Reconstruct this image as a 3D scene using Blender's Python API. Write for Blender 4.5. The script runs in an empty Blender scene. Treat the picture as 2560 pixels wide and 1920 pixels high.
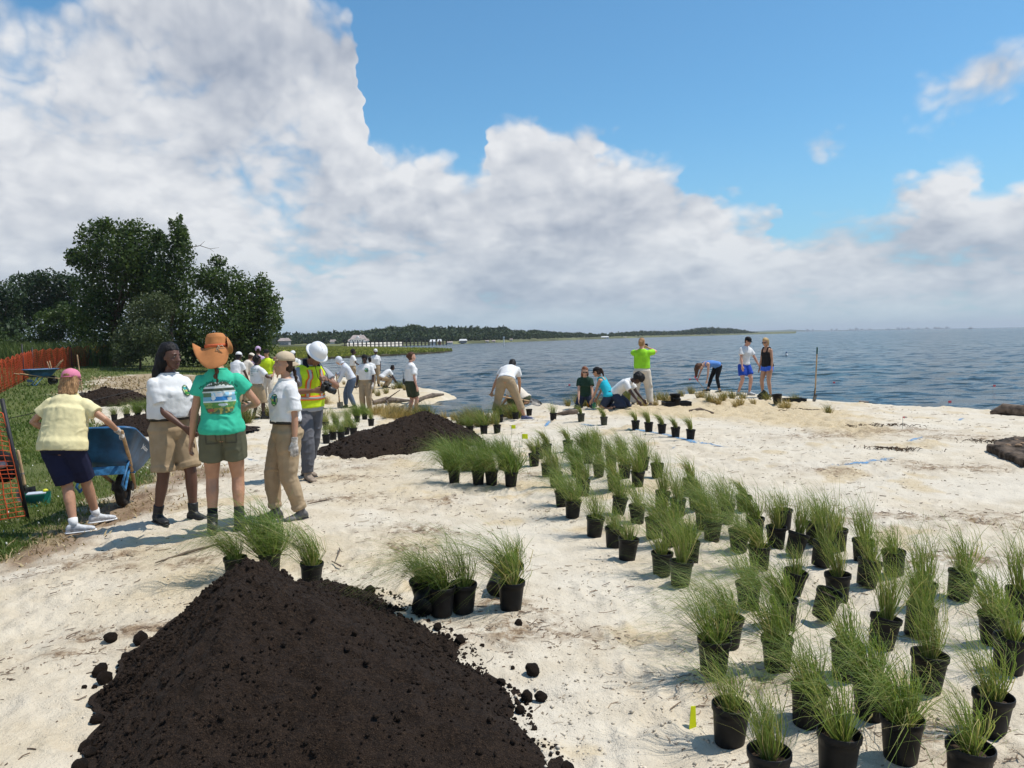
import bpy, bmesh, math, random
import numpy as np
from mathutils import Vector, Matrix, noise as mnoise
from mathutils.bvhtree import BVHTree

scene = bpy.context.scene
COL = scene.collection
rad = math.radians
PI = math.pi

# ------------------------------------------------------------------ camera
CAMZ, FPX, PITCH, ROLL = 1.65, 1950.0, 3.46, 1.13
CAMM = Matrix.Rotation(rad(90 - PITCH), 4, 'X') @ Matrix.Rotation(rad(-ROLL), 4, 'Z')
cam_data = bpy.data.cameras.new('camera')
cam_data.sensor_width = 36.0
cam_data.lens = 36.0 * FPX / 2560.0
cam_data.clip_start, cam_data.clip_end = 0.05, 40000.0
cam = bpy.data.objects.new('camera', cam_data)
cam.matrix_world = Matrix.Translation((0, 0, CAMZ)) @ CAMM
COL.objects.link(cam)
scene.camera = cam

# ------------------------------------------------------------------ view
vs = scene.view_settings
vs.view_transform = 'Standard'
vs.look = 'None'
vs.exposure = 0.0
vs.gamma = 1.0
vs.use_curve_mapping = False
scene.cycles.use_denoising = True
scene.cycles.max_bounces = 6
scene.cycles.transparent_max_bounces = 6
scene.cycles.volume_bounces = 0
scene.cycles.caustics_reflective = False
scene.cycles.caustics_refractive = False
scene.cycles.sample_clamp_indirect = 6.0

# ------------------------------------------------------------------ sun
SUN_EL, SUN_AZ = 63.0, 82.0          # azimuth measured from +Y towards +X
sd = bpy.data.lights.new('sun', 'SUN')
sd.energy = 4.7
sd.angle = rad(0.53)
sd.color = (1.0, 0.945, 0.86)
sun = bpy.data.objects.new('sun', sd)
SUNV = Vector((math.sin(rad(SUN_AZ)) * math.cos(rad(SUN_EL)), math.cos(rad(SUN_AZ)) * math.cos(rad(SUN_EL)), math.sin(rad(SUN_EL))))
sun.rotation_euler = SUNV.to_track_quat('Z', 'Y').to_euler()
sun.location = (20, 0, 40)
COL.objects.link(sun)

# ------------------------------------------------------------------ node helper
class NB:
    def __init__(self, tree):
        self.t = tree
        self.n = tree.nodes
        self.l = tree.links
    def add(self, typ, **kw):
        nd = self.n.new(typ)
        for k, v in kw.items():
            setattr(nd, k, v)
        return nd
    def set(self, sock, v):
        if hasattr(v, 'node'):
            self.l.new(v, sock)
        else:
            sock.default_value = v
    def m(self, op, a, b=None, c=None, clamp=False):
        nd = self.add('ShaderNodeMath', operation=op, use_clamp=clamp)
        for i, v in enumerate((a, b, c)):
            if v is not None:
                self.set(nd.inputs[i], v)
        return nd.outputs[0]
    def mix(self, f, a, b, blend='MIX'):
        nd = self.add('ShaderNodeMix', data_type='RGBA', blend_type=blend)
        self.set(nd.inputs[0], f)
        for i, v in ((6, a), (7, b)):
            if isinstance(v, tuple) and len(v) == 3:
                v = v + (1.0,)
            self.set(nd.inputs[i], v)
        return nd.outputs[2]
    def noise(self, vec, scale, detail=4, rough=0.55, dist=0.0, lac=2.0):
        nd = self.add('ShaderNodeTexNoise')
        if vec is not None:
            self.l.new(vec, nd.inputs['Vector'])
        nd.inputs['Scale'].default_value = scale
        nd.inputs['Detail'].default_value = detail
        nd.inputs['Roughness'].default_value = rough
        nd.inputs['Lacunarity'].default_value = lac
        nd.inputs['Distortion'].default_value = dist
        return nd.outputs[0]
    def ss(self, v, a, b, lo=0.0, hi=1.0):
        nd = self.add('ShaderNodeMapRange', interpolation_type='SMOOTHSTEP')
        self.set(nd.inputs[0], v)
        nd.inputs[1].default_value, nd.inputs[2].default_value = a, b
        nd.inputs[3].default_value, nd.inputs[4].default_value = lo, hi
        return nd.outputs[0]
    def comb(self, x, y, z=0.0):
        nd = self.add('ShaderNodeCombineXYZ')
        for i, v in enumerate((x, y, z)):
            self.set(nd.inputs[i], v)
        return nd.outputs[0]

# ------------------------------------------------------------------ world: daylight sky with broken cumulus
world = bpy.data.worlds.new('World')
scene.world = world
world.use_nodes = True
world.cycles.sampling_method = 'MANUAL'
world.cycles.sample_map_resolution = 256
wt = world.node_tree
wt.nodes.clear()
W = NB(wt)
sky = W.add('ShaderNodeTexSky', sky_type='NISHITA')
sky.sun_disc = False
sky.sun_elevation = rad(SUN_EL)
sky.sun_rotation = rad(SUN_AZ)
sky.altitude = 0.0
sky.air_density, sky.dust_density, sky.ozone_density = 1.0, 0.5, 1.5
tc = W.add('ShaderNodeTexCoord')
nrm = W.add('ShaderNodeVectorMath', operation='NORMALIZE')
W.l.new(tc.outputs['Generated'], nrm.inputs[0])
sep = W.add('ShaderNodeSeparateXYZ')
W.l.new(nrm.outputs[0], sep.inputs[0])
dx, dy, dz = sep.outputs
az = W.m('ARCTAN2', dx, dy)
elv = W.m('ARCSINE', dz)
elp = W.m('MAXIMUM', elv, 0.0)
SKY_STRENGTH = 0.13
HAZE = 0.00018

def cloud_coords(du=0.0, dv=0.0):
    v = W.m('ADD', elp, dv)
    u = W.m('MULTIPLY', W.m('ADD', az, du), 2.7)
    w = W.m('MULTIPLY', W.m('LOGARITHM', W.m('ADD', v, 0.15), math.e), 1.35)
    return W.comb(u, w, 0.37)

def fbm(vec, det=9):
    """billowing cumulus: soft noise plus rounded lumps"""
    a = W.noise(vec, 1.9, det, 0.53, 0.2)
    p1 = W.m('ABSOLUTE', W.m('SUBTRACT', W.noise(vec, 6.5, 2, 0.5, 0.3), 0.5))
    p2 = W.m('ABSOLUTE', W.m('SUBTRACT', W.noise(vec, 15.0, 1, 0.5), 0.5))
    return W.m('ADD', a, W.m('SUBTRACT', W.m('ADD', W.m('MULTIPLY', p1, 0.42), W.m('MULTIPLY', p2, 0.13)), 0.045))

def edge_curve():
    pts = [(0, .52), (620, .52), (700, .45), (800, .415), (880, .385), (915, .33), (925, .27), (1000, .262), (1100, .252), (1190, .238),
           (1235, .25), (1262, .30), (1370, .305), (1410, .278), (1520, .27), (1565, .235), (1700, .222), (1750, .212), (1790, .185), (1890, .19),
           (1930, .155), (2080, .165), (2230, .165), (2300, .19), (2380, .195), (2440, .165), (2560, .17)]
    nd = W.add('ShaderNodeFloatCurve')
    c = nd.mapping.curves[0]
    def cx(px):
        return (math.atan((px - 1280) / FPX) + 0.65) / 1.3
    c.points[0].location = (0.0, .52)
    c.points[1].location = (1.0, .20)
    for px, v in pts:
        c.points.new(cx(px), v)
    nd.mapping.update()
    wob = W.m('MULTIPLY', W.m('SUBTRACT', W.noise(cloud_coords(), 2.6, 4, 0.6), 0.5), 0.22)
    W.l.new(W.m('DIVIDE', W.m('ADD', W.m('ADD', az, wob), 0.65), 1.3, clamp=True), nd.inputs['Value'])
    return nd.outputs[0]

edge = edge_curve()
def blob(px, py, sx, sy, amp):
    hor = 817 + (2560 - px) * 0.0197
    u0, v0 = math.atan((px - 1280) / FPX), (hor - py) / FPX
    a = W.m('DIVIDE', W.m('SUBTRACT', az, u0), sx / FPX)
    b = W.m('DIVIDE', W.m('SUBTRACT', elv, v0), sy / FPX)
    r2 = W.m('ADD', W.m('MULTIPLY', a, a), W.m('MULTIPLY', b, b))
    return W.m('MULTIPLY', W.m('EXPONENT', W.m('MULTIPLY', r2, -1.0)), amp)

def density(du=0.0, dv=0.0):
    f = fbm(cloud_coords(du, dv))
    e = W.m('SUBTRACT', W.m('SUBTRACT', edge, elv), dv)
    top = W.ss(e, -0.055, 0.085, -0.85, 0.60)
    d = W.m('ADD', W.m('MULTIPLY', W.m('SUBTRACT', f, 0.5), 2.4), top)
    return d, f
d0, f0 = density()
for b in (blob(2480, 310, 240, 100, 1.15), blob(990, 190, 110, 110, .95), blob(2050, 410, 90, 70, .95), blob(115, 120, 90, 50, -1.0), blob(1840, 480, 130, 60, .35)):
    d0 = W.m('ADD', d0, b)
alpha = W.ss(d0, -0.06, 0.46)
# lit side: less cloud towards the sun (up and to the right)
f1 = fbm(cloud_coords(0.010, 0.018), 5)
f2 = fbm(cloud_coords(0.03, 0.06), 3)
lit = W.m('ADD', W.m('MULTIPLY', W.m('SUBTRACT', f0, f1), 1.5), W.m('MULTIPLY', W.m('SUBTRACT', f0, f2), 1.6))
thick = W.ss(d0, 0.3, 1.3)
shade = W.m('SUBTRACT', W.m('ADD', 0.72, lit), W.m('MULTIPLY', thick, 0.30), clamp=True)
ccol = W.mix(shade, (0.31, 0.36, 0.46), (0.84, 0.85, 0.87))
low = W.ss(elv, 0.0, 0.16, 1.0, 0.0)
ccol = W.mix(W.m('MULTIPLY', low, 0.45), ccol, (0.50, 0.60, 0.70))
skyc = W.add('ShaderNodeVectorMath', operation='MULTIPLY')
W.l.new(sky.outputs[0], skyc.inputs[0])
skyc.inputs[1].default_value = (SKY_STRENGTH * 0.60, SKY_STRENGTH * 1.0, SKY_STRENGTH * 1.13)
hz = W.ss(elv, -0.02, 0.28, 1.0, 0.0)
skymix = W.mix(W.m('MULTIPLY', hz, 0.55), skyc.outputs[0], (0.33, 0.54, 0.72))
alpha_h = W.m('MULTIPLY', alpha, W.ss(elv, -0.01, 0.05, 0.45, 0.97))
final = W.mix(alpha_h, skymix, ccol)
bg = W.add('ShaderNodeBackground')
W.l.new(final, bg.inputs[0])
bg.inputs[1].default_value = 1.0
wo = W.add('ShaderNodeOutputWorld')
W.l.new(bg.outputs[0], wo.inputs[0])
# ================================================================== helpers
rng = np.random.default_rng(7)
random.seed(7)

def tag(o, label=None, cat=None, group=None, kind=None):
    if label: o['label'] = label
    if cat: o['category'] = cat
    if group: o['group'] = group
    if kind: o['kind'] = kind
    elif cat and o.parent is None: o['kind'] = 'thing'
    return o

def empty(name, loc=(0, 0, 0), rz=0.0):
    o = bpy.data.objects.new(name, None)
    o.empty_display_size = 0.1
    o.location = loc
    o.rotation_euler = (0, 0, rz)
    COL.objects.link(o)
    return o

def link_mesh(name, me, mat=None, parent=None, smooth=None, loc=None):
    o = bpy.data.objects.new(name, me)
    COL.objects.link(o)
    if mat is not None and not me.materials:
        me.materials.append(mat)
    if parent is not None:
        o.parent = parent
    if loc is not None:
        o.location = loc
    if smooth is not None and len(me.polygons):
        me.polygons.foreach_set('use_smooth', np.full(len(me.polygons), smooth, dtype=bool))
    return o

def np_mesh(name, verts, faces):
    """verts (n,3) array, faces (m,k) array with constant k"""
    me = bpy.data.meshes.new(name)
    verts = np.ascontiguousarray(verts, dtype=np.float32)
    faces = np.ascontiguousarray(faces, dtype=np.int32)
    m, k = faces.shape
    me.vertices.add(len(verts))
    me.vertices.foreach_set('co', verts.ravel())
    me.loops.add(m * k)
    me.loops.foreach_set('vertex_index', faces.ravel())
    me.polygons.add(m)
    me.polygons.foreach_set('loop_start', np.arange(0, m * k, k, dtype=np.int32))
    me.polygons.foreach_set('loop_total', np.full(m, k, dtype=np.int32))
    me.update(calc_edges=True)
    me.validate()
    return me

def set_attr(me, name, arr):
    a = me.attributes.new(name, 'FLOAT', 'POINT')
    a.data.foreach_set('value', np.ascontiguousarray(arr, dtype=np.float32))

def copy_tree(o, parent=None):
    c = o.copy()
    COL.objects.link(c)
    c.parent = parent
    for ch in o.children:
        copy_tree(ch, c)
    return c

# ---- vectorised gradient noise
def _h(ix, iy, iz, seed):
    n = (ix * 374761393 + iy * 668265263 + iz * 2147483647 + seed * 1274126177) & 0xffffffff
    n = ((n ^ (n >> 13)) * 1274126177) & 0xffffffff
    n = n ^ (n >> 16)
    return (n & 0xffff).astype(np.float64) / 32767.5 - 1.0

def vn3(x, y, z, seed=0):
    x = np.asarray(x, float); y = np.asarray(y, float); z = np.asarray(z, float)
    x, y, z = np.broadcast_arrays(x, y, z)
    xi, yi, zi = np.floor(x).astype(np.int64), np.floor(y).astype(np.int64), np.floor(z).astype(np.int64)
    fx, fy, fz = x - xi, y - yi, z - zi
    u, v, w = (t * t * t * (t * (t * 6 - 15) + 10) for t in (fx, fy, fz))
    def c(a, b, d): return _h(xi + a, yi + b, zi + d, seed)
    x00 = c(0, 0, 0) * (1 - u) + c(1, 0, 0) * u
    x10 = c(0, 1, 0) * (1 - u) + c(1, 1, 0) * u
    x01 = c(0, 0, 1) * (1 - u) + c(1, 0, 1) * u
    x11 = c(0, 1, 1) * (1 - u) + c(1, 1, 1) * u
    return (x00 * (1 - v) + x10 * v) * (1 - w) + (x01 * (1 - v) + x11 * v) * w

def pn3(x, y, z, seed=0):
    """gradient noise"""
    x, y, z = np.broadcast_arrays(np.asarray(x, float), np.asarray(y, float), np.asarray(z, float))
    xi, yi, zi = np.floor(x).astype(np.int64), np.floor(y).astype(np.int64), np.floor(z).astype(np.int64)
    fx, fy, fz = x - xi, y - yi, z - zi
    u, v, w = (t * t * t * (t * (t * 6 - 15) + 10) for t in (fx, fy, fz))
    s = 0.0
    for a in (0, 1):
        for b in (0, 1):
            for c in (0, 1):
                i, j, k = xi + a, yi + b, zi + c
                d = _h(i, j, k, seed) * (fx - a) + _h(i, j, k, seed + 101) * (fy - b) + _h(i, j, k, seed + 202) * (fz - c)
                s = s + d * (u if a else 1 - u) * (v if b else 1 - v) * (w if c else 1 - w)
    return s * 1.6

def vn2(x, y, seed=0):
    x = np.asarray(x, float); y = np.asarray(y, float)
    x, y = np.broadcast_arrays(x, y)
    xi, yi = np.floor(x).astype(np.int64), np.floor(y).astype(np.int64)
    fx, fy = x - xi, y - yi
    u, v = (t * t * t * (t * (t * 6 - 15) + 10) for t in (fx, fy))
    z = np.zeros_like(xi)
    def c(a, b): return _h(xi + a, yi + b, z, seed)
    return (c(0, 0) * (1 - u) + c(1, 0) * u) * (1 - v) + (c(0, 1) * (1 - u) + c(1, 1) * u) * v

def fb2(x, y, oct=4, seed=0, gain=0.5):
    s, a, f = 0.0, 1.0, 1.0
    for i in range(oct):
        s = s + a * vn2(x * f + i * 17.3, y * f - i * 9.1, seed + i)
        a *= gain; f *= 2.03
    return s

def sstep(a, b, x):
    t = np.clip((x - a) / (b - a), 0, 1)
    return t * t * (3 - 2 * t)

# ---- pixel -> world
CAMO = Vector((0, 0, CAMZ))
def ray(px, py):
    d = CAMM.to_3x3() @ Vector(((px - 1280) / FPX, -(py - 960) / FPX, -1.0))
    return d
def on_plane(px, py, z):
    d = ray(px, py)
    t = (z - CAMZ) / d.z
    return CAMO + d * t
def at(px, py, Y):
    d = ray(px, py)
    return CAMO + d * (Y / d.y)
def hor(px):
    return 817 + (2560 - px) * 0.0197
WATER = -0.75
def ordinal(n):
    a = ['', 'first', 'second', 'third', 'fourth', 'fifth', 'sixth', 'seventh', 'eighth', 'ninth', 'tenth', 'eleventh', 'twelfth', 'thirteenth', 'fourteenth', 'fifteenth', 'sixteenth', 'seventeenth', 'eighteenth', 'nineteenth']
    if n < 20: return a[n]
    t = {2: 'twent', 3: 'thirt', 4: 'fort'}[n // 10]
    return t + 'ieth' if n % 10 == 0 else t + 'y-' + a[n % 10]

# ---- materials
MATS = {}
def principled(name, base, rough=0.7, spec=0.35, metallic=0.0, vary=0.12, vscale=6.0, bump=0.0, bscale=60.0, coords='Object', sheen=0.0, trans=0.0, coat=0.0):
    if name in MATS:
        return MATS[name]
    m = bpy.data.materials.new(name)
    m.use_nodes = True
    t = m.node_tree
    B = NB(t)
    p = t.nodes['Principled BSDF']
    p.inputs['Roughness'].default_value = rough
    p.inputs['Specular IOR Level'].default_value = spec
    p.inputs['Metallic'].default_value = metallic
    if sheen: p.inputs['Sheen Weight'].default_value = sheen
    if coat: p.inputs['Coat Weight'].default_value = coat
    tc = B.add('ShaderNodeTexCoord')
    vec = tc.outputs[coords]
    if vary > 0:
        n = B.noise(vec, vscale, 5, 0.6)
        dark = tuple(c * (1 - vary * 1.6) for c in base)
        lite = tuple(min(1, c * (1 + vary)) for c in base)
        col = B.mix(B.ss(n, 0.3, 0.7), dark, lite)
        B.l.new(col, p.inputs['Base Color'])
    else:
        p.inputs['Base Color'].default_value = base + (1,)
    if bump > 0:
        nb = B.noise(vec, bscale, 4, 0.6)
        bp = B.add('ShaderNodeBump')
        bp.inputs['Strength'].default_value = bump
        bp.inputs['Distance'].default_value = 0.01
        B.l.new(nb, bp.inputs['Height'])
        B.l.new(bp.outputs[0], p.inputs['Normal'])
    if trans > 0:
        tr = B.add('ShaderNodeBsdfTranslucent')
        tr.inputs[0].default_value = tuple(min(1, c * 1.3) for c in base) + (1,)
        mx = B.add('ShaderNodeMixShader')
        mx.inputs[0].default_value = trans
        B.l.new(p.outputs[0], mx.inputs[1])
        B.l.new(tr.outputs[0], mx.inputs[2])
        B.l.new(mx.outputs[0], t.nodes['Material Output'].inputs[0])
    MATS[name] = m
    return m

def blade_mat(name, ramp, rough=0.55, trans=0.3):
    """foliage whose colour is picked along ramp by the point attribute 'tint'"""
    m = bpy.data.materials.new(name)
    m.use_nodes = True
    B = NB(m.node_tree)
    p = m.node_tree.nodes['Principled BSDF']
    a = B.add('ShaderNodeAttribute', attribute_name='tint')
    cr = B.add('ShaderNodeValToRGB')
    els = cr.color_ramp.elements
    for i, (pos, c) in enumerate(ramp):
        e = els[i] if i < 2 else els.new(pos)
        e.position = pos
        e.color = c + (1,)
    B.l.new(a.outputs['Fac'], cr.inputs[0])
    B.l.new(cr.outputs[0], p.inputs['Base Color'])
    p.inputs['Roughness'].default_value = rough
    p.inputs['Specular IOR Level'].default_value = 0.3
    tr = B.add('ShaderNodeBsdfTranslucent')
    B.l.new(B.mix(1.0, cr.outputs[0], (1.25, 1.3, 0.8), 'MULTIPLY'), tr.inputs[0])
    mx = B.add('ShaderNodeMixShader')
    mx.inputs[0].default_value = trans
    B.l.new(p.outputs[0], mx.inputs[1])
    B.l.new(tr.outputs[0], mx.inputs[2])
    B.l.new(mx.outputs[0], m.node_tree.nodes['Material Output'].inputs[0])
    return m

# ---- small mesh builder
class MB:
    def __init__(self):
        self.v, self.f = [], []
    def add(self, vs, fs):
        o = len(self.v)
        self.v += [tuple(v) for v in vs]
        self.f += [tuple(i + o for i in f) for f in fs]
        return self
    def box(self, c, s, rot=None):
        c = Vector(c); hx, hy, hz = s[0] / 2, s[1] / 2, s[2] / 2
        vs = [Vector((x, y, z)) for z in (-hz, hz) for y in (-hy, hy) for x in (-hx, hx)]
        if rot is not None: vs = [rot @ v for v in vs]
        return self.add([c + v for v in vs], [(0, 2, 3, 1), (4, 5, 7, 6), (0, 1, 5, 4), (2, 6, 7, 3), (0, 4, 6, 2), (1, 3, 7, 5)])
    def loft(self, rings, n=14, cap=True, power=2.0):
        """rings: (centre, half-axis a, half-axis b)"""
        vs, fs = [], []
        for c, a, b in rings:
            for i in range(n):
                t = 2 * PI * i / n
                ct, st = math.cos(t), math.sin(t)
                if power != 2.0:
                    ct = math.copysign(abs(ct) ** (2 / power), ct); st = math.copysign(abs(st) ** (2 / power), st)
                vs.append(Vector(c) + Vector(a) * ct + Vector(b) * st)
        R = len(rings)
        for r in range(R - 1):
            for i in range(n):
                j = (i + 1) % n
                fs.append((r * n + i, r * n + j, (r + 1) * n + j, (r + 1) * n + i))
        if cap:
            fs.append(tuple(reversed(range(n))))
            fs.append(tuple(range((R - 1) * n, R * n)))
        return self.add(vs, fs)
    def tube(self, pts, radii, n=8, cap=True, round_ends=False):
        pts = [Vector(p) for p in pts]
        if not hasattr(radii, '__len__'): radii = [radii] * len(pts)
        rings = []
        prev = None
        for i, p in enumerate(pts):
            if i == 0: d = pts[1] - pts[0]
            elif i == len(pts) - 1: d = pts[-1] - pts[-2]
            else: d = (pts[i + 1] - pts[i]).normalized() + (pts[i] - pts[i - 1]).normalized()
            if d.length < 1e-7: d = prev[2] if prev else Vector((0, 0, 1))
            d = d.normalized()
            if prev is None:
                a = d.orthogonal().normalized()
            else:
                a = prev[0] - d * prev[0].dot(d)
                a = a.normalized() if a.length > 1e-6 else d.orthogonal().normalized()
            b = d.cross(a)
            prev = (a, b, d)
            rings.append((p, a * radii[i], b * radii[i], d))
        if round_ends:
            c, a, b, d = rings[0]; r = radii[0]
            st = [(c - d * r * math.sin(t), a * math.cos(t), b * math.cos(t), d) for t in (1.35, 0.9, 0.45)]
            c, a, b, d = rings[-1]; r = radii[-1]
            en = [(c + d * r * math.sin(t), a * math.cos(t), b * math.cos(t), d) for t in (0.45, 0.9, 1.35)]
            rings = st + rings + en
        return self.loft([(c, a, b) for c, a, b, d in rings], n, cap)
    def ellipsoid(self, c, r, rot=None, n=14, m=9):
        c = Vector(c)
        rings = []
        for j in range(m):
            ph = -PI / 2 + PI * (j + 0.5) / m
            z, q = math.sin(ph), math.cos(ph)
            cc = Vector((0, 0, z * r[2])); a = Vector((q * r[0], 0, 0)); b = Vector((0, q * r[1], 0))
            if rot is not None: cc, a, b = rot @ cc, rot @ a, rot @ b
            rings.append((c + cc, a, b))
        return self.loft(rings, n)
    def lathe(self, prof, n=20, cap_first=True, cap_last=True, base=(0, 0, 0)):
        vs, fs = [], []
        bx, by, bz = base
        for r, z in prof:
            for i in range(n):
                t = 2 * PI * i / n
                vs.append((bx + r * math.cos(t), by + r * math.sin(t), bz + z))
        R = len(prof)
        for k in range(R - 1):
            for i in range(n):
                j = (i + 1) % n
                fs.append((k * n + i, k * n + j, (k + 1) * n + j, (k + 1) * n + i))
        if cap_first: fs.append(tuple(reversed(range(n))))
        if cap_last: fs.append(tuple(range((R - 1) * n, R * n)))
        return self.add(vs, fs)
    def mesh(self, name):
        me = bpy.data.meshes.new(name)
        me.from_pydata([tuple(v) for v in self.v], [], self.f)
        me.update()
        return me
    def build(self, name, mat, parent=None, smooth=False, loc=None, bevel=0.0):
        o = link_mesh(name, self.mesh(name), mat, parent, smooth, loc)
        if bevel > 0:
            b = o.modifiers.new('bevel', 'BEVEL')
            b.width = bevel; b.segments = 2; b.limit_method = 'ANGLE'
        return o

# ---- voxel union in a side scene
TMP = bpy.data.scenes.new('tmp_build')
def tmp_dg():
    with bpy.context.temp_override(scene=TMP, view_layer=TMP.view_layers[0]):
        dg = bpy.context.evaluated_depsgraph_get()
        dg.update()
    return dg
def union_mesh(name, mb, voxel, smooth=4, factor=0.5):
    me = mb.mesh('tmp')
    o = bpy.data.objects.new('tmp', me)
    TMP.collection.objects.link(o)
    r = o.modifiers.new('r', 'REMESH')
    r.mode = 'VOXEL'; r.voxel_size = voxel; r.use_smooth_shade = True
    if smooth:
        s = o.modifiers.new('s', 'SMOOTH')
        s.iterations = smooth; s.factor = factor
    dg = tmp_dg()
    out = bpy.data.meshes.new_from_object(o.evaluated_get(dg))
    out.name = name
    bpy.data.objects.remove(o)
    bpy.data.meshes.remove(me)
    return out

def vcos(me):
    a = np.empty(len(me.vertices) * 3, dtype=np.float32)
    me.vertices.foreach_get('co', a)
    return a.reshape(-1, 3).astype(np.float64)
def vnormals(me):
    a = np.empty(len(me.vertices) * 3, dtype=np.float32)
    me.vertex_normals.foreach_get('vector', a)
    return a.reshape(-1, 3).astype(np.float64)
def set_cos(me, co):
    me.vertices.foreach_set('co', np.ascontiguousarray(co, dtype=np.float32).ravel())
    me.update()
# ================================================================== terrain
CTRL_PX = [(2091, 1942, 0), (1823, 1848, 0), (600, 1900, 0), (40, 1900, 0), (1280, 1900, 0), (2472, 1829, 0), (2560, 1500, -.02), (2200, 1440, -.05),
    (1900, 1430, -.06), (1700, 1465, -.06), (1431, 1295, -.1), (1105, 1550, 0), (776, 1462, 0), (530, 1330, 0), (430, 1310, .02), (700, 1300, -.02),
    (195, 1335, -.2), (30, 1305, -.42), (30, 1420, -.25), (150, 1450, -.1), (305, 1262, -.22), (785, 1200, -.17), (1000, 1200, -.1), (1277, 1215, -.1),
    (850, 1104, -.28), (1030, 1045, -.56), (1300, 1050, -.25), (1452, 1056, -.12), (1700, 1090, -.05), (1860, 988, -.36), (1760, 982, -.36), (1605, 1012, -.25),
    (2043, 1003, -.28), (2560, 1030, -.3), (2560, 1160, -.12), (2200, 1100, -.05), (2000, 1200, -.05), (1900, 1060, -.05), (645, 1048, -.4),
    (880, 1022, -.5), (885, 971, -.5), (940, 968, -.7), (800, 960, -.62), (130, 963, .1), (275, 910, .5), (0, 955, .2), (400, 922, .3), (600, 940, 0.0),
    (290, 1017, -.15), (350, 1090, -.2), (100, 1100, -.3)]
_c = np.array([tuple(on_plane(*p)) for p in CTRL_PX])
CU, CV, CZ = np.arctan2(_c[:, 0], _c[:, 1]), np.log(np.hypot(_c[:, 0], _c[:, 1])), _c[:, 2]

def h_base(X, Y):
    X = np.asarray(X, float); Y = np.asarray(Y, float)
    shp = np.broadcast(X, Y).shape
    X = np.broadcast_to(X, shp).ravel(); Y = np.broadcast_to(Y, shp).ravel()
    out = np.empty(X.size)
    for s in range(0, X.size, 40000):
        x, y = X[s:s + 40000], Y[s:s + 40000]
        d = np.maximum(np.hypot(x, y), 0.3)
        u, v = np.arctan2(x, y), np.log(d)
        q = ((u[:, None] - CU) / 0.11) ** 2 + ((v[:, None] - CV) / 0.20) ** 2
        w = np.exp(-0.5 * np.minimum(q, 80)) + 1e-4 / (1 + q) ** 2
        out[s:s + 40000] = (w * CZ).sum(1) / w.sum(1)
    return out.reshape(shp)

def px_poly(pts, z):
    return np.array([tuple(on_plane(x, y, z))[:2] for x, y in pts])

def sdpoly(X, Y, P):
    """signed distance, positive inside"""
    X = np.asarray(X, float); Y = np.asarray(Y, float)
    d2 = np.full(X.shape, 1e18)
    ins = np.zeros(X.shape, bool)
    n = len(P)
    for i in range(n):
        ax, ay = P[i]; bx, by = P[(i + 1) % n]
        ex, ey = bx - ax, by - ay
        L = ex * ex + ey * ey + 1e-12
        t = np.clip(((X - ax) * ex + (Y - ay) * ey) / L, 0, 1)
        d2 = np.minimum(d2, (X - ax - t * ex) ** 2 + (Y - ay - t * ey) ** 2)
        c = ((ay > Y) != (by > Y)) & (X < (bx - ax) * (Y - ay) / ((by - ay) if abs(by - ay) > 1e-12 else 1e-12) + ax)
        ins ^= c
    return np.where(ins, 1, -1) * np.sqrt(d2)

shore_right = px_poly([(2560, 1033), (2400, 1026), (2200, 1014), (2050, 1002), (1960, 992), (1880, 984), (1780, 976), (1690, 988), (1560, 1008)], -.34)
shore_mid = px_poly([(1450, 1024), (1330, 1034), (1200, 1038), (1120, 1043), (1045, 1044)], -.42)
shore_cove = px_poly([(1000, 1040), (972, 1030), (955, 1014), (990, 1004), (1060, 999), (1112, 986), (1085, 977), (1010, 969), (950, 957), (840, 949), (785, 945)], -.62)
shore_left = px_poly([(740, 925), (705, 908)], -.6)
LAND = np.vstack([[(70, -20), (45, 4), (24, 12.5)], shore_right, shore_mid, shore_cove, shore_left, [(-40, 120), (-90, 200), (-300, 300), (-300, -60), (70, -60)]])

# heaps of tan sand along the planted crest and behind the sitting planters
HEAPS = []
for (px, py, r, hgt) in [(1500, 1022, .9, .10), (1560, 1020, .8, .14), (1640, 1008, .9, .16), (1715, 1002, .9, .22), (1765, 1004, .8, .16), (1830, 1002, .8, .20), (1905, 1004, .8, .10),
                         (2065, 1005, .7, .18), (2000, 1030, .8, .14), (2080, 1048, .9, .12), (2150, 1068, .9, .12), (2215, 1078, .8, .10), (1350, 1040, .5, .16), (800, 1000, 1.2, .10), (860, 990, 1.0, .06)]:
    p = on_plane(px, py, -.2 if px > 1400 else -.45)
    HEAPS.append((p.x, p.y, r, hgt * (.35 if px > 1400 else 1)))

def h_soft(X, Y):
    X = np.asarray(X, float); Y = np.asarray(Y, float)
    z = h_base(X, Y)
    for hx, hy, r, a in HEAPS:
        z = z + a * np.exp(-((X - hx) ** 2 + (Y - hy) ** 2) / (r * r))
    s = sdpoly(X, Y, LAND)
    k = sstep(0.10, -1.9, s)
    z = z * (1 - k) + (-1.75) * k
    return z

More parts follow.
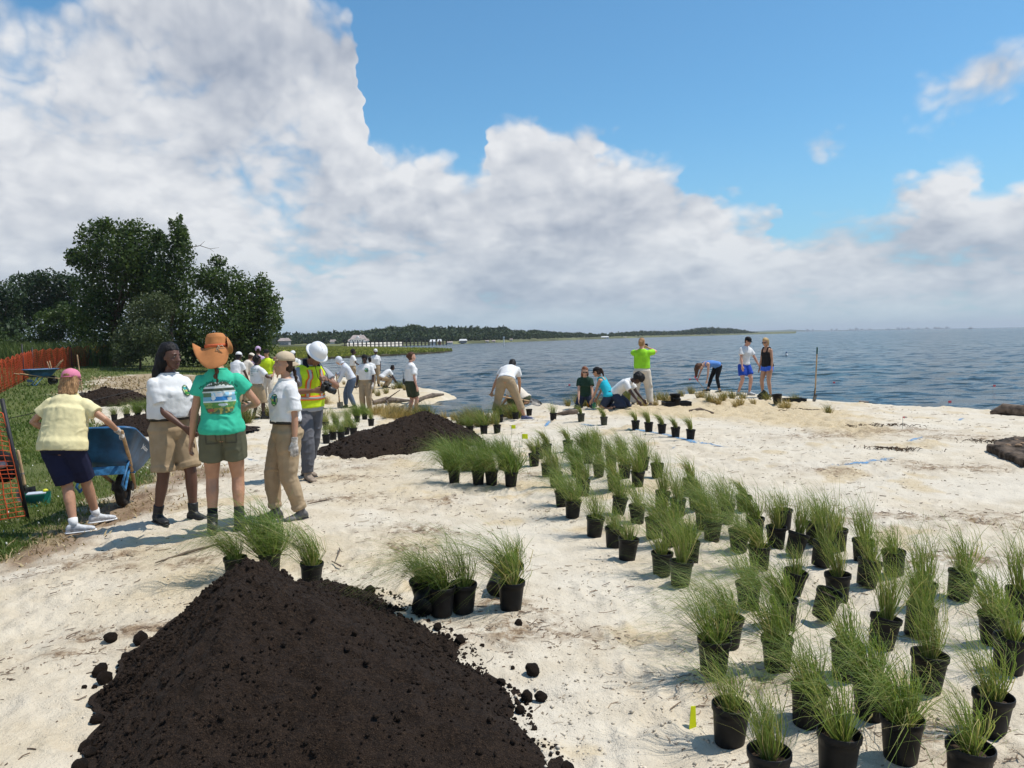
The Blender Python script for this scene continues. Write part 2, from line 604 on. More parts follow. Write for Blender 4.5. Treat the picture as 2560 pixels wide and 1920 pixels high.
def relief(X, Y):
    """sand lumps, tracks and footprints"""
    d = np.hypot(X, Y)
    z = 0.020 * fb2(X * 0.9, Y * 0.9, 3, 11)
    z = z + 0.011 * fb2(X * 3.1, Y * 3.1, 3, 21)
    lum = vn2(X * 1.1 + 4, Y * 1.1, 5) * 0.5 + 0.5
    rough = 0.35 + 1.1 * sstep(.45, .75, lum)
    z = z + rough * 0.012 * (1 - np.abs(vn2(X * 8.5, Y * 8.5, 31)) * 2)
    z = z + rough * 0.007 * vn2(X * 21, Y * 21, 33) * (d < 14)
    # foot-sized hollows
    cx, cy = X / 0.42, Y / 0.42
    ix, iy = np.floor(cx).astype(np.int64), np.floor(cy).astype(np.int64)
    zz = np.zeros_like(ix)
    for a in (-1, 0, 1):
        for b in (-1, 0, 1):
            jx, jy = ix + a, iy + b
            ox, oy = _h(jx, jy, zz, 3) * .5 + .5, _h(jx, jy, zz, 4) * .5 + .5
            th = _h(jx, jy, zz, 5) * PI
            on = (_h(jx, jy, zz, 6) > 0.1)
            ddx, ddy = (cx - jx - ox) * .42, (cy - jy - oy) * .42
            p_, q_ = ddx * np.cos(th) + ddy * np.sin(th), -ddx * np.sin(th) + ddy * np.cos(th)
            r2 = (p_ / 0.13) ** 2 + (q_ / 0.055) ** 2
            z = z + on * (-0.020 * np.exp(-r2 * 1.6) + 0.010 * np.exp(-(np.sqrt(r2) - 1.35) ** 2 * 6))
    return z

def h_full(X, Y):
    X = np.asarray(X, float); Y = np.asarray(Y, float)
    return h_soft(X, Y) + relief(X, Y)

_TS = np.concatenate([np.linspace(1.2, 12, 260), np.linspace(12.05, 40, 330), np.linspace(40.2, 140, 260)])
def ground_px(px, py, full=True):
    """where the ray through a pixel first meets the ground"""
    d = ray(px, py)
    t = _TS / d.y
    X, Y, Z = d.x * t, d.y * t, CAMZ + d.z * t
    H = h_soft(X, Y)
    k = np.nonzero(Z <= H)[0]
    i = int(k[0]) if len(k) else len(t) - 1
    if i > 0:
        a, b = Z[i - 1] - H[i - 1], Z[i] - H[i]
        f = a / (a - b) if a != b else 0
        tt = t[i - 1] + (t[i] - t[i - 1]) * f
    else:
        tt = t[0]
    p = CAMO + d * tt
    if full:
        p.z = float(h_full(np.array([p.x]), np.array([p.y]))[0])
    return p
def gz(x, y):
    return float(h_full(np.array([x]), np.array([y]))[0])

# ---- surface masks
def gpoly(pts):
    return np.array([tuple(ground_px(x, y, False))[:2] for x, y in pts])
LAWN = np.vstack([[(-9, 2.0)], gpoly([(-150, 1455), (0, 1398), (72, 1350), (163, 1300), (253, 1254), (330, 1230), (392, 1195), (398, 1130), (310, 1122), (258, 1092), (245, 1050), (215, 1008), (140, 1002), (150, 987), (215, 974), (235, 947), (350, 935), (460, 937), (560, 944), (640, 930)]), [(-14, 60), (-30, 150), (-250, 250), (-250, 0)]])
DIRT = gpoly([(0, 1400), (72, 1350), (163, 1300), (253, 1254), (330, 1232), (400, 1180), (560, 1165), (560, 1195), (440, 1225), (340, 1292), (230, 1335), (150, 1385), (60, 1425), (0, 1452)])
PAD = gpoly([(222, 988), (235, 947), (350, 935), (460, 937), (560, 944), (640, 960), (560, 1010), (380, 1005)])
TAN = gpoly([(1480, 1022), (1560, 1012), (1700, 1003), (1900, 1001), (2060, 1006), (2130, 1030), (2215, 1058), (2270, 1088), (2150, 1102), (2020, 1075), (1900, 1062), (1780, 1052), (1600, 1042), (1500, 1035)])
TANS = gpoly([(700, 960), (790, 948), (900, 955), (1010, 970), (1110, 985), (960, 1012), (985, 1036), (880, 1045), (760, 1040)])
TANL = gpoly([(0, 1500), (250, 1400), (500, 1340), (700, 1310), (900, 1150), (1000, 1180), (960, 1330), (850, 1400), (700, 1600), (200, 1900), (0, 1900)])
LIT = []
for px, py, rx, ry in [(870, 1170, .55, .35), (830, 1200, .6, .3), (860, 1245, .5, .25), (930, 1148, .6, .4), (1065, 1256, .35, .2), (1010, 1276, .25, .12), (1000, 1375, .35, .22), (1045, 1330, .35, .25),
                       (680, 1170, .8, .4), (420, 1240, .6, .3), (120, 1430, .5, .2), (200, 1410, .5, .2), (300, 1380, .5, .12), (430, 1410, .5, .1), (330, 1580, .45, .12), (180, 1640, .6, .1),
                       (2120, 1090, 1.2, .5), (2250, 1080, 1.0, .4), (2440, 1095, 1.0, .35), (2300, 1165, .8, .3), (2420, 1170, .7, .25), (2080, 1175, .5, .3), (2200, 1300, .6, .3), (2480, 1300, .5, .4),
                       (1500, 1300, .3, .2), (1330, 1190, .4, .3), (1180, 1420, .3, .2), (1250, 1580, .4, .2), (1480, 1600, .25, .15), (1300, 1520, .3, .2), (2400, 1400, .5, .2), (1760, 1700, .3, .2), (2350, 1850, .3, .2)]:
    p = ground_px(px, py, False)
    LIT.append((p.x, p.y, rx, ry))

def masks(X, Y):
    nz = fb2(X * 1.3, Y * 1.3, 4, 40)
    nz2 = fb2(X * 4.2, Y * 4.2, 3, 50)
    lawn = sstep(-0.28, 0.30, sdpoly(X, Y, LAWN) + 0.22 * nz + 0.16 * nz2)
    dirt = sstep(-0.35, 0.25, sdpoly(X, Y, DIRT) + 0.25 * nz + 0.12 * nz2)
    pad = sstep(-0.8, 0.8, sdpoly(X, Y, PAD) + 0.8 * nz)
    tan = sstep(-0.6, 0.8, sdpoly(X, Y, TAN) + 0.5 * nz + 0.2 * nz2)
    tan = np.maximum(tan, 0.8 * sstep(-1.5, 1.5, sdpoly(X, Y, TANS) + 1.5 * nz))
    tan = np.maximum(tan, 0.62 * sstep(-1.2, 1.2, sdpoly(X, Y, TANL) + 0.9 * nz))
    tan = np.maximum(tan, 0.8 * sstep(.55, .95, nz + 0.2 * nz2))
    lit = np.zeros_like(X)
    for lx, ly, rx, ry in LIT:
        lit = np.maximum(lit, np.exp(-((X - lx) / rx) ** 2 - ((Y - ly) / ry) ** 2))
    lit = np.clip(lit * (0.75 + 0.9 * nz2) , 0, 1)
    return lawn, dirt, pad, tan, lit

# polar sheet: dense where the beach lies, coarse behind and far inland
ang = np.concatenate([np.linspace(-PI, -0.82, 30, endpoint=False), np.linspace(-0.82, 0.82, 560), np.linspace(0.82, PI, 30, endpoint=False)[1:]])
rr = np.concatenate([np.geomspace(0.1, 1.7, 9, endpoint=False), np.geomspace(1.7, 62, 420), np.geomspace(66, 420, 18)])
A, Rr = np.meshgrid(ang, rr)
GX, GY = np.sin(A) * Rr, np.cos(A) * Rr
lawn, dirt, pad, tan, lit = masks(GX, GY)
GZ = h_soft(GX, GY)
rel = relief(GX, GY)
fade = sstep(60, 25, Rr)
GZ = GZ + rel * (1 - 0.6 * lawn) * fade + 0.05 * tan * (1 - np.abs(vn2(GX * 5, GY * 5, 64)) * 2) * sstep(9, 13, Rr) * fade + 0.015 * lit * (0.4 + vn2(GX * 14, GY * 14, 61)) * fade
na, nr = len(ang), len(rr)
idx = np.arange(nr * na).reshape(nr, na)
q = np.stack([idx[:-1, :], np.roll(idx, -1, 1)[:-1, :], np.roll(idx, -1, 1)[1:, :], idx[1:, :]], -1).reshape(-1, 4)
q = q[:, ::-1]
gme = np_mesh('beach', np.stack([GX.ravel(), GY.ravel(), GZ.ravel()], 1), q)
for nm, arr in (('lawn', lawn), ('dirt', dirt), ('pad', pad), ('tan', tan), ('lit', lit)):
    set_attr(gme, nm, arr.ravel())

gm = bpy.data.materials.new('beach_ground')
gm.use_nodes = True
B = NB(gm.node_tree)
gp = gm.node_tree.nodes['Principled BSDF']
tcg = B.add('ShaderNodeTexCoord').outputs['Object']
at_ = {k: B.add('ShaderNodeAttribute', attribute_name=k).outputs['Fac'] for k in ('lawn', 'dirt', 'pad', 'tan', 'lit')}
n_big = B.noise(tcg, 0.55, 4, .6)
n_mid = B.noise(tcg, 3.2, 5, .65)
n_fin = B.noise(tcg, 26, 4, .7)
n_grain = B.noise(tcg, 240, 2, .6)
n_blot = B.noise(tcg, 9.0, 5, .75)
sand = B.mix(B.ss(n_mid, .35, .68), (.54, .465, .355), (.645, .57, .455))
sand = B.mix(B.ss(n_big, .42, .62, 0, .55), sand, (.63, .575, .485))
sand = B.mix(B.m('MULTIPLY', at_['tan'], .95), sand, B.mix(B.ss(n_fin, .3, .7), (.46, .35, .205), (.60, .495, .33)))
sand = B.mix(B.ss(n_blot, .60, .74, 0, .45), sand, (.30, .225, .15))
sand = B.mix(B.ss(n_grain, .60, .78, 0, .25), sand, (.30, .24, .18))
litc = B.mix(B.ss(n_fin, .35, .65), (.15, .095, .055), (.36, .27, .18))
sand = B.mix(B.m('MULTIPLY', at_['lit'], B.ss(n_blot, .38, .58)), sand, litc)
dirtc = B.mix(B.ss(n_mid, .3, .7), (.20, .13, .08), (.34, .25, .165))
dirtc = B.mix(B.ss(n_fin, .5, .75, 0, .6), dirtc, (.11, .07, .045))
col = B.mix(at_['dirt'], sand, dirtc)
padc = B.mix(B.ss(n_fin, .3, .7), (.22, .155, .09), (.40, .32, .215))
col = B.mix(at_['pad'], col, padc)
soilc = B.mix(B.ss(n_fin, .3, .7), (.07, .09, .026), (.14, .15, .05))
soilc = B.mix(B.ss(n_mid, .55, .75, 0, .6), soilc, (.17, .15, .07))
col = B.mix(at_['lawn'], col, soilc)
B.l.new(col, gp.inputs['Base Color'])
gp.inputs['Roughness'].default_value = .92
gp.inputs['Specular IOR Level'].default_value = .18
hgt = B.m('ADD', B.m('MULTIPLY', n_fin, .5), B.m('ADD', B.m('MULTIPLY', n_blot, .9), B.m('MULTIPLY', n_grain, .12)))
bp = B.add('ShaderNodeBump')
bp.inputs['Strength'].default_value = .95
bp.inputs['Distance'].default_value = .028
B.l.new(hgt, bp.inputs['Height'])
B.l.new(bp.outputs[0], gp.inputs['Normal'])
beach = link_mesh('beach_ground', gme, gm, None, True)
tag(beach, 'pale trampled sand beach running into lawn at the side', None, None, 'structure')

# ---- water
wa = np.concatenate([np.linspace(-1.3, -.80, 14, endpoint=False), np.linspace(-.80, .80, 460), np.linspace(.80, 1.7, 22)[1:]])
wr = np.geomspace(8.0, 15000, 430)
A, Rr = np.meshgrid(wa, wr)
WX, WY = np.sin(A) * Rr, np.cos(A) * Rr
sp = np.maximum(Rr * 0.0136, Rr * 0.0026)
WZ = np.full_like(WX, WATER)
r2 = np.random.default_rng(3)
groups = 0.8 + 0.45 * fb2(WX * .09, WY * .04, 3, 71)
for i in range(34):
    lam = 0.6 * (6.0 / 0.6) ** (i / 33)
    th = r2.normal(-2.0, 0.55)
    kx, ky = math.cos(th) * 2 * PI / lam, math.sin(th) * 2 * PI / lam
    amp = 0.0095 * lam ** 0.45
    wgt = np.clip(lam / (2.2 * sp) - 0.9, 0, 1)
    ph = kx * WX + ky * WY + r2.uniform(0, 6.28) + 1.2 * vn2(WX / lam * .23, WY / lam * .23, 80 + i)
    WZ += amp * wgt * groups * (np.sin(ph) + 0.25 * np.sin(2 * ph + .6))
na, nr = len(wa), len(wr)
idx = np.arange(nr * na).reshape(nr, na)
q = np.stack([idx[:-1, :-1], idx[1:, :-1], idx[1:, 1:], idx[:-1, 1:]], -1).reshape(-1, 4)
wme = np_mesh('bay_water', np.stack([WX.ravel(), WY.ravel(), WZ.ravel()], 1), q)
wm = bpy.data.materials.new('bay_water')
wm.use_nodes = True
B = NB(wm.node_tree)
p = wm.node_tree.nodes['Principled BSDF']
tcw = B.add('ShaderNodeTexCoord').outputs['Object']
mp = B.add('ShaderNodeMapping')
mp.inputs['Rotation'].default_value = (0, 0, rad(-20))
mp.inputs['Scale'].default_value = (.55, 1.15, 1)
B.l.new(tcw, mp.inputs[0])
wv = mp.outputs[0]
n1 = B.noise(wv, .9, 5, .62, .6)
n2 = B.noise(wv, 4.5, 4, .6, .4)
n3 = B.noise(wv, .05, 4, .6)
n4 = B.noise(wv, .012, 4, .6)
c = B.mix(B.ss(n3, .35, .65), (.024, .040, .043), (.036, .058, .058))
c = B.mix(B.ss(n4, .4, .65, 0, .6), c, (.026, .040, .048))
B.l.new(c, p.inputs['Base Color'])
p.inputs['Roughness'].default_value = .16
p.inputs['IOR'].default_value = 1.33
p.inputs['Specular IOR Level'].default_value = .30
def vnoise(vec, sc, det):
    nd = B.add('ShaderNodeTexNoise'); B.l.new(vec, nd.inputs['Vector'])
    nd.inputs['Scale'].default_value = sc; nd.inputs['Detail'].default_value = det; nd.inputs['Roughness'].default_value = .62; nd.inputs['Distortion'].default_value = .5
    v = B.add('ShaderNodeVectorMath', operation='SUBTRACT'); B.l.new(nd.outputs['Color'], v.inputs[0]); v.inputs[1].default_value = (.5, .5, .5)
    return v.outputs[0]
def vmul(v, k):
    nd = B.add('ShaderNodeVectorMath', operation='MULTIPLY'); B.l.new(v, nd.inputs[0]); nd.inputs[1].default_value = k
    return nd.outputs[0]
def vadd(a_, b_):
    nd = B.add('ShaderNodeVectorMath', operation='ADD'); B.l.new(a_, nd.inputs[0]); B.l.new(b_, nd.inputs[1])
    return nd.outputs[0]
gn = B.add('ShaderNodeNewGeometry').outputs['Normal']
pert = vadd(vmul(vnoise(wv, 1.5, 4), (.85, 1.9, 0)), vmul(vnoise(wv, .45, 3), (.25, .55, 0)))
nz_ = B.add('ShaderNodeVectorMath', operation='NORMALIZE')
B.l.new(vadd(gn, pert), nz_.inputs[0])
B.l.new(nz_.outputs[0], p.inputs['Normal'])
tag(link_mesh('bay_water', wme, wm, None, True), 'choppy blue grey bay water reaching the horizon', None, None, 'structure')

# ================================================================== far side of the bay
def shore_y(px):
    xs = [640, 690, 880, 1000, 1130, 1300, 1500, 1640, 1900, 1990]
    ys = [873, 871, 866.5, 864.5, 860.5, 854.5, 847.5, 843, 835.5, 833.5]
    return np.interp(px, xs, ys)
def sky_y(px):
    xs = [560, 640, 709, 780, 850, 932, 998, 1085, 1110, 1137, 1258, 1296, 1330, 1420, 1500, 1550, 1600, 1700, 1760, 1830, 1890, 1915, 1950]
    ys = [846, 842, 838, 836, 833, 829, 820, 824, 822, 820, 822, 829, 827, 833, 834, 832, 829, 828, 820, 822, 830, 832.5, 834]
    return np.interp(px, xs, ys)

# marsh grass point
marsh_edge = [(560, 915), (640, 907), (700, 903), (800, 898), (900, 893), (1000, 888.5), (1100, 882.5), (1130, 879), (1127, 876), (1050, 874), (900, 870), (800, 868), (690, 866), (560, 868)]
MARSH = px_poly(marsh_edge, WATER)
mb = MB()
nM = len(MARSH)
mb.add([(x, y, WATER - .4) for x, y in MARSH] + [(x, y, WATER + .22) for x, y in MARSH], [tuple(range(nM, 2 * nM))] + [(i, (i + 1) % nM, (i + 1) % nM + nM, i + nM) for i in range(nM)])
peat = principled('peat', (.09, .075, .045), .9, .2, vary=.3, vscale=.5)
tag(mb.build('marsh_bank', peat), 'low muddy bank under the marsh grass point', None, None, 'structure')

def scatter_blades(n, X, Y, Z, h, w, lean, seed, tint, segs=2, bend=.35):
    """upright tapering blades; arrays of positions -> one mesh"""
    g = np.random.default_rng(seed)
    th = g.uniform(0, 2 * PI, n)
    ld = g.uniform(0, 2 * PI, n)
    lx, ly = np.cos(ld) * bend * h * g.random(n) + lean[0] * h, np.sin(ld) * bend * h * g.random(n) + lean[1] * h
    vs = []
    for k in range(segs + 1):
        t = k / segs
        cx, cy, cz = X + lx * t * t, Y + ly * t * t, Z + h * t * (1 - .12 * t)
        ww = w * (1 - t) ** .7 * .5 + (w * .04)
        vs.append(np.stack([cx - np.cos(th) * ww, cy - np.sin(th) * ww, cz], 1))
        vs.append(np.stack([cx + np.cos(th) * ww, cy + np.sin(th) * ww, cz], 1))
    V = np.stack(vs, 1)
    m = 2 * (segs + 1)
    base = (np.arange(n) * m)[:, None]
    F = []
    for k in range(segs):
        F.append(np.stack([base[:, 0] + 2 * k, base[:, 0] + 2 * k + 1, base[:, 0] + 2 * k + 3, base[:, 0] + 2 * k + 2], 1))
    me = np_mesh('blades', V.reshape(-1, 3), np.concatenate(F, 0))
    set_attr(me, 'tint', np.repeat(tint, m))
    return me

g = np.random.default_rng(21)
def rand_in_poly(P, n, seed):
    g = np.random.default_rng(seed)
    lo, hi = P.min(0), P.max(0)
    out = np.zeros((0, 2))
    while len(out) < n:
        c = g.uniform(lo, hi, (n * 3, 2))
        c = c[sdpoly(c[:, 0], c[:, 1], P) > 0]
        out = np.vstack([out, c])
    return out[:n]
marsh_m = blade_mat('marsh_grass', [(0, (.17, .19, .032)), (.6, (.32, .32, .045)), (1, (.16, .16, .05))], .7, .25)
mp_ = rand_in_poly(MARSH, 26000, 5)
edge_w = sdpoly(mp_[:, 0], mp_[:, 1], MARSH)
far_t = np.clip((np.hypot(mp_[:, 0], mp_[:, 1]) - 190) / 90, 0, 1)
tint = np.clip(.45 + .35 * fb2(mp_[:, 0] * .05, mp_[:, 1] * .05, 3, 90) + .12 * g.standard_normal(len(mp_)) - .25 * (edge_w < 3), 0, .8)
me = scatter_blades(len(mp_), mp_[:, 0], mp_[:, 1], np.full(len(mp_), WATER + .15), g.uniform(.28, .55, len(mp_)), np.full(len(mp_), .55), (0, 0), 6, tint)
o = link_mesh('marsh_grass', me, marsh_m)
tag(o, 'yellow green marsh grass on the low point in the bay', 'marsh grass', None, 'stuff')

# far land strip
fx = np.linspace(500, 1990, 120)
near = np.array([tuple(on_plane(x, shore_y(x), WATER)) for x in fx])
mb = MB()
rows = []
for k, (sc_, z) in enumerate([(1.0, WATER - .3), (1.003, WATER + .25), (1.02, WATER + .9), (1.35, WATER + 2.2)]):
    rows.append([(p[0] * sc_, p[1] * sc_, z) for p in near])
vs = [v for r in rows for v in r]
nf = len(fx)
mb.add(vs, [(k * nf + i, k * nf + i + 1, (k + 1) * nf + i + 1, (k + 1) * nf + i) for k in range(3) for i in range(nf - 1)])
tag(mb.build('far_shore', principled('far_shore_ground', (.13, .135, .06), .9, .2, vary=.35, vscale=.03), None, True), 'grassy far shore across the bay', None, None, 'structure')
# strip of pale beach by the white house
bx = np.linspace(868, 1005, 30)
mb = MB()
nb = np.array([tuple(on_plane(x, shore_y(x) + .2, WATER)) for x in bx])
vs = [(p[0] * .999, p[1] * .999, WATER - .1) for p in nb] + [(p[0] * 1.012, p[1] * 1.012, WATER + .75) for p in nb] + [(p[0] * 1.05, p[1] * 1.05, WATER + 1.35) for p in nb]
mb.add(vs, [(k * 30 + i, k * 30 + i + 1, (k + 1) * 30 + i + 1, (k + 1) * 30 + i) for k in range(2) for i in range(29)])
tag(mb.build('far_beach', principled('far_beach_sand', (.56, .51, .43), .9, .2, vary=.1, vscale=.2)), 'pale strip of sand below the white house', None, None, 'structure')

# far woods: crowns of leaf clumps
def leaf_cards(P, size, seed, up=.4, n2=None):
    """P (n,3) centres, size (n,) -> verts, faces (folded diamond leaves sprays)"""
    g = np.random.default_rng(seed)
    n = len(P)
    d = g.standard_normal((n, 3)); d /= np.linalg.norm(d, axis=1)[:, None]
    nn = g.standard_normal((n, 3)); nn[:, 2] += up; 
    if n2 is not None: nn = nn * .6 + n2
    nn -= d * (nn * d).sum(1)[:, None]; nn /= np.linalg.norm(nn, axis=1)[:, None] + 1e-9
    s = np.cross(nn, d)
    L, Wd = size[:, None], size[:, None] * g.uniform(.38, .62, (n, 1))
    v0 = P - d * L * .5
    v1 = P + s * Wd * .5 + nn * L * .10
    v2 = P + d * L * .5 - nn * L * .08
    v3 = P - s * Wd * .5 + nn * L * .10
    V = np.stack([v0, v1, v2, v3], 1).reshape(-1, 3)
    b = np.arange(n) * 4
    F = np.stack([b, b + 1, b + 2, b + 3], 1)
    return V, F

g = np.random.default_rng(33)
pts, sizes, tints = [], [], []
NT = 1500
txs = g.uniform(600, 1945, NT)
for x in txs:
    sy, ky = shore_y(x), sky_y(x)
    dist0 = (CAMZ - WATER) * FPX / max(3.0, sy - hor(x))
    dep = g.random() ** .55
    D = dist0 * (1.02 + .22 * dep)
    top_px = sy - (sy - ky) * 1.14 * (0.42 + .58 * dep) * g.uniform(.90, 1.05)
    ptop = at(x, top_px, D)
    if x < 870 and dep < .5: ptop.z *= .9
    hz_ = ptop.z - (WATER + .9)
    if hz_ < .8: continue
    cr = min(hz_ * .55, (6.5 if x < 1320 else 8.0) * D / 420 * g.uniform(.6, 1.15))
    n = int(34 + 26 * g.random())
    dirs = g.standard_normal((n, 3)); dirs /= np.linalg.norm(dirs, axis=1)[:, None]
    rad_ = g.uniform(.55, 1.05, (n, 1))
    ch = hz_ * .5
    c = np.array([ptop.x, ptop.y, ptop.z - ch])
    pts.append(c + dirs * rad_ * np.array([cr, cr, ch]))
    sizes.append(np.full(n, cr * .75) * g.uniform(.6, 1.2, n))
    tints.append(np.clip(g.uniform(.1, .8) + .15 * g.standard_normal(n), 0, 1))
P = np.concatenate(pts); S = np.concatenate(sizes); T = np.concatenate(tints)
V, F = leaf_cards(P, S * 1.25, 34, .8)
me = np_mesh('far_woods', V, F)
set_attr(me, 'tint', np.repeat(T, 4))
wood_m = blade_mat('far_wood_leaf', [(0, (.018, .034, .012)), (.55, (.034, .058, .018)), (1, (.062, .085, .026))], .7, .2)
tag(link_mesh('far_woods', me, wood_m), 'dark green wooded far shore behind the water', 'woods', None, 'stuff')

# distant headland and town skyline
mb = MB()
D = 4200.0
xs = np.linspace(1860, 2330, 70)
top = np.interp(xs, [1860, 1900, 1940, 1965, 1980, 2000, 2030, 2080, 2130, 2330], [831, 827.5, 825.8, 825.5, 823.5, 824.5, 825.8, 826, 824.6, 821]) + g.uniform(-.5, .4, 70)
vs = []
for x, y in zip(xs, top):
    p = at(x, y, D); q_ = at(x, hor(x), D)
    vs += [(p.x, p.y + 150, WATER - 1), (p.x, p.y, WATER - 1), (p.x, p.y + 40, max(p.z, WATER + 1)), (p.x, p.y + 150, max(p.z - 2, WATER))]
fs = []
for i in range(69):
    for k in range(3):
        a = i * 4 + k; fs.append((a, a + 1, a + 5, a + 4))
mb.add(vs, fs)
tag(mb.build('distant_headland', principled('headland', (.04, .06, .03), .9, .2, vary=.3, vscale=.01)), 'hazy wooded headland on the horizon', None, None, 'structure')
for k, x in enumerate(np.sort(g.uniform(2010, 2370, 30)).tolist()):
    w_, h_ = g.uniform(6, 18), g.uniform(3, 11)
    p = at(x, hor(x), 4000.0)
    mb = MB().box((0, 0, h_ / 2), (w_, 12, h_))
    if k % 2: mb.box((g.uniform(-3, 3), 0, h_ + 2), (w_ * .4, 8, 4))
    o = mb.build('tower_block', principled('pale_tower', (.55, .54, .52), .8, .3, vary=.1, vscale=.05), None)
    o.location = (p.x, p.y, WATER)
    tag(o, 'tiny pale tower block, %s from left along the hazy horizon' % ordinal(k + 1), 'building', 'buildings of the distant town skyline')
# ================================================================== thicket and pines
leaf_m = blade_mat('thicket_leaf', [(0, (.022, .042, .010)), (.5, (.048, .082, .016)), (1, (.100, .140, .032))], .5, .28)
leafg_m = blade_mat('willow_leaf', [(0, (.040, .060, .020)), (.5, (.075, .100, .040)), (1, (.13, .155, .075))], .5, .25)
pine_m = blade_mat('pine_needle', [(0, (.016, .032, .012)), (.5, (.032, .058, .020)), (1, (.055, .085, .028))], .6, .15)
bark = principled('bark', (.10, .075, .055), .9, .2, vary=.35, vscale=14, bump=.5, bscale=40)

def tree(name, label, cat, blobs, Y, base_px, mat, leaf, dens, seed, group=None, spiky=.35, trunk_r=.14):
    g = np.random.default_rng(seed)
    b0 = at(base_px[0], base_px[1], Y)
    root = empty(name, (b0.x, b0.y, gz(b0.x, b0.y) - .05))
    base = np.array(root.location)
    P, S, T = [], [], []
    limbs = MB()
    centres = []
    for (px, py, rx, ry, *o) in blobs:
        dY = o[0] if o else g.uniform(-1.0, 1.0)
        c = at(px, py, Y + dY)
        k = (Y + dY) / FPX
        R = np.array([rx * k, (rx * .5 + ry * .5) * k, ry * k])
        centres.append((np.array(c), R))
        area = 4 * PI * (R[0] * R[1] * R[2]) ** (2 / 3)
        n = int(area / (leaf * leaf) * dens * 1.45)
        d = g.standard_normal((n, 3)); d /= np.linalg.norm(d, axis=1)[:, None]
        q = d * 2.3 + np.array(c) * .7
        lump = vn3(q[:, 0], q[:, 1], q[:, 2], seed) * .55 + vn3(q[:, 0] * 2.6, q[:, 1] * 2.6, q[:, 2] * 2.6, seed + 3) * .35
        rr_ = (g.random(n) ** .45) * (1 + spiky * lump) + g.exponential(.05, n)
        keep = lump + g.random(n) * .6 > -.42
        p = np.array(c) + d * rr_[:, None] * R
        p = p[keep]
        P.append(p); S.append(leaf * g.uniform(.6, 1.35, len(p)))
        T.append(np.clip(.45 + .45 * lump[keep] + .15 * g.standard_normal(len(p)) + g.uniform(-.12, .12), 0, 1))
    P = np.concatenate(P); S = np.concatenate(S); T = np.concatenate(T)
    V, F = leaf_cards(P - base, S, seed + 1, .7)
    me = np_mesh('crown', V, F)
    set_attr(me, 'tint', np.repeat(T, 4))
    crown = link_mesh('crown', me, mat, root)
    # trunk and limbs reach into every blob
    top = max(c[2] for c, R in centres) - base[2]
    tm = MB()
    fork = Vector((0, 0, top * .28))
    tm.tube([Vector((0, 0, -.2)), Vector((.04, .0, top * .12)), fork], [trunk_r * 1.25, trunk_r, trunk_r * .85], 8)
    for c, R in centres:
        if R[0] < .55: continue
        e = Vector(c - base)
        mid = fork.lerp(e, .5) + Vector((g.uniform(-.3, .3), g.uniform(-.3, .3), .25))
        tm.tube([fork, mid, e], [trunk_r * .5, trunk_r * .3, trunk_r * .1], 6)
        for _ in range(3):
            dd = g.standard_normal(3); dd /= np.linalg.norm(dd)
            e2 = e + Vector(dd * R * .85)
            tm.tube([mid.lerp(e, .6), e2], [trunk_r * .16, trunk_r * .05], 5)
    tm.build('trunk', bark, root, True)
    tag(root, label, cat, group)
    return root

TG = 'trees and shrubs of the thicket'
tree('broadleaf_tree', 'tall spreading broadleaf tree with ragged drooping crown above the thicket', 'tree',
     [(245, 590, 50, 38), (330, 578, 48, 30), (262, 562, 22, 20), (215, 645, 40, 38), (290, 650, 80, 58), (182, 640, 20, 18), (176, 655, 12, 14), (385, 600, 26, 26), (300, 725, 85, 60), (330, 640, 55, 55), (365, 680, 60, 60)], 47, (290, 922), leaf_m, .23, 2.6, 101, TG)
tree('vine_covered_tree', 'narrow column of vines standing highest in the thicket', 'tree',
     [(446, 580, 20, 28), (440, 640, 42, 58), (430, 715, 58, 60), (427, 556, 7, 9), (448, 549, 8, 15), (402, 605, 18, 22), (456, 600, 16, 40), (395, 585, 14, 12)], 45.5, (432, 925), leaf_m, .19, 3.0, 102, TG, .3, .12)
tree('rounded_tree', 'broad rounded bushy tree at the waterside end of the thicket', 'tree',
     [(560, 715, 58, 50), (620, 762, 58, 62), (515, 700, 38, 38), (650, 805, 42, 65), (688, 800, 20, 36), (600, 850, 78, 58), (543, 655, 22, 17), (655, 715, 26, 30), (670, 760, 32, 40), (560, 800, 70, 60), (640, 880, 50, 40)], 43.5, (590, 930), leaf_m, .19, 2.7, 103, TG)
tree('grey_green_shrub', 'pale grey green willow like shrub at the foot of the thicket', 'shrub',
     [(362, 792, 46, 52), (340, 850, 55, 48), (398, 765, 34, 34), (318, 885, 38, 35), (380, 850, 48, 50)], 43, (350, 925), leafg_m, .13, 3.2, 104, TG, .45, .06)
tree('dark_understorey_tree', 'dark shaded tree filling the middle of the thicket', 'tree',
     [(455, 800, 68, 78), (385, 730, 55, 58), (250, 790, 62, 66), (300, 860, 60, 52), (470, 865, 72, 50), (225, 730, 40, 50), (530, 880, 60, 40)], 48, (400, 922), leaf_m, .25, 2.6, 105, TG)
PG = 'pines and shrubs beyond the orange fence'
tree('pine_tree', 'round topped dark pine beside the thicket with paler sky gaps', 'pine',
     [(70, 715, 48, 34), (110, 700, 42, 26), (100, 760, 80, 46), (165, 712, 36, 30), (185, 705, 22, 18), (150, 760, 50, 45), (60, 790, 55, 40)], 62, (110, 905), pine_m, .30, 2.7, 106, PG)
tree('low_pine_tree', 'lower dark pine cut by the edge of the photograph', 'pine',
     [(20, 745, 42, 35), (5, 800, 45, 45), (-60, 740, 60, 60), (30, 835, 45, 40), (-40, 820, 60, 60)], 58, (10, 905), pine_m, .30, 2.6, 107, PG)
tree('light_green_shrub', 'light green shrub in front of the round pine', 'shrub',
     [(135, 815, 50, 40), (170, 790, 36, 34), (120, 850, 50, 30)], 54, (140, 892), leaf_m, .18, 2.8, 108, PG, .35, .06)
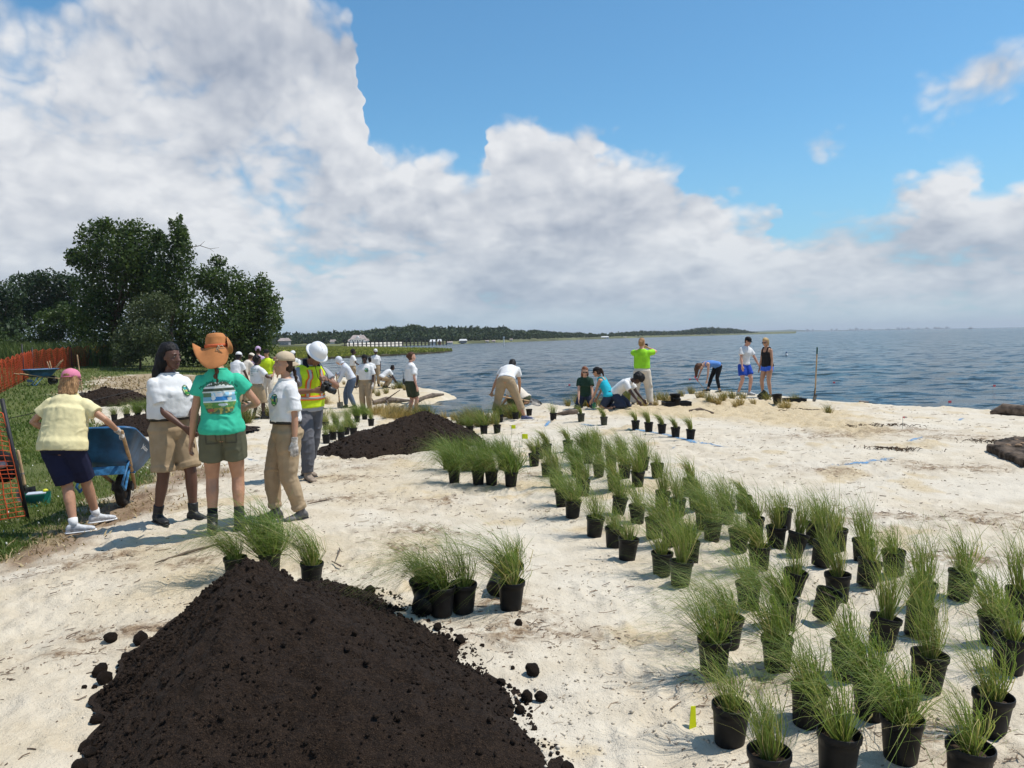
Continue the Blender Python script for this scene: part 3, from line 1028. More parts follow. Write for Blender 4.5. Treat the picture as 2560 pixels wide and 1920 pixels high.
tree('brownish_shrub', 'brownish green shrub between pine and thicket', 'shrub',
     [(205, 810, 36, 42), (215, 855, 42, 38), (255, 880, 32, 32)], 52, (215, 900), leaf_m, .2, 2.8, 109, PG, .35, .06)
tree('bank_shrub', 'low shrub on the bank at the edge of the photograph', 'shrub',
     [(60, 860, 42, 24), (20, 870, 40, 24), (-30, 850, 50, 40)], 54, (40, 900), leaf_m, .2, 2.6, 110, PG, .35, .06)
# bare twig reaching out of the vine column
tw = MB()
p0, p1, p2, p3 = at(470, 620, 45), at(500, 614, 45), at(525, 622, 45), at(548, 619, 45)
tw.tube([p0, p1, p2, p3], [.03, .02, .014, .006], 5)
tw.tube([p1, at(512, 603, 45)], [.015, .006], 5)
tw.tube([p2, at(535, 630, 45)], [.01, .005], 5)
tag(tw.build('bare_branch', bark), 'bare grey branch sticking out beside the vine column', 'branch')

# reeds behind the fence
g = np.random.default_rng(55)
n = 5200
Yr = g.uniform(47.5, 56, n); pxr = g.uniform(-120, 300, n)
Xr = np.array([at(a, 880, b).x for a, b in zip(pxr, Yr)])
Zr = h_soft(Xr, Yr)
reed_m = blade_mat('reed', [(0, (.045, .075, .016)), (.5, (.085, .125, .028)), (1, (.15, .18, .05))], .6, .3)
me = scatter_blades(n, Xr, Yr, Zr, g.uniform(.8, 1.9, n), np.full(n, .07), (-.08, 0), 56, np.clip(.5 + .3 * g.standard_normal(n), 0, 1), 3, .4)
tag(link_mesh('reeds', me, reed_m), 'tall green reeds and weeds behind the orange fence', 'reeds', None, 'stuff')

# ---- lawn
g = np.random.default_rng(57)
def lawn_pts(n, r0, r1, a0, a1, thr, seed):
    g = np.random.default_rng(seed)
    r = np.exp(g.uniform(math.log(r0), math.log(r1), n)); a = g.uniform(a0, a1, n)
    X, Y = np.sin(a) * r, np.cos(a) * r
    m = masks(X, Y)[0]
    k = m > g.uniform(thr, 1.0, n)
    X, Y = X[k], Y[k]
    return X, Y, h_full(X, Y)
lawn_m = blade_mat('lawn_blade', [(0, (.065, .105, .018)), (.5, (.125, .170, .034)), (.85, (.20, .215, .06)), (1, (.34, .29, .14))], .6, .3)
X, Y, Z = lawn_pts(95000, 4.5, 17, -.80, -.28, .25, 58)
n = len(X)
tint = np.clip(.45 + .28 * fb2(X * .9, Y * .9, 3, 91) + .14 * g.standard_normal(n), 0, 1)
me1 = scatter_blades(n, X, Y, Z - .004, g.uniform(.03, .085, n), g.uniform(.006, .013, n), (-.15, 0), 59, tint, 2, .8)
tag(link_mesh('lawn_grass', me1, lawn_m), 'short green lawn grass near the wheelbarrow and fence', 'grass', None, 'stuff')
X, Y, Z = lawn_pts(60000, 15, 58, -.80, -.20, .25, 60)
n = len(X)
tint = np.clip(.40 + .28 * fb2(X * .4, Y * .4, 3, 92) + .12 * g.standard_normal(n), 0, 1)
me2 = scatter_blades(n, X, Y, Z - .01, g.uniform(.05, .13, n), g.uniform(.02, .05, n), (-.1, 0), 61, tint, 2, .8)
tag(link_mesh('lawn_grass', me2, lawn_m), 'lawn further back in front of the thicket', 'grass', None, 'stuff')
# dry straw wisps on the lawn edge and the brown pad
r = np.exp(g.uniform(math.log(6), math.log(40), 30000)); a = g.uniform(-.7, -.1, 30000)
X, Y = np.sin(a) * r, np.cos(a) * r
lw, dr, pd, tn, lt = masks(X, Y)
k = (g.random(30000) < (dr * .45 + pd * .9 + .8 * (lw > .05) * (lw < .8))) & (X < -1.5)
X, Y = X[k], Y[k]; n = len(X); Z = h_full(X, Y)
straw_m = blade_mat('dry_straw', [(0, (.20, .13, .07)), (.5, (.34, .25, .13)), (1, (.46, .37, .22))], .7, .15)
me = scatter_blades(n, X, Y, Z - .003, g.uniform(.015, .05, n) * (r[k] / 12 + .6), g.uniform(.008, .02, n) * (r[k] / 12 + .4), (0, 0), 62, g.random(n), 2, 2.2)
tag(link_mesh('dry_straw', me, straw_m), 'dry straw lying along the lawn edge and on the bare brown pad', 'straw', None, 'stuff')
# clover flowers
X, Y, Z = lawn_pts(1500, 5, 18, -.78, -.33, .6, 63)
P = np.stack([X, Y, Z + .06], 1)
V, F = leaf_cards(P, np.full(len(P), .028), 64, 2.0)
tag(link_mesh('clover_flowers', np_mesh('clover_flowers', V, F), principled('clover_white', (.6, .6, .52), .8, .2)), 'small white clover heads dotted over the near lawn', 'clover', None, 'stuff')

# ---- litter on the sand: twigs, straw bits, shell grit
g = np.random.default_rng(70)
n0 = 110000
r = np.exp(g.uniform(math.log(2.2), math.log(24), n0)); a = g.uniform(-.72, .72, n0)
X, Y = np.sin(a) * r, np.cos(a) * r
lw, dr, pd, tn, lt = masks(X, Y)
ls = sdpoly(X, Y, LAND)
clump = sstep(.1, .8, fb2(X * 2.2, Y * 2.2, 3, 95))
k = (g.random(n0) < (.012 + .03 * sstep(7, 11, r) + .70 * lt + .16 * clump ** 2)) & (lw < .3) & (ls > .3)
X, Y, r = X[k], Y[k], r[k]
n = len(X)
Z = h_full(X, Y)
L = g.exponential(.016, n) * (1 + r / 14) + .006
L = np.minimum(L, .13)
th = g.normal(.3, .9, n)
wd = g.uniform(.0009, .0020, n) * (1 + r / 9)
cs, sn = np.cos(th), np.sin(th)
lift = g.uniform(.0, .35, n) * L * .5
bendv = g.uniform(-.25, .25, n) * L
def P_(t, s):
    off = bendv * (1 - (2 * t - 1) ** 2)
    x = X + cs * L * (t - .5) - sn * (s * wd + off)
    y = Y + sn * L * (t - .5) + cs * (s * wd + off)
    return x, y
vs = []
for t in (0, .5, 1):
    for s, dz in ((-1, 0), (0, 1), (1, 0)):
        x, y = P_(t, s)
        vs.append(np.stack([x, y, Z + .001 + dz * wd * 1.6 + lift * t], 1))
V = np.stack(vs, 1).reshape(-1, 3)
b = np.arange(n) * 9
F = np.concatenate([np.stack([b + i, b + i + 1, b + i + 4, b + i + 3], 1) for i in (0, 1, 3, 4)])
me = np_mesh('twig_litter', V, F)
set_attr(me, 'tint', np.repeat(g.random(n), 9))
twig_m = blade_mat('twig', [(0, (.07, .045, .03)), (.5, (.17, .115, .075)), (1, (.36, .29, .21))], .8, .0)
tag(link_mesh('twig_litter', me, twig_m), 'scattered twigs and dry stalks on the sand', 'litter', None, 'stuff')
# sand crumbs kicked up by feet
n0 = 60000
r = np.exp(g.uniform(math.log(2.2), math.log(20), n0)); a = g.uniform(-.72, .72, n0)
X, Y = np.sin(a) * r, np.cos(a) * r
lw, dr, pd, tn, lt = masks(X, Y)
clump = sstep(.0, .9, fb2(X * 1.7 + 5, Y * 1.7, 3, 97))
k = (g.random(n0) < (.05 + .40 * clump)) & (lw < .3) & (sdpoly(X, Y, LAND) > .3)
X, Y, r = X[k], Y[k], r[k]; n = len(X)
Z = h_full(X, Y)
s = np.minimum(g.exponential(.0020, n) + .0018, .011) * (1 + r / 14)
octa = np.array([(1, 0, 0), (0, 1, 0), (-1, 0, 0), (0, -1, 0), (0, 0, .8), (0, 0, -.8)])
V = octa[None] * s[:, None, None] * g.uniform(.65, 1.3, (n, 6, 1)) + np.stack([X, Y, Z + s * .25], 1)[:, None, :]
b = np.arange(n) * 6
F = np.concatenate([np.stack([b + i, b + (i + 1) % 4, b + 4], 1) for i in range(4)] + [np.stack([b + (i + 1) % 4, b + i, b + 5], 1) for i in range(4)])
me = np_mesh('sand_crumbs', V.reshape(-1, 3), F)
tag(link_mesh('sand_crumbs', me, principled('sand_crumb', (.58, .51, .41), .95, .1, vary=.2, vscale=5)), 'loose crumbs of sand kicked up over the beach', 'sand crumbs', None, 'stuff')

# ================================================================== dark soil heaps
soil_m = bpy.data.materials.new('compost')
soil_m.use_nodes = True
B = NB(soil_m.node_tree)
p = soil_m.node_tree.nodes['Principled BSDF']
tco = B.add('ShaderNodeTexCoord').outputs['Object']
n1, n2_, n3_ = B.noise(tco, 14, 5, .7), B.noise(tco, 70, 4, .7), B.noise(tco, 260, 2, .6)
c = B.mix(B.ss(n1, .3, .7), (.015, .009, .006), (.033, .020, .013))
c = B.mix(B.ss(n2_, .48, .70, 0, .85), c, (.060, .037, .023))
c = B.mix(B.ss(n3_, .60, .70, 0, .7), c, (.14, .09, .055))
c = B.mix(B.ss(n3_, .40, .30, 0, .6), c, (.008, .005, .004))
B.l.new(c, p.inputs['Base Color'])
p.inputs['Roughness'].default_value = .9
p.inputs['Specular IOR Level'].default_value = .2
bp = B.add('ShaderNodeBump')
bp.inputs['Strength'].default_value = 1.0
bp.inputs['Distance'].default_value = .03
B.l.new(B.m('ADD', B.m('MULTIPLY', n2_, 1.0), B.m('MULTIPLY', n3_, .35)), bp.inputs['Height'])
B.l.new(bp.outputs[0], p.inputs['Normal'])

def soil_heap(label, peak, base_pts, height, seed, nth=240, nrr=110, crumbs=2500, csize=.012, ridge=0.0, sharp=1.0, clump=1.0):
    """peak (x,y); base_pts world (x,y) around it"""
    g = np.random.default_rng(seed)
    cx, cy = peak
    bth = np.array([math.atan2(y - cy, x - cx) for x, y in base_pts]); br = np.array([math.hypot(x - cx, y - cy) for x, y in base_pts])
    o = np.argsort(bth); bth, br = bth[o], br[o]
    th = np.linspace(-PI, PI, nth, endpoint=False)
    R = np.interp(th, np.concatenate([bth - 2 * PI, bth, bth + 2 * PI]), np.tile(br, 3))
    kk = np.ones(9) / 9
    R = np.convolve(np.concatenate([R[-4:], R, R[:4]]), kk, 'valid')
    R = R * (1 + .05 * fb2(np.cos(th) * 4 + seed, np.sin(th) * 4, 3, seed))
    t = np.linspace(0, 1.04, nrr)
    TT, TH = np.meshgrid(t, th, indexing='ij')
    RR = TT * R[None, :]
    X, Y = cx + RR * np.cos(TH), cy + RR * np.sin(TH)
    pr = np.clip(1 - TT, -.05, 1) ** sharp
    pr = np.where(TT < .07, pr - (.07 - TT) ** 2 * 3.0, pr)
    Z = h_soft(X, Y) + height * pr
    if ridge:
        da = np.abs((TH - ridge + PI) % (2 * PI) - PI)
        Z = Z + .13 * np.exp(-np.abs(da * np.maximum(TT, .02) * 2.6) ** 1.3 / .28) * np.sin(np.clip(TT, 0, 1) * PI) ** .8
    edge_f = sstep(1.0, .8, TT)
    n_ = .045 * fb2(X * 2.3, Y * 2.3, 3, seed + 1) * edge_f
    n_ = n_ + clump * (.016 * (1 - 2 * np.abs(vn2(X * 11, Y * 11, seed + 4))) + .011 * vn2(X * 26, Y * 26, seed + 5) + .009 * vn2(X * 55, Y * 55, seed + 6) + .005 * vn2(X * 95, Y * 95, seed + 7))
    Z = Z + n_ * sstep(1.04, .93, TT) - .03 * sstep(.97, 1.04, TT)
    root = empty('soil_heap', (cx, cy, float(h_soft(np.array([cx]), np.array([cy]))[0])))
    off = np.array(root.location)
    idx = np.arange(nrr * nth).reshape(nrr, nth)
    q = np.stack([idx[:-1], idx[1:], np.roll(idx, -1, 1)[1:], np.roll(idx, -1, 1)[:-1]], -1).reshape(-1, 4)
    me = np_mesh('heap_body', np.stack([X, Y, Z], -1).reshape(-1, 3) - off, q)
    link_mesh('heap_body', me, soil_m, root, True)
    # crumbs
    ti = np.clip(1.05 - g.exponential(.16, crumbs), .05, 1.12) if crumbs else np.zeros(0)
    half = crumbs // 2
    ti[:half] = np.sqrt(g.random(half)) * 1.0
    tj = g.uniform(-PI, PI, crumbs)
    Rj = np.interp(tj, th, R, period=2 * PI)
    Xc, Yc = cx + ti * Rj * np.cos(tj), cy + ti * Rj * np.sin(tj)
    ii = np.clip((ti / 1.04 * (nrr - 1)).astype(int), 0, nrr - 1); jj = ((tj + PI) / (2 * PI) * nth).astype(int) % nth
    Zc = np.where(ti < 1.0, Z[ii, jj], h_full(Xc, Yc))
    s = csize * np.exp(g.normal(-.3, .55, crumbs)); s = np.minimum(s, csize * 3.2)
    bm = bmesh.new(); bmesh.ops.create_icosphere(bm, subdivisions=1, radius=1.0)
    iv = np.array([v.co[:] for v in bm.verts]); iff = np.array([[v.index for v in f.verts] for f in bm.faces]); bm.free()
    V = iv[None] * s[:, None, None] * g.uniform(.7, 1.25, (crumbs, len(iv), 1)) + np.stack([Xc, Yc, Zc + s * .25], 1)[:, None, :] - off
    F = (iff[None] + (np.arange(crumbs) * len(iv))[:, None, None]).reshape(-1, 3)
    o = link_mesh('soil_crumbs', np_mesh('soil_crumbs', V.reshape(-1, 3), F), soil_m, root, True)
    o['kind'] = 'stuff'
    tag(root, label, 'soil heap', 'heaps of dark compost')
    return root

def gxy(px, py):
    p = ground_px(px, py, False); return (p.x, p.y)
pk = at(628, 1395, 4.05)
front_base = [gxy(232, 1925), gxy(268, 1800), gxy(296, 1700), gxy(345, 1630), gxy(395, 1592), gxy(1345, 1925), gxy(1318, 1800), gxy(1262, 1722), gxy(1160, 1650), gxy(1060, 1572), gxy(985, 1520), (-.9, 2.62), (-.4, 2.62), (-1.4, 2.66), (-1.9, 4.85), (-1.35, 5.02), (-.9, 4.98)]
soil_heap('big heap of dark crumbly compost in the foreground', (pk.x, pk.y), front_base, pk.z - .0, 201, 330, 170, 12000, .0052, sharp=1.06, clump=.8, ridge=-1.42)
pk2 = at(1062, 1046, 13.6)
soil_heap('wide heap of dark compost behind the bushy cluster of potted grass', (pk2.x, pk2.y),
          [gxy(806, 1139), gxy(850, 1143), gxy(905, 1148), gxy(960, 1141), gxy(1050, 1132), gxy(1110, 1128), gxy(1190, 1100), (pk2.x + .6, 14.9), (pk2.x - .3, 15.0), (pk2.x - 1.2, 14.6)], pk2.z + .30, 202, 220, 90, 2500, .011, sharp=.72)
p = ground_px(292, 1008, False)
soil_heap('small dark compost heap on bare ground near the far wheelbarrow', (p.x - .15, p.y), [(p.x + 1.25 * math.cos(t), p.y + .9 * math.sin(t)) for t in np.linspace(0, 2 * PI, 12, endpoint=False)], .50, 203, 150, 60, 900, .016, sharp=.7)
p = ground_px(440, 1078, False)
soil_heap('long dark compost heap behind the two talking women', (p.x - .4, p.y), [(p.x + 1.75 * math.cos(t), p.y + .95 * math.sin(t)) for t in np.linspace(0, 2 * PI, 12, endpoint=False)], .46, 204, 170, 60, 900, .015, sharp=.7)

# big loose clods, each one lifted away by hand
g = np.random.default_rng(77)
clods = [(278, 1595, 15, 'round clod of soil alone on the sand well clear of the heap'), (250, 1671, 17, 'largest round sandy clod beside the compost heap'), (352, 1597, 19, 'clod at the upper edge of the big heap'),
         (316, 1641, 13, 'clod just below the upper clod of the big heap'), (288, 1690, 17, None), (237, 1712, 6, None), (262, 1708, 6, None), (285, 1728, 13, None), (272, 1745, 15, None), (268, 1785, 15, None),
         (238, 1850, 17, None), (270, 1838, 14, None), (252, 1876, 15, None), (228, 1902, 18, None),
         (1150, 1607, 15, None), (1332, 1671, 20, None), (1252, 1702, 13, None), (1318, 1741, 17, None), (1352, 1743, 17, None), (1094, 1580, 12, None), (1120, 1600, 9, None), (1300, 1775, 14, None), (1420, 1912, 20, None), (1205, 1613, 7, None), (1282, 1668, 6, None), (925, 1484, 14, None), (1297, 1567, 12, None)]
bm = bmesh.new(); bmesh.ops.create_icosphere(bm, subdivisions=3, radius=1.0)
cv = []
for s in range(5):
    b2 = bm.copy()
    for v in b2.verts:
        c = v.co
        k = 1 + .22 * mnoise.noise(c * 1.4 + Vector((s * 7, 0, 0))) + .12 * mnoise.noise(c * 3.5 + Vector((0, s * 5, 0))) + .06 * mnoise.noise(c * 8)
        v.co = c * k
    me = bpy.data.meshes.new('clod'); b2.to_mesh(me); b2.free()
    me.materials.append(soil_m); me.polygons.foreach_set('use_smooth', np.ones(len(me.polygons), dtype=bool))
    cv.append(me)
bm.free()
for i, (x, y, r_, lab) in enumerate(clods):
    p = ground_px(x - (26 if (x < 300 and y > 1680) else 0), y + r_ * .6)
    dd = math.hypot(p.x, p.y)
    s = r_ * dd / FPX
    o = bpy.data.objects.new('soil_clod', cv[i % 5]); COL.objects.link(o)
    o.location = (p.x, p.y, p.z + s * .55); o.scale = (s, s * .95, s * .8); o.rotation_euler = (i, i * 2.1, i * .7)
    left = x < 700
    rank = sorted([c[1] for c in clods if (c[0] < 700) == left]).index(y) + 1
    tag(o, lab or ('dark soil clod, %s from the top along the %s edge of the big heap' % (ordinal(rank), 'lawn side' if left else 'water side')), 'clod', 'clods rolled from the big heap')
# ================================================================== nursery pots of grass
grass_ramp = [(0, (.068, .128, .022)), (.45, (.150, .215, .042)), (.8, (.27, .295, .085)), (1, (.44, .36, .18))]
grass_m = blade_mat('pot_grass', grass_ramp, .5, .35)
strawg_m = blade_mat('planted_grass', [(0, (.07, .10, .02)), (.4, (.16, .16, .04)), (.75, (.33, .24, .09)), (1, (.46, .34, .15))], .6, .3)

def tuft(n, h0, h1, spread, lean, droop, seed, w=.0040, base_r=.035, segs=5, tint0=.4, z0=.0, dry=.12):
    g = np.random.default_rng(seed)
    a = g.uniform(0, 2 * PI, n); rb = base_r * np.sqrt(g.random(n))
    bx, by = rb * np.cos(a), rb * np.sin(a)
    L = g.uniform(h0, h1, n)
    oa = a + g.normal(0, .6, n)
    tl = np.abs(g.normal(0, spread, n))
    tl = np.minimum(tl, 1.25)
    dxi, dyi, dzi = np.cos(oa) * np.sin(tl), np.sin(oa) * np.sin(tl), np.cos(tl)
    lx = lean[0] * g.uniform(.4, 1.5, n); ly = lean[1] * g.uniform(.4, 1.5, n) + g.normal(0, .12, n)
    dr = droop * g.uniform(.3, 1.6, n)
    fa = g.uniform(0, PI, n)
    kink = g.normal(0, .05, n)
    cs, sn = np.cos(fa), np.sin(fa)
    vs = []
    for k in range(segs + 1):
        t = k / segs
        x = bx + L * (dxi * t + lx * t * t + kink * math.sin(t * 5))
        y = by + L * (dyi * t + ly * t * t + kink * math.cos(t * 4) * .5)
        z = z0 + L * (dzi * t * (1 - .15 * t * np.abs(lx)) - dr * t ** 3)
        z = np.maximum(z, -.12)
        ww = w * (1 - t ** 1.6 * .92) * .5
        vs.append(np.stack([x - cs * ww, y - sn * ww, z], 1)); vs.append(np.stack([x + cs * ww, y + sn * ww, z], 1))
    m = 2 * (segs + 1)
    V = np.stack(vs, 1).reshape(-1, 3)
    b = np.arange(n) * m
    F = np.concatenate([np.stack([b + 2 * k, b + 2 * k + 1, b + 2 * k + 3, b + 2 * k + 2], 1) for k in range(segs)])
    me = np_mesh('grass', V, F)
    tn = np.clip(tint0 + .2 * g.standard_normal(n), 0, .85)
    isdry = g.random(n) < dry
    tn = np.where(isdry, g.uniform(.85, 1, n), tn)
    tv = np.repeat(tn, m).reshape(n, m)
    bb = np.repeat(np.arange(segs + 1) / segs, 2)[None]
    tv = np.clip(tv + .30 * (1 - bb) ** 3 * (g.random((n, 1)) < .6), 0, 1)
    set_attr(me, 'tint', tv.ravel())
    me.materials.append(grass_m)
    return me

POT_R, POT_H = .0785, .172
def pot_mesh():
    n = 22
    prof = [(.058, 0), (.061, .004), (.0655, .05), (.0715, .12), (.0745, .146), (.0795, .147), (.0805, .156), (.0810, .170), (.0795, .173), (.0765, .172), (.0750, .165), (.0715, .13), (.0705, .128)]
    mb = MB().lathe(prof, n, True, False)
    return mb.mesh('pot')
pot_mat = principled('black_pot_plastic', (.008, .008, .009), .5, .22, vary=.35, vscale=9, bump=.12, bscale=25)
pot_dusty = principled('dusty_pot_plastic', (.016, .015, .014), .6, .2, vary=.5, vscale=7, bump=.12, bscale=25)
pot_olive = principled('olive_pot_plastic', (.030, .034, .020), .5, .4, vary=.3, vscale=9)
PM = []
for mt in (pot_mat, pot_dusty, pot_olive):
    me = pot_mesh(); me.materials.append(mt); me.polygons.foreach_set('use_smooth', np.ones(len(me.polygons), dtype=bool)); PM.append(me)
def soil_disc():
    g = np.random.default_rng(3)
    mb = MB()
    vs = [(0, 0, .139)]; fs = []
    for j, r in enumerate((.025, .05, .0725)):
        for i in range(14):
            t = 2 * PI * i / 14
            vs.append((r * math.cos(t), r * math.sin(t), .133 + g.uniform(-.005, .006)))
    for i in range(14):
        fs.append((0, 1 + i, 1 + (i + 1) % 14))
        for j in range(2):
            a, b = 1 + j * 14 + i, 1 + j * 14 + (i + 1) % 14
            fs.append((a, a + 14, b + 14, b))
    mb.add(vs, fs)
    me = mb.mesh('soil'); me.materials.append(principled('pot_soil', (.05, .035, .024), .95, .15, vary=.5, vscale=40, bump=.6, bscale=90))
    return me
SOIL = soil_disc()
zt = .132
TUFTS = {
 'wispy': [tuft(140, .28, .58, .34, (-.48, -.05), .42, 300 + i, z0=zt, w=.0036, base_r=.026, tint0=.5) for i in range(3)],
 'full': [tuft(260, .30, .60, .42, (-.42, -.05), .48, 310 + i, z0=zt, base_r=.032, w=.0038) for i in range(3)],
 'upright': [tuft(170, .28, .54, .20, (-.24, 0), .22, 320 + i, z0=zt, tint0=.55, w=.0038, base_r=.026) for i in range(3)],
 'leaning': [tuft(240, .34, .68, .32, (-.98, -.08), .60, 330 + i, z0=zt, w=.0038, base_r=.028) for i in range(2)],
 'hook': [tuft(95, .26, .44, .10, (-.55, 0), .36, 340 + i, w=.0075, base_r=.020, z0=zt, tint0=.55, dry=.25) for i in range(3)],
 'short': [tuft(120, .18, .42, .34, (-.32, 0), .34, 350 + i, z0=zt, w=.0038, base_r=.026, tint0=.5) for i in range(2)],
 'bushy': [tuft(480, .36, .66, .46, (-.38, -.1), .55, 360 + i, w=.0055, z0=zt, base_r=.045, tint0=.35, dry=.06) for i in range(3)],
 'pale': [tuft(200, .18, .34, .50, (-.2, 0), .25, 370 + i, w=.007, z0=zt, tint0=.75, dry=.3) for i in range(1)],
}
DESC = {'wispy': 'wispy green', 'full': 'full arching green', 'upright': 'upright green', 'leaning': 'long wind bent green', 'hook': 'slim hooked green', 'short': 'short green', 'bushy': 'thick bushy green', 'pale': 'pale straw tipped', None: 'no'}
_cnt = {}
def pot(px, py, kind='wispy', tilt=0.0, tiltf=0.0, scale=1.0, mat=0, z=None, rot=None):
    p = ground_px(px, py)
    root = empty('grass_pot' if kind else 'empty_pot', (p.x, p.y, p.z - .004))
    k = _cnt.get(kind, 0); _cnt[kind] = k + 1
    rz = ((k * 1.7) % 1.0 - .5) * .9 if rot is None else rot
    root.rotation_euler = (rad(tiltf), rad(tilt), rz)
    if tilt or tiltf: root.location.z += -.002 + .055 * abs(math.sin(rad(max(abs(tilt), abs(tiltf)))))
    s = scale * (.97 + .06 * ((k * .37) % 1))
    root.scale = (s, s, s)
    link_mesh('pot', PM[mat], None, root)
    link_mesh('soil', SOIL, None, root)
    if kind:
        me = TUFTS[kind][k % len(TUFTS[kind])]
        o = link_mesh('grass', me, None, root)
        q = .88 + .26 * ((k * .61) % 1)
        o.scale = (q, q, q); o.location.z = zt * (1 - q)
    return root

ORD = ['first', 'second', 'third', 'fourth', 'fifth', 'sixth', 'seventh', 'eighth', 'ninth', 'tenth', 'eleventh', 'twelfth', 'thirteenth', 'fourteenth']
# the scattered field towards the water side; (x, y of base, grass, tilt sideways, tilt back)
FIELD = [
 (2091, 1945, 'wispy', 4, 0), (1923, 1990, 'upright', 0, 0), (2251, 1896, 'full', 0, 3), (2418, 1975, 'wispy', 3, 0), (1823, 1848, 'wispy', 3, 0), (2018, 1806, 'full', 4, 0), (2472, 1829, 'wispy', 5, 0), (2177, 1792, 'full', 0, 0),
 (2314, 1730, 'upright', 6, 0), (1783, 1690, 'full', 2, 0), (1943, 1678, 'full', 0, 0), (2114, 1694, 'wispy', 4, 0), (2518, 1684, 'wispy', 8, 0), (2201, 1617, 'upright', 12, 0), (1819, 1617, 'leaning', 4, 0), (2484, 1605, 'full', 0, 0),
 (2289, 1580, 'full', 12, 0), (1960, 1565, 'leaning', 0, 0), (2054, 1544, None, 17, 0), (2543, 1545, 'upright', 5, 0), (1871, 1521, 'wispy', 0, 0), (2303, 1515, 'upright', 4, 0), (2395, 1496, 'wispy', 10, 0), (2094, 1493, 'upright', 0, 0),
 (1977, 1482, 'short', 12, 0), (2165, 1466, 'wispy', 14, 0), (1700, 1465, 'upright', 5, 0), (2235, 1439, 'short', -2, 0), (1654, 1432, 'wispy', 2, 0), (1898, 1427, 'leaning', 0, 0), (2050, 1416, 'upright', 12, 0), (1724, 1408, 'full', 0, 0),
 (2156, 1401, 'upright', 2, 0), (1567, 1397, 'short', 6, 0), (1983, 1389, 'upright', 20, 0), (2093, 1376, 'wispy', 0, 0), (1847, 1376, 'wispy', 0, 0), (1939, 1366, 'upright', 2, 0), (1534, 1367, 'short', 3, 0), (1678, 1363, 'full', 0, 0),
 (2032, 1362, 'wispy', 10, 0), (1779, 1351, 'full', 5, 0), (1634, 1341, 'wispy', 2, 0), (1888, 1341, 'leaning', 0, 0), (1485, 1335, 'wispy', 6, 0), (1760, 1326, 'full', 0, 0), (1958, 1319, 'short', 0, 0), (1816, 1311, 'full', 0, 0),
 (1593, 1308, 'wispy', 0, 0), (1431, 1296, 'full', 4, 0), (1695, 1289, 'upright', 0, 0), (1545, 1288, 'full', 10, 0), (1741, 1278, 'full', 0, 0), (1860, 1278, 'hook', 0, 0), (1653, 1274, 'upright', 8, 0), (1406, 1268, 'full', 0, 0),
 (1718, 1240, 'hook', 12, 0), (1458, 1241, 'full', 0, 0), (1535, 1230, 'leaning', 0, 0), (1390, 1222, 'upright', 0, 0), (1594, 1220, 'full', 2, 0), (1562, 1199, 'full', 0, 0), (1643, 1195, 'short', 0, 0), (1497, 1192, 'full', 0, 0), (1442, 1192, 'bushy', 0, 0),
 (1367, 1188, 'short', 2, 0), (1607, 1180, 'full', 3, 0), (1335, 1165, 'hook', 2, 0), (1470, 1160, 'bushy', 0, 0), (1528, 1165, 'full', 0, 0), (1555, 1151, 'full', 0, 0), (1348, 1148, 'short', 0, 0), (1367, 1141, 'hook', 0, 0), (1492, 1138, 'full', 0, 0), (1420, 1132, 'hook', 0, 0),
]
FIELD.sort(key=lambda t: -t[1])
rows, cur = [], []
for f in FIELD:
    cur.append(f)
    if len(cur) == 7: rows.append(cur); cur = []
if cur: rows.append(cur)
for ri, row in enumerate(rows):
    row.sort(key=lambda t: t[0])
    for ci, (x, y, kd, tl, tb) in enumerate(row):
        o = pot(x, y, kd, tl, tb, mat=1 if (int(x) * 7 + int(y)) % 4 == 0 else 0)
        extra = ''
        if kd is None:
            lab = 'tilted black nursery pot without visible grass in the field'
        else:
            lab = '%spot of %s grass, %s from left, %s field row from front' % (extra, DESC[kd], ordinal(ci + 1), ordinal(ri + 1))
        tag(o, lab, 'potted grass', 'potted grasses scattered in the field on the sand')

def thing_(o): o['kind'] = 'thing'
def named(lst, group, fmt):
    lst = sorted(lst, key=lambda t: t[0])
    for i, t in enumerate(lst):
        x, y, kd = t[:3]
        o = pot(x, y, kd, t[3] if len(t) > 3 else 0, t[4] if len(t) > 4 else 0, mat=t[5] if len(t) > 5 else 0)
        tag(o, fmt % (DESC[kd], ORD[i]), 'potted grass', group)
named([(1136, 1208, 'bushy'), (1196, 1212, 'bushy'), (1229, 1212, 'full'), (1277, 1216, 'bushy', 3), (1120, 1172, 'bushy'), (1165, 1178, 'bushy'), (1215, 1176, 'bushy'), (1258, 1172, 'bushy')], 'bushy cluster of potted grass by the compost heap',
      'pot of %s grass, %s from left in the dense bushy cluster')
named([(1383, 1051, 'short', 2), (1453, 1056, 'hook', 0, 0, 2), (1510, 1062, 'hook', 0, 0, 2), (1589, 1073, 'hook'), (1622, 1079, 'hook'), (1655, 1084, 'hook'), (1689, 1091, 'hook', 0, 0, 1), (1726, 1098, 'hook', 3)], 'row of potted grass along the blue paint line',
      'pot of %s grass, %s from left in single row along blue paint')
named([(1175, 1086, 'full'), (1210, 1086, 'full'), (1243, 1083, 'upright'), (1250, 1056, 'full'), (1289, 1049, 'full'), (1323, 1039, None)], 'pots around the bending digger',
      'black pot with %s grass, %s from left around the bending digger')
named([(816, 1110, 'short'), (833, 1101, 'pale'), (853, 1105, 'full'), (866, 1089, 'pale'), (884, 1092, 'full'), (893, 1055, 'bushy'), (912, 1050, 'bushy'), (928, 1066, 'upright'), (815, 1075, 'pale'), (840, 1068, 'full'), (870, 1065, 'full')], 'pots between hard hat man and wide heap',
      'pot of %s grass, %s from left between hard hat and wide heap')
named([(286, 1052, 'full'), (318, 1050, 'full'), (345, 1046, 'bushy'), (372, 1046, 'bushy')], 'pots between the two far compost heaps', 'pot of %s grass, %s from left between two far compost heaps')
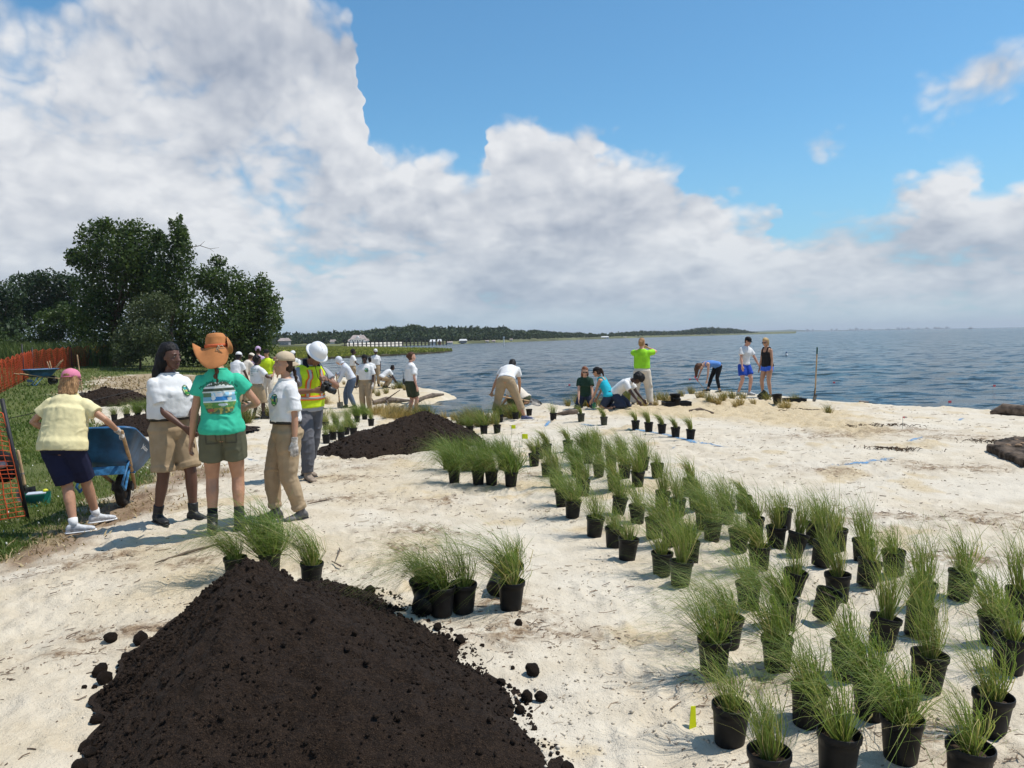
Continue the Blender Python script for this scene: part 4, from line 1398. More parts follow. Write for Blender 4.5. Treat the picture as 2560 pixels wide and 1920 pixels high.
named([(590, 1447, 'leaning'), (676, 1432, 'bushy'), (778, 1464, 'leaning', 4)], 'pots behind the peak of the big heap', 'pot of %s grass, %s from left behind peak of big heap')
o = pot(1104, 1550, 'leaning', 2); tag(o, 'black pot with grass bent far over, touching the big heap edge', 'potted grass', 'pots beside the big heap')
o = pot(1158, 1536, 'wispy', 2); tag(o, 'bluish black pot of wispy grass, middle of the trio beside the big heap', 'potted grass', 'pots beside the big heap')
o = pot(1277, 1533, 'leaning', 3); tag(o, 'black pot of straw tipped grass standing apart beside the big heap', 'potted grass', 'pots beside the big heap')
o = pot(1238, 1500, 'short', -8, -70); tag(o, 'black pot lying on its side behind the pots by the big heap', 'potted grass', 'pots beside the big heap')
o = pot(1262, 1470, 'short', 20, 10); tag(o, 'tipped pot of grass furthest back beside the big heap', 'potted grass', 'pots beside the big heap')
o = pot(1056, 1556, None, 0, -80); tag(o, 'empty black pot lying at the edge of the big heap', 'pot', 'pots beside the big heap')
o = pot(1068, 1530, 'wispy', -10, 0); tag(o, 'pot half hidden behind the bent grass at the big heap edge', 'potted grass', 'pots beside the big heap')

# pots and trays on the planted crest
o = pot(1693, 1018, None, scale=1.25); tag(o, 'upright empty black pot in front of the flat tray on the crest', 'pot', 'empty pots on the crest')
o = pot(1944, 1010, None, -4, scale=1.6); tag(o, 'larger empty black bucket beside the woman in black tank top', 'pot', 'empty pots on the crest')
o = pot(1897, 1000, None, 55, scale=1.5); tag(o, 'empty black pot tipped over at the feet of woman in black', 'pot', 'empty pots on the crest')
def tray(px, py, w, d, h, label):
    p = ground_px(px, py)
    mb = MB()
    for (cx, cy, sx, sy) in ((0, -d / 2, w, .02), (0, d / 2, w, .02), (-w / 2, 0, .02, d - .02), (w / 2, 0, .02, d - .02)):
        mb.box((cx, cy, h / 2), (sx, sy, h))
    mb.box((0, 0, .012), (w - .02, d - .02, .016))
    mb.box((0, -d / 2, h + .006), (w + .03, .035, .012)); mb.box((0, d / 2, h + .006), (w + .03, .035, .012))
    mb.box((-w / 2, 0, h + .005), (.035, d - .04, .010)); mb.box((w / 2, 0, h + .005), (.035, d - .04, .010))
    o = mb.build('plant_tray', pot_mat, None, False, (p.x, p.y, p.z + .002))
    o.rotation_euler = (0, 0, .08)
    tag(o, label, 'tray', 'black plant trays')
    return p
tp = tray(1691, 1016, .66, .42, .11, 'flat black plant tray carrying a pot on the crest')
o = pot(1690, 1004, None, scale=1.75); o.location = (tp.x - .02, tp.y + .05, tp.z + .02); tag(o, 'wide empty black pot standing in the flat tray on the crest', 'pot', 'empty pots on the crest')
tray(1986, 1006, .52, .36, .11, 'shallow black plant tray near the standing shovel')

# grasses already planted in the sand, no pots
plant_tuft = []
for i in range(4):
    me = tuft(120, .22, .46, .36, (-.25, 0), .25, 400 + i, w=.0085, base_r=.07, tint0=.35, dry=.2); me.materials[0] = strawg_m; plant_tuft.append(me)
for i in range(3):
    me = tuft(100, .18, .38, .30, (-.2, 0), .25, 410 + i, w=.0085, base_r=.06, tint0=.72, dry=.3); me.materials[0] = strawg_m; plant_tuft.append(me)
for i in range(2):
    me = tuft(380, .35, .72, .55, (-.32, 0), .35, 420 + i, w=.010, base_r=.16, tint0=.2, dry=.08); me.materials[0] = strawg_m; plant_tuft.append(me)
me = tuft(900, .25, .6, .95, (.3, 0), .5, 430, w=.012, base_r=.35, tint0=.92, dry=.6); me.materials[0] = strawg_m; plant_tuft.append(me)
PL = [(1419, 1018, 0), (1444, 1014, 4), (1460, 1016, 7), (1546, 1004, 7), (1562, 1006, 7), (1580, 1003, 7), (1484, 1018, 0), (1503, 1016, 0), (1600, 1012, 4), (1612, 1014, 4), (1643, 1002, 1), (1654, 1001, 4), (1663, 1004, 0), (1704, 990, 2), (1728, 985, 0), (1746, 996, 5), (1757, 996, 5), (1773, 1006, 0),
      (1782, 1009, 4), (1807, 1001, 1), (1814, 996, 2), (1796, 1010, 5), (1830, 998, 0), (1839, 1019, 4), (1852, 1013, 5), (1857, 1000, 1), (1884, 1012, 4), (1918, 1003, 0), (1988, 1006, 2), (2072, 1034, 2), (1954, 1021, 5), (1968, 1019, 5), (1680, 1006, 5), (1640, 1013, 4)]
def name_plants(lst, group, fmt, mul=1.0):
    lst = sorted(lst, key=lambda t: t[0])
    for i, (x, y, k) in enumerate(lst):
        p = ground_px(x, y)
        o = bpy.data.objects.new('beach_grass_clump', plant_tuft[k]); COL.objects.link(o)
        s = mul * (.85 + .3 * ((i * .61) % 1))
        o.location = (p.x, p.y, p.z - .01); o.scale = (s, s, s); o.rotation_euler = (0, 0, ((i * 2.4) % 1 - .5) * 1.2)
        nth = ordinal(i + 1)
        tag(o, fmt % (('straw coloured' if k in (4, 5, 6, 9) else 'green'), nth), 'beach grass', group)
name_plants(PL, 'beach grass planted along the crest', '%s beach grass clump planted in sand, %s from left along the crest')
name_plants([(1060, 1048, 7), (1085, 1049, 0), (1110, 1050, 4), (1135, 1048, 4), (1160, 1062, 7), (1185, 1060, 7), (1205, 1064, 7), (1228, 1060, 1), (1270, 1042, 7), (1285, 1046, 7), (1045, 1050, 4)], 'beach grass around the bending digger', '%s beach grass clump, %s from left near the bending digger')
name_plants([(1000, 972, 7), (985, 974, 1), (965, 985, 0), (1012, 975, 4), (822, 949, 1), (850, 950, 2), (898, 962, 7), (908, 965, 7), (955, 968, 4), (930, 985, 0), (860, 962, 4), (945, 990, 1)], 'beach grass on the sand spit', '%s beach grass clump, %s from left on the sand spit')
name_plants([(560, 975, 7), (590, 985, 7), (620, 1000, 7), (700, 1000, 7), (690, 985, 1), (720, 1010, 7), (600, 1040, 7), (675, 1045, 7), (580, 1050, 7), (610, 1060, 7), (560, 1020, 4), (690, 1020, 4), (740, 1040, 7), (790, 1050, 7), (810, 1060, 1), (760, 1020, 0)], 'beach grass behind the talking women', '%s beach grass clump, %s from left behind the talking women', 1.15)
name_plants([(985, 1040, 9), (1005, 1046, 9), (960, 1034, 9), (795, 1008, 9)], 'heaps of straw by the cove', '%s heap of dry grass by the cove, %s from left')
# ================================================================== people
def cloth(name, base, **k):
    k.setdefault('rough', .85); k.setdefault('spec', .2); k.setdefault('vary', .07); k.setdefault('vscale', 9); k.setdefault('bump', .25); k.setdefault('bscale', 22)
    return principled(name, base, **k)
white_tee = cloth('white_tee', (.70, .70, .705), vary=.05)
khaki = cloth('khaki_twill', (.36, .265, .165), bump=.3)
khaki2 = cloth('pale_khaki_twill', (.64, .57, .48))
olive = cloth('olive_twill', (.115, .115, .075))
teal = cloth('teal_tee', (.045, .47, .30))
yellow_tee = cloth('pale_yellow_tee', (.74, .66, .38))
navy = cloth('navy_twill', (.014, .016, .045))
grey_work = cloth('grey_work_cloth', (.105, .105, .118))
grey_tee = cloth('grey_tee', (.32, .33, .37))
hivis = cloth('hivis_yellow', (.55, .72, .02), rough=.6)
lime = cloth('lime_tee', (.30, .66, .03))
black_cloth = cloth('black_cloth', (.012, .012, .014))
dkgreen = cloth('dark_green_tee', (.018, .05, .035))
cyan = cloth('cyan_tank', (.02, .42, .55))
bluetop = cloth('blue_tank', (.10, .24, .58), vary=.25, vscale=30)
blueshort = cloth('royal_blue_shorts', (.02, .07, .42))
blueshort2 = cloth('mid_blue_shorts', (.05, .14, .62))
denim = cloth('denim', (.09, .12, .17))
jeans = cloth('dark_jeans', (.03, .04, .07))
green_short = cloth('green_field_shorts', (.045, .055, .03))
tan_cap = cloth('tan_cap_cloth', (.50, .40, .28))
pink_cap = cloth('pink_cap_cloth', (.62, .20, .30))
orange_hat = cloth('orange_hat_cloth', (.46, .19, .07), vscale=14)
hat_band = cloth('hat_band', (.52, .12, .05))
white_hat = principled('white_hard_plastic', (.80, .80, .80), .28, .5, vary=.03, coat=.3)
lav = cloth('lavender_cloth', (.48, .34, .50))
leather = principled('black_boot_leather', (.014, .014, .017), .5, .4, vary=.3, vscale=20, bump=.3)
dusty_boot = principled('dusty_grey_boot', (.13, .125, .125), .8, .3, vary=.3, vscale=14, bump=.3)
tan_boot = principled('tan_suede_boot', (.28, .22, .17), .85, .2, vary=.2, vscale=14)
sneaker = principled('white_grey_sneaker', (.52, .53, .55), .6, .3, vary=.2, vscale=30)
sneaker_d = principled('blue_grey_sneaker', (.10, .11, .20), .7, .3, vary=.3, vscale=30)
glove_m = cloth('work_glove', (.55, .50, .45), vary=.35, vscale=25)
belt_m = principled('belt_leather', (.016, .013, .012), .5, .4)
sock_w = cloth('white_sock', (.72, .72, .72))
def skin(name, c):
    m = principled(name, c, .48, .4, vary=.10, vscale=7)
    p = m.node_tree.nodes['Principled BSDF']
    p.inputs['Subsurface Weight'].default_value = .08
    p.inputs['Subsurface Radius'].default_value = (.02, .008, .004)
    return m
SK = {'dark': skin('skin_dark', (.115, .052, .034)), 'deep': skin('skin_deep', (.065, .032, .022)), 'brown': skin('skin_brown', (.24, .115, .068)), 'tan': skin('skin_tan', (.44, .235, .145)), 'fair': skin('skin_fair', (.56, .33, .235)), 'pink': skin('skin_pink', (.58, .31, .22))}
def hairm(name, c):
    m = bpy.data.materials.new(name); m.use_nodes = True
    B = NB(m.node_tree); p = m.node_tree.nodes['Principled BSDF']
    tcx = B.add('ShaderNodeTexCoord').outputs['Object']
    mp = B.add('ShaderNodeMapping'); mp.inputs['Scale'].default_value = (90, 90, 9); B.l.new(tcx, mp.inputs[0])
    n = B.noise(mp.outputs[0], 1.0, 4, .6)
    B.l.new(B.mix(B.ss(n, .3, .7), tuple(x * .5 for x in c), tuple(x * 1.5 for x in c)), p.inputs['Base Color'])
    p.inputs['Roughness'].default_value = .55; p.inputs['Specular IOR Level'].default_value = .2
    bp = B.add('ShaderNodeBump'); bp.inputs['Strength'].default_value = .8; bp.inputs['Distance'].default_value = .006
    B.l.new(n, bp.inputs['Height']); B.l.new(bp.outputs[0], p.inputs['Normal'])
    return m
HM = {'black': hairm('hair_black', (.010, .009, .010)), 'dark': hairm('hair_dark_brown', (.035, .020, .013)), 'brown': hairm('hair_brown', (.085, .040, .022)), 'red': hairm('hair_red_brown', (.17, .06, .028)), 'blond': hairm('hair_blond', (.46, .31, .14)), 'dirtyblond': hairm('hair_dark_blond', (.30, .17, .08))}
eye_m = principled('eye_white', (.30, .27, .25), .4, .3, vary=0)
iris_m = principled('eye_iris', (.02, .012, .008), .2, .5, vary=0)
lip_m = {'dark': principled('lips_dark', (.20, .07, .06), .4, .4, vary=0), 'fair': principled('lips_fair', (.45, .16, .13), .4, .4, vary=0)}
shade_m = principled('dark_lens', (.008, .008, .009), .12, .6, vary=0)

MTORSO = [(-.11, .085, .075, -.005), (-.07, .150, .105, -.012), (0, .170, .120, -.014), (.08, .160, .112, -.002), (.18, .148, .104, .004), (.28, .158, .112, .008), (.38, .175, .120, .010), (.44, .176, .112, .004), (.48, .150, .094, -.004), (.515, .105, .075, -.010), (.545, .070, .062, -.008), (.56, .060, .058, -.004)]
FTORSO = [(-.11, .085, .075, -.005), (-.07, .160, .108, -.014), (0, .180, .122, -.018), (.08, .162, .110, -.006), (.18, .130, .094, .004), (.28, .138, .102, .006), (.38, .152, .108, .008), (.44, .152, .100, .002), (.48, .130, .085, -.004), (.515, .090, .067, -.010), (.545, .060, .055, -.008), (.56, .050, .050, -.004)]
LEGR = ([0, .25, .6, .95, 1.05, 1.3, 1.6, 1.9, 2.0], [.095, .091, .076, .059, .055, .058, .046, .037, .037])
ARMR = ([0, .3, .7, 1.0, 1.25, 1.6, 1.9, 2.0], [.055, .050, .043, .038, .041, .034, .026, .025])

def ik(a, t, l1, l2, pole):
    a, t, pole = Vector(a), Vector(t), Vector(pole)
    d = t - a
    L = max(.05, min(d.length, (l1 + l2) * .997))
    u = d.normalized()
    t = a + u * L
    x = (l1 * l1 - l2 * l2 + L * L) / (2 * L)
    hgt = math.sqrt(max(l1 * l1 - x * x, 0))
    pv = pole - u * pole.dot(u)
    if pv.length < 1e-5: pv = u.orthogonal()
    return a + u * x + pv.normalized() * hgt, t

def fold_noise(me, amp, seed, fz=1.0):
    co, nn = vcos(me), vnormals(me)
    x, y, z = co.T
    a = .6 * x + .64 * y + .48 * z; b = -.8 * x + .48 * y + .36 * z; c = -.6 * y + .8 * z
    wx, wy, wz = (.05 * pn3(a * 9 + k, b * 9, c * 9, seed + 20 + k) for k in range(3))
    a, b, c = a + wx, b + wy, c + wz
    ph = z * 46 * fz + 5.5 * pn3(a * 6, b * 6, c * 6, seed + 4) + 16 * (x * math.sin(seed) + y * math.cos(seed))
    w = pn3(a * 7, b * 7, c * 7, seed) * .7 + np.maximum(0, np.sin(ph)) ** 2 * .75 * sstep(-.1, .5, pn3(a * 5 + 9, b * 5, c * 5, seed + 7)) + pn3(a * 24, b * 24, c * 24, seed + 2) * .18
    set_cos(me, co + nn * (w * amp)[:, None])

PEOPLE = []
def person(foot, yaw, H=1.7, sex='f', skin='tan', lean=3, side=0, twist=0, pl=.35, pel=(0, 0, .93), head=(0, 0), hand_r=None, hand_l=None, el_r=None, el_l=None, foot_r=(.10, 0), foot_l=(-.10, 0),
           toe_r=-8, toe_l=8, kn_r=(0.1, 1, 0), kn_l=(-.1, 1, 0), shirt=None, pants=None, shoes=None, hair=None, hat=None, belt=True, near=False, fat=1.0, grip=0.0, palm_r=None, palm_l=None, bust=1.0,
           gloves=(), label='', vox=None, neck=.085, dz=0.0, wide=1.0, glasses=False, seed=1, face=True):
    loc = ground_px(*foot) if len(foot) == 2 else Vector(foot)
    root = empty('person', (loc.x, loc.y, loc.z + dz), rad(yaw))
    s = H / 1.7
    root.scale = (s, s, s)
    Rm = Matrix.Rotation
    Cm = Rm(rad(twist), 3, 'Z') @ Rm(rad(side), 3, 'Y') @ Rm(rad(-lean), 3, 'X')
    Pm = Rm(rad(side) * .3, 3, 'Y') @ Rm(rad(-lean * pl), 3, 'X')
    Cq, Pq = Cm.to_quaternion(), Pm.to_quaternion()
    us = np.linspace(0, .57, 39)
    pos = [Vector(pel)]; qs = [Pq.copy()]
    for i in range(1, len(us)):
        q = Pq.slerp(Cq, float(sstep(0, .38, us[i])))
        pos.append(pos[-1] + (q @ Vector((0, 0, 1))) * (us[i] - us[i - 1])); qs.append(q)
    def fr(u):
        if u <= 0: return pos[0] + (Pq @ Vector((0, 0, u))), Pq
        i = min(int(round(u / .57 * 38)), 38)
        return pos[i] + (qs[i] @ Vector((0, 0, u - us[i]))), qs[i]
    T = MTORSO if sex == 'm' else FTORSO
    def tr(u):
        a = [t[0] for t in T]
        return tuple(float(np.interp(u, a, [t[k] for t in T])) for k in (1, 2, 3))
    def ring(u, e=0.0, ew=0.0, hang=0.0):
        hw, hd, yo = tr(u)
        hw, hd = hw * fat, hd * fat
        if hang: hw, hd = max(hw, hang * .168 * fat), max(hd, hang * .115 * fat)
        p, q = fr(u)
        return (p + q @ Vector((0, yo, 0)), q @ Vector((hw + e + ew, 0, 0)), q @ Vector((0, hd + e, 0)))
    v = vox or (.0078 if near else .0135)
    am = 1.0 if sex == 'm' else .88
    # joints
    sw = (.168 if sex == 'm' else .148) * wide
    ps, qsd = fr(.440)
    J = {}
    for sg, nm, hd_, el in ((1, 'r', hand_r, el_r), (-1, 'l', hand_l, el_l)):
        sh = ps + qsd @ Vector((sg * sw, -.005, .0))
        tgt = Vector(hd_) if hd_ is not None else sh + Vector((sg * .06, .04, -.525))
        pole = Vector(el) if el is not None else Vector((sg * .45, -1, -.1))
        e_, w_ = ik(sh, tgt, .285, .255, pole)
        J['sh' + nm], J['el' + nm], J['wr' + nm] = sh, e_, w_
    for sg, nm, ft, kn in ((1, 'r', foot_r, kn_r), (-1, 'l', foot_l, kn_l)):
        hp = Vector(pel) + Pq @ Vector((sg * .088, -.005, -.035))
        an = Vector((ft[0], ft[1], ft[2] if len(ft) > 2 else .085))
        k_, a_ = ik(hp, an, .425, .405, Vector(kn))
        J['hp' + nm], J['kn' + nm], J['an' + nm] = hp, k_, a_
    def path(a, b, c, s_):
        return a.lerp(b, s_) if s_ <= 1 else b.lerp(c, s_ - 1)
    def limb(mb, a, b, c, s0, s1, RR, mul=1.0, e=0.0, steps=9, round_ends=False, flare=0.0):
        ss_ = np.linspace(s0, s1, steps)
        # ease the bend at the middle joint
        pts = [path(a, b, c, float(t)) for t in ss_]
        rd = [float(np.interp(t, RR[0], RR[1])) * mul + e + flare * (t - s0) / max(s1 - s0, .01) for t in ss_]
        mb.tube(pts, rd, 12, True, round_ends)
    body = MB()
    body.loft([ring(t[0]) for t in T], 18)
    if sex == 'f' and bust > 0:
        p_, q_ = fr(.355)
        for sg in (1, -1):
            body.ellipsoid(p_ + q_ @ Vector((sg * .062, .078, 0)), (.062, .052 * bust, .06), q_.to_matrix())
    pb, qb = fr(.535)
    hyaw, hpit = head[0], head[1]
    hrol = head[2] if len(head) > 2 else 0
    Hm = Rm(rad(hyaw), 3, 'Z') @ Rm(rad(hrol), 3, 'Y') @ Rm(rad(-hpit), 3, 'X')
    nd = ((qb @ Vector((0, 0, 1))) * .6 + (Hm @ Vector((0, 0, 1))) * .4).normalized()
    nt = pb + nd * neck
    hc = nt + Hm @ Vector((0, .022, .082))
    hs = 1.0
    def hp_(x, y, z): return hc + Hm @ Vector((x, y, z))
    nr = .056 if sex == 'm' else .048
    body.tube([pb - nd * .03, pb + nd * .03, nt + Hm @ Vector((0, .005, .01)), hp_(0, -.02, -.02)], [nr * 1.25, nr, nr * .98, nr], 12)
    body.ellipsoid(hp_(0, -.008, .025), (.074, .094, .094), Hm, 16, 11)
    X, Yv = Hm @ Vector((1, 0, 0)), Hm @ Vector((0, 1, 0))
    body.loft([(hp_(0, y, z), X * w, Yv * d) for z, w, d, y in ((-.117, .018, .018, .066), (-.105, .034, .032, .056), (-.075, .051, .055, .038), (-.035, .061, .074, .020), (.01, .068, .086, .006), (.05, .066, .084, .0))], 16)
    body.tube([hp_(0, .086, .018), hp_(0, .098, -.012), hp_(0, .108, -.030)], [.008, .011, .013], 8, True, True)
    for sg in (1, -1):
        body.ellipsoid(hp_(sg * .013, .093, -.032), (.009, .011, .008), Hm, 8, 6)
        body.ellipsoid(hp_(sg * .029, .080, .030), (.024, .010, .008), Hm, 10, 6)
        body.ellipsoid(hp_(sg * .040, .062, -.028), (.022, .022, .020), Hm, 10, 6)
        body.ellipsoid(hp_(sg * .073, -.004, -.008), (.009, .018, .030), Hm, 8, 6)
    body.ellipsoid(hp_(0, .086, -.062), (.022, .011, .009), Hm, 10, 6)
    for nm, sg in (('r', 1), ('l', -1)):
        body.ellipsoid(J['sh' + nm], (.058 * am, .058 * am, .058 * am), None, 10, 7)
        limb(body, J['sh' + nm], J['el' + nm], J['wr' + nm], 0, 2, ARMR, am, 0, 13, True)
        limb(body, J['hp' + nm], J['kn' + nm], J['an' + nm], 0, 2, LEGR, 1.0 if sex == 'f' else .97, 0, 15, True)
        # calf
        kc = path(J['hp' + nm], J['kn' + nm], J['an' + nm], 1.32)
        sd_ = (J['an' + nm] - J['kn' + nm]).normalized()
        bk = Vector((0, -1, 0)); bk = (bk - sd_ * bk.dot(sd_)); bk = bk.normalized() if bk.length > .01 else Vector((0, 0, -1))
        body.ellipsoid(kc + bk * .018, (.045, .045, .10), sd_.to_track_quat('Z', 'Y').to_matrix(), 10, 7)
    # hands
    gls = {'r': MB(), 'l': MB()}
    HAND = {}
    for nm, sg, pm in (('r', 1, palm_r), ('l', -1, palm_l)):
        w_ = J['wr' + nm]
        d = (w_ - J['el' + nm]).normalized()
        n_ = Vector(pm) if pm is not None else Vector((-sg, -.25, 0))
        n_ = n_ - d * n_.dot(d)
        n_ = n_.normalized() if n_.length > .05 else d.orthogonal().normalized()
        th = d.cross(n_)
        hint = Vector((0, 1, .35)) if abs(d.z) > .5 else Vector((0, .2, 1))
        if th.dot(hint) < 0: th = -th
        k = 1.0 if sex == 'm' else .92
        tgt = gls[nm] if nm in gloves else body
        ex = .0025 if nm in gloves else 0
        HAND[nm] = (w_ + d * .085 * k + n_ * .02, d, n_, th)
        tgt.loft([(w_ + d * a * k, th * (b + ex) * k, n_ * (c + ex) * k) for a, b, c in ((-.02, .026, .020), (.015, .030, .019), (.045, .039, .018), (.075, .042, .016), (.098, .040, .012))], 12, True, 2.6)
        if nm in gloves:
            tgt.tube([w_ - d * .05, w_ - d * .0], [.036, .031], 12)
        cur = rad(16 + grip * 48)
        for off, ln in ((.0315, .072), (.0105, .081), (-.0105, .076), (-.031, .060)):
            p0 = w_ + d * .088 * k + th * off * k
            dd = (d + th * off * 3.0).normalized(); pts = [p0]
            for j, fr_ in enumerate((.45, .32, .25)):
                a_ = cur * (j + .6)
                dir_ = (dd * math.cos(a_) + n_ * math.sin(a_)).normalized()
                pts.append(pts[-1] + dir_ * ln * fr_ * k)
            tgt.tube(pts, [.0088 + ex, .0082 + ex, .0076 + ex, .0064 + ex], 7, True, True)
        p0 = w_ + d * .030 * k + th * .030 * k
        p1 = p0 + (d * .75 + th * .6 + n_ * (.25 + .5 * grip)).normalized() * .040 * k
        p2 = p1 + (d * .95 + th * (.15 - .3 * grip) + n_ * (.2 + .7 * grip)).normalized() * .032 * k
        tgt.tube([p0 - d * .015, p0, p1, p2], [.012 + ex, .012 + ex, .0095 + ex, .0075 + ex], 8, True, True)
    # feet
    FT = {}
    for nm, sg, toe in (('r', 1, toe_r), ('l', -1, toe_l)):
        a_ = J['an' + nm]
        t_ = rad(toe) if not isinstance(toe, tuple) else 0
        f_ = Vector((-math.sin(t_), math.cos(t_), 0)) if not isinstance(toe, tuple) else Vector(toe).normalized()
        up = Vector((0, 0, 1)) - f_ * f_.z
        up = up.normalized() if up.length > .2 else Vector((0, -1, 0))
        sd = f_.cross(up)
        FT[nm] = (a_ - up * .085, f_, up, sd)
        o0 = FT[nm][0]
        body.loft([(o0 + f_ * y + up * (hh * .5 + .01), sd * w, up * hh * .5) for y, w, hh in ((-.05, .028, .05), (0, .030, .075), (.06, .034, .055), (.12, .037, .035), (.155, .030, .022))], 10)
    bme = union_mesh('body', body, v, 3)
    skin_m = SK[skin]
    link_mesh('body', bme, skin_m, root, True)
    cv = v * 1.25
    out = {'root': root, 'J': J, 'fr': fr, 'hp': hp_, 'Hm': Hm, 'HAND': HAND, 'scale': s}
    # face details
    if face:
        ey = MB(); ir = MB()
        for sg in (1, -1):
            ey.ellipsoid(hp_(sg * .030, .0805, .010), (.0125, .008, .0068), Hm, 10, 7)
            ir.ellipsoid(hp_(sg * .030, .0865, .010), (.0058, .0035, .0058), Hm, 8, 6)
        if glasses:
            sg_ = MB()
            for sg in (1, -1):
                sg_.ellipsoid(hp_(sg * .032, .094, .010), (.027, .008, .020), Hm, 12, 7)
                sg_.tube([hp_(sg * .055, .088, .016), hp_(sg * .079, .01, .014)], [.004, .003], 6)
            sg_.tube([hp_(-.01, .098, .014), hp_(.01, .098, .014)], .004, 6)
            sg_.build('sunglasses', shade_m, root, True)
        else:
            for sg in (1, -1):
                eo = MB().ellipsoid(hp_(sg * .030, .0805, .010), (.0115, .0075, .0055), Hm, 10, 7).build('eye', eye_m, root, True)
                MB().ellipsoid(hp_(sg * .030, .0865, .010), (.0058, .0035, .0058), Hm, 8, 6).build('pupil', iris_m, eo, True)
        lp = MB()
        lp.ellipsoid(hp_(0, .0925, -.0585), (.021, .0075, .0045), Hm, 10, 6)
        lp.ellipsoid(hp_(0, .0915, -.0675), (.018, .0075, .0055), Hm, 10, 6)
        lp.build('lips', lip_m['dark' if skin in ('dark', 'deep', 'brown') else 'fair'], root, True)
        if near:
            for sg in (1, -1):
                eb = MB(); eb.tube([hp_(sg * .014, .0885, .031), hp_(sg * .032, .0890, .036), hp_(sg * .050, .074, .031)], [.003, .0034, .002], 6)
                eb.build('eyebrow', HM[(hair or ('', 'dark'))[1]], root, True)
    for nm in gloves:
        link_mesh('glove', union_mesh('glove', gls[nm], v, 2), glove_m, root, True)
    # pants
    if pants:
        mb = MB()
        loose = pants.get('loose', .016)
        wst = pants.get('waist', .12)
        mb.loft([ring(u, (loose * .9 if u < .0 else min(loose * .9, .014))) for u in np.linspace(-.10, wst, 8)], 18)
        ln = pants['len']
        for nm in 'rl':
            a, b, c = J['hp' + nm], J['kn' + nm], J['an' + nm]
            limb(mb, a, b, c, -.05, ln, LEGR, 1.0, loose, 12, False, pants.get('flare', .004))
            if pants.get('cuff'):
                w0 = pants['cuff']
                limb(mb, a, b, c, ln - w0, ln, LEGR, 1.0, loose + .010 + pants.get('flare', .004), 4)
        me = union_mesh('trousers', mb, cv, 2)
        fold_noise(me, pants.get('fold', .006) * (1.5 if near else 1), seed + 5)
        out['pants'] = link_mesh('shorts' if ln < 1.25 else 'trousers', me, pants['mat'], root, True)
        if pants.get('pocket'):
            pk = MB()
            for nm, sg in (('r', 1), ('l', -1)):
                a, b = J['hp' + nm], J['kn' + nm]
                c = a.lerp(b, .80); dd = (b - a).normalized()
                pk.loft([(c + Vector((sg * .088, 0, 0)) + dd * t_, Vector((.012, 0, 0)), Vector((0, .06, 0))) for t_ in (-.085, .085)], 10, True, 5)
            pk.build('cargo_pocket', pants['mat'], root, True)
        if belt and near:
            mb = MB()
            mb.loft([ring(wst - .035, loose + .006), ring(wst + .005, loose + .006)], 22)
            mb.build('belt', belt_m, root, True)
    # shirt
    if shirt:
        mb = MB()
        loose = shirt.get('loose', .016)
        hem = shirt.get('hem', -.02)
        hang = shirt.get('hang', .92)
        topu = shirt.get('top', .548)
        tank = shirt.get('tank', False)
        uu = list(np.linspace(hem, .45 if not tank else .40, 12)) + ([.475, .50, .525, topu] if not tank else [])
        mb.loft([ring(float(u), (max(loose, (pants or {}).get('loose', 0) + .010) if u < .06 and hem < .03 else loose) if u < .40 else loose * .55, shirt.get('flare', 0) * max(0, .2 - u), hang if u < .38 else 0) for u in uu], 20)
        if sex == 'f' and bust > 0:
            p_, q_ = fr(.35)
            for sg in (1, -1):
                mb.ellipsoid(p_ + q_ @ Vector((sg * .060, .078, -.005)), (.068 + loose * .5, .052 * bust + loose, .072), q_.to_matrix())
        if tank:
            for sg in (1, -1):
                p0, q0 = fr(.38); p1, q1 = fr(.525)
                mb.tube([p0 + q0 @ Vector((sg * .075, .10, 0)), p1 + q1 @ Vector((sg * .085, .045, .0)), p1 + q1 @ Vector((sg * .088, -.02, .005)), p1 + q1 @ Vector((sg * .082, -.075, -.03)), p0 + q0 @ Vector((sg * .06, -.085, .0))], [.03, .024, .022, .024, .03], 8)
        else:
            slv = shirt.get('sleeve', .62)
            for nm in 'rl':
                a, b, c = J['sh' + nm], J['el' + nm], J['wr' + nm]
                mb.ellipsoid(a, (.056 * am + loose * .5,) * 3, None, 12, 8)
                limb(mb, a, b, c, .0, slv, ARMR, am, .008 + loose * .5, 8, False, .020 if slv < 1 else -.002)
        me = union_mesh('shirt', mb, cv, 2)
        fold_noise(me, shirt.get('fold', .0115 if near else .0085), seed)
        out['shirt'] = link_mesh('shirt' if not tank else 'tank_top', me, shirt['mat'], root, True)
    if shirt and near and not shirt.get('tank'):
        c_, a_, b_ = ring(.540, shirt.get('loose', .016) * .55 + .001)
        MB().tube([c_ + a_ * math.cos(2 * PI * i / 20) + b_ * math.sin(2 * PI * i / 20) for i in range(21)], .0075, 7).build('collar_rib', shirt['mat'], out['shirt'], True)
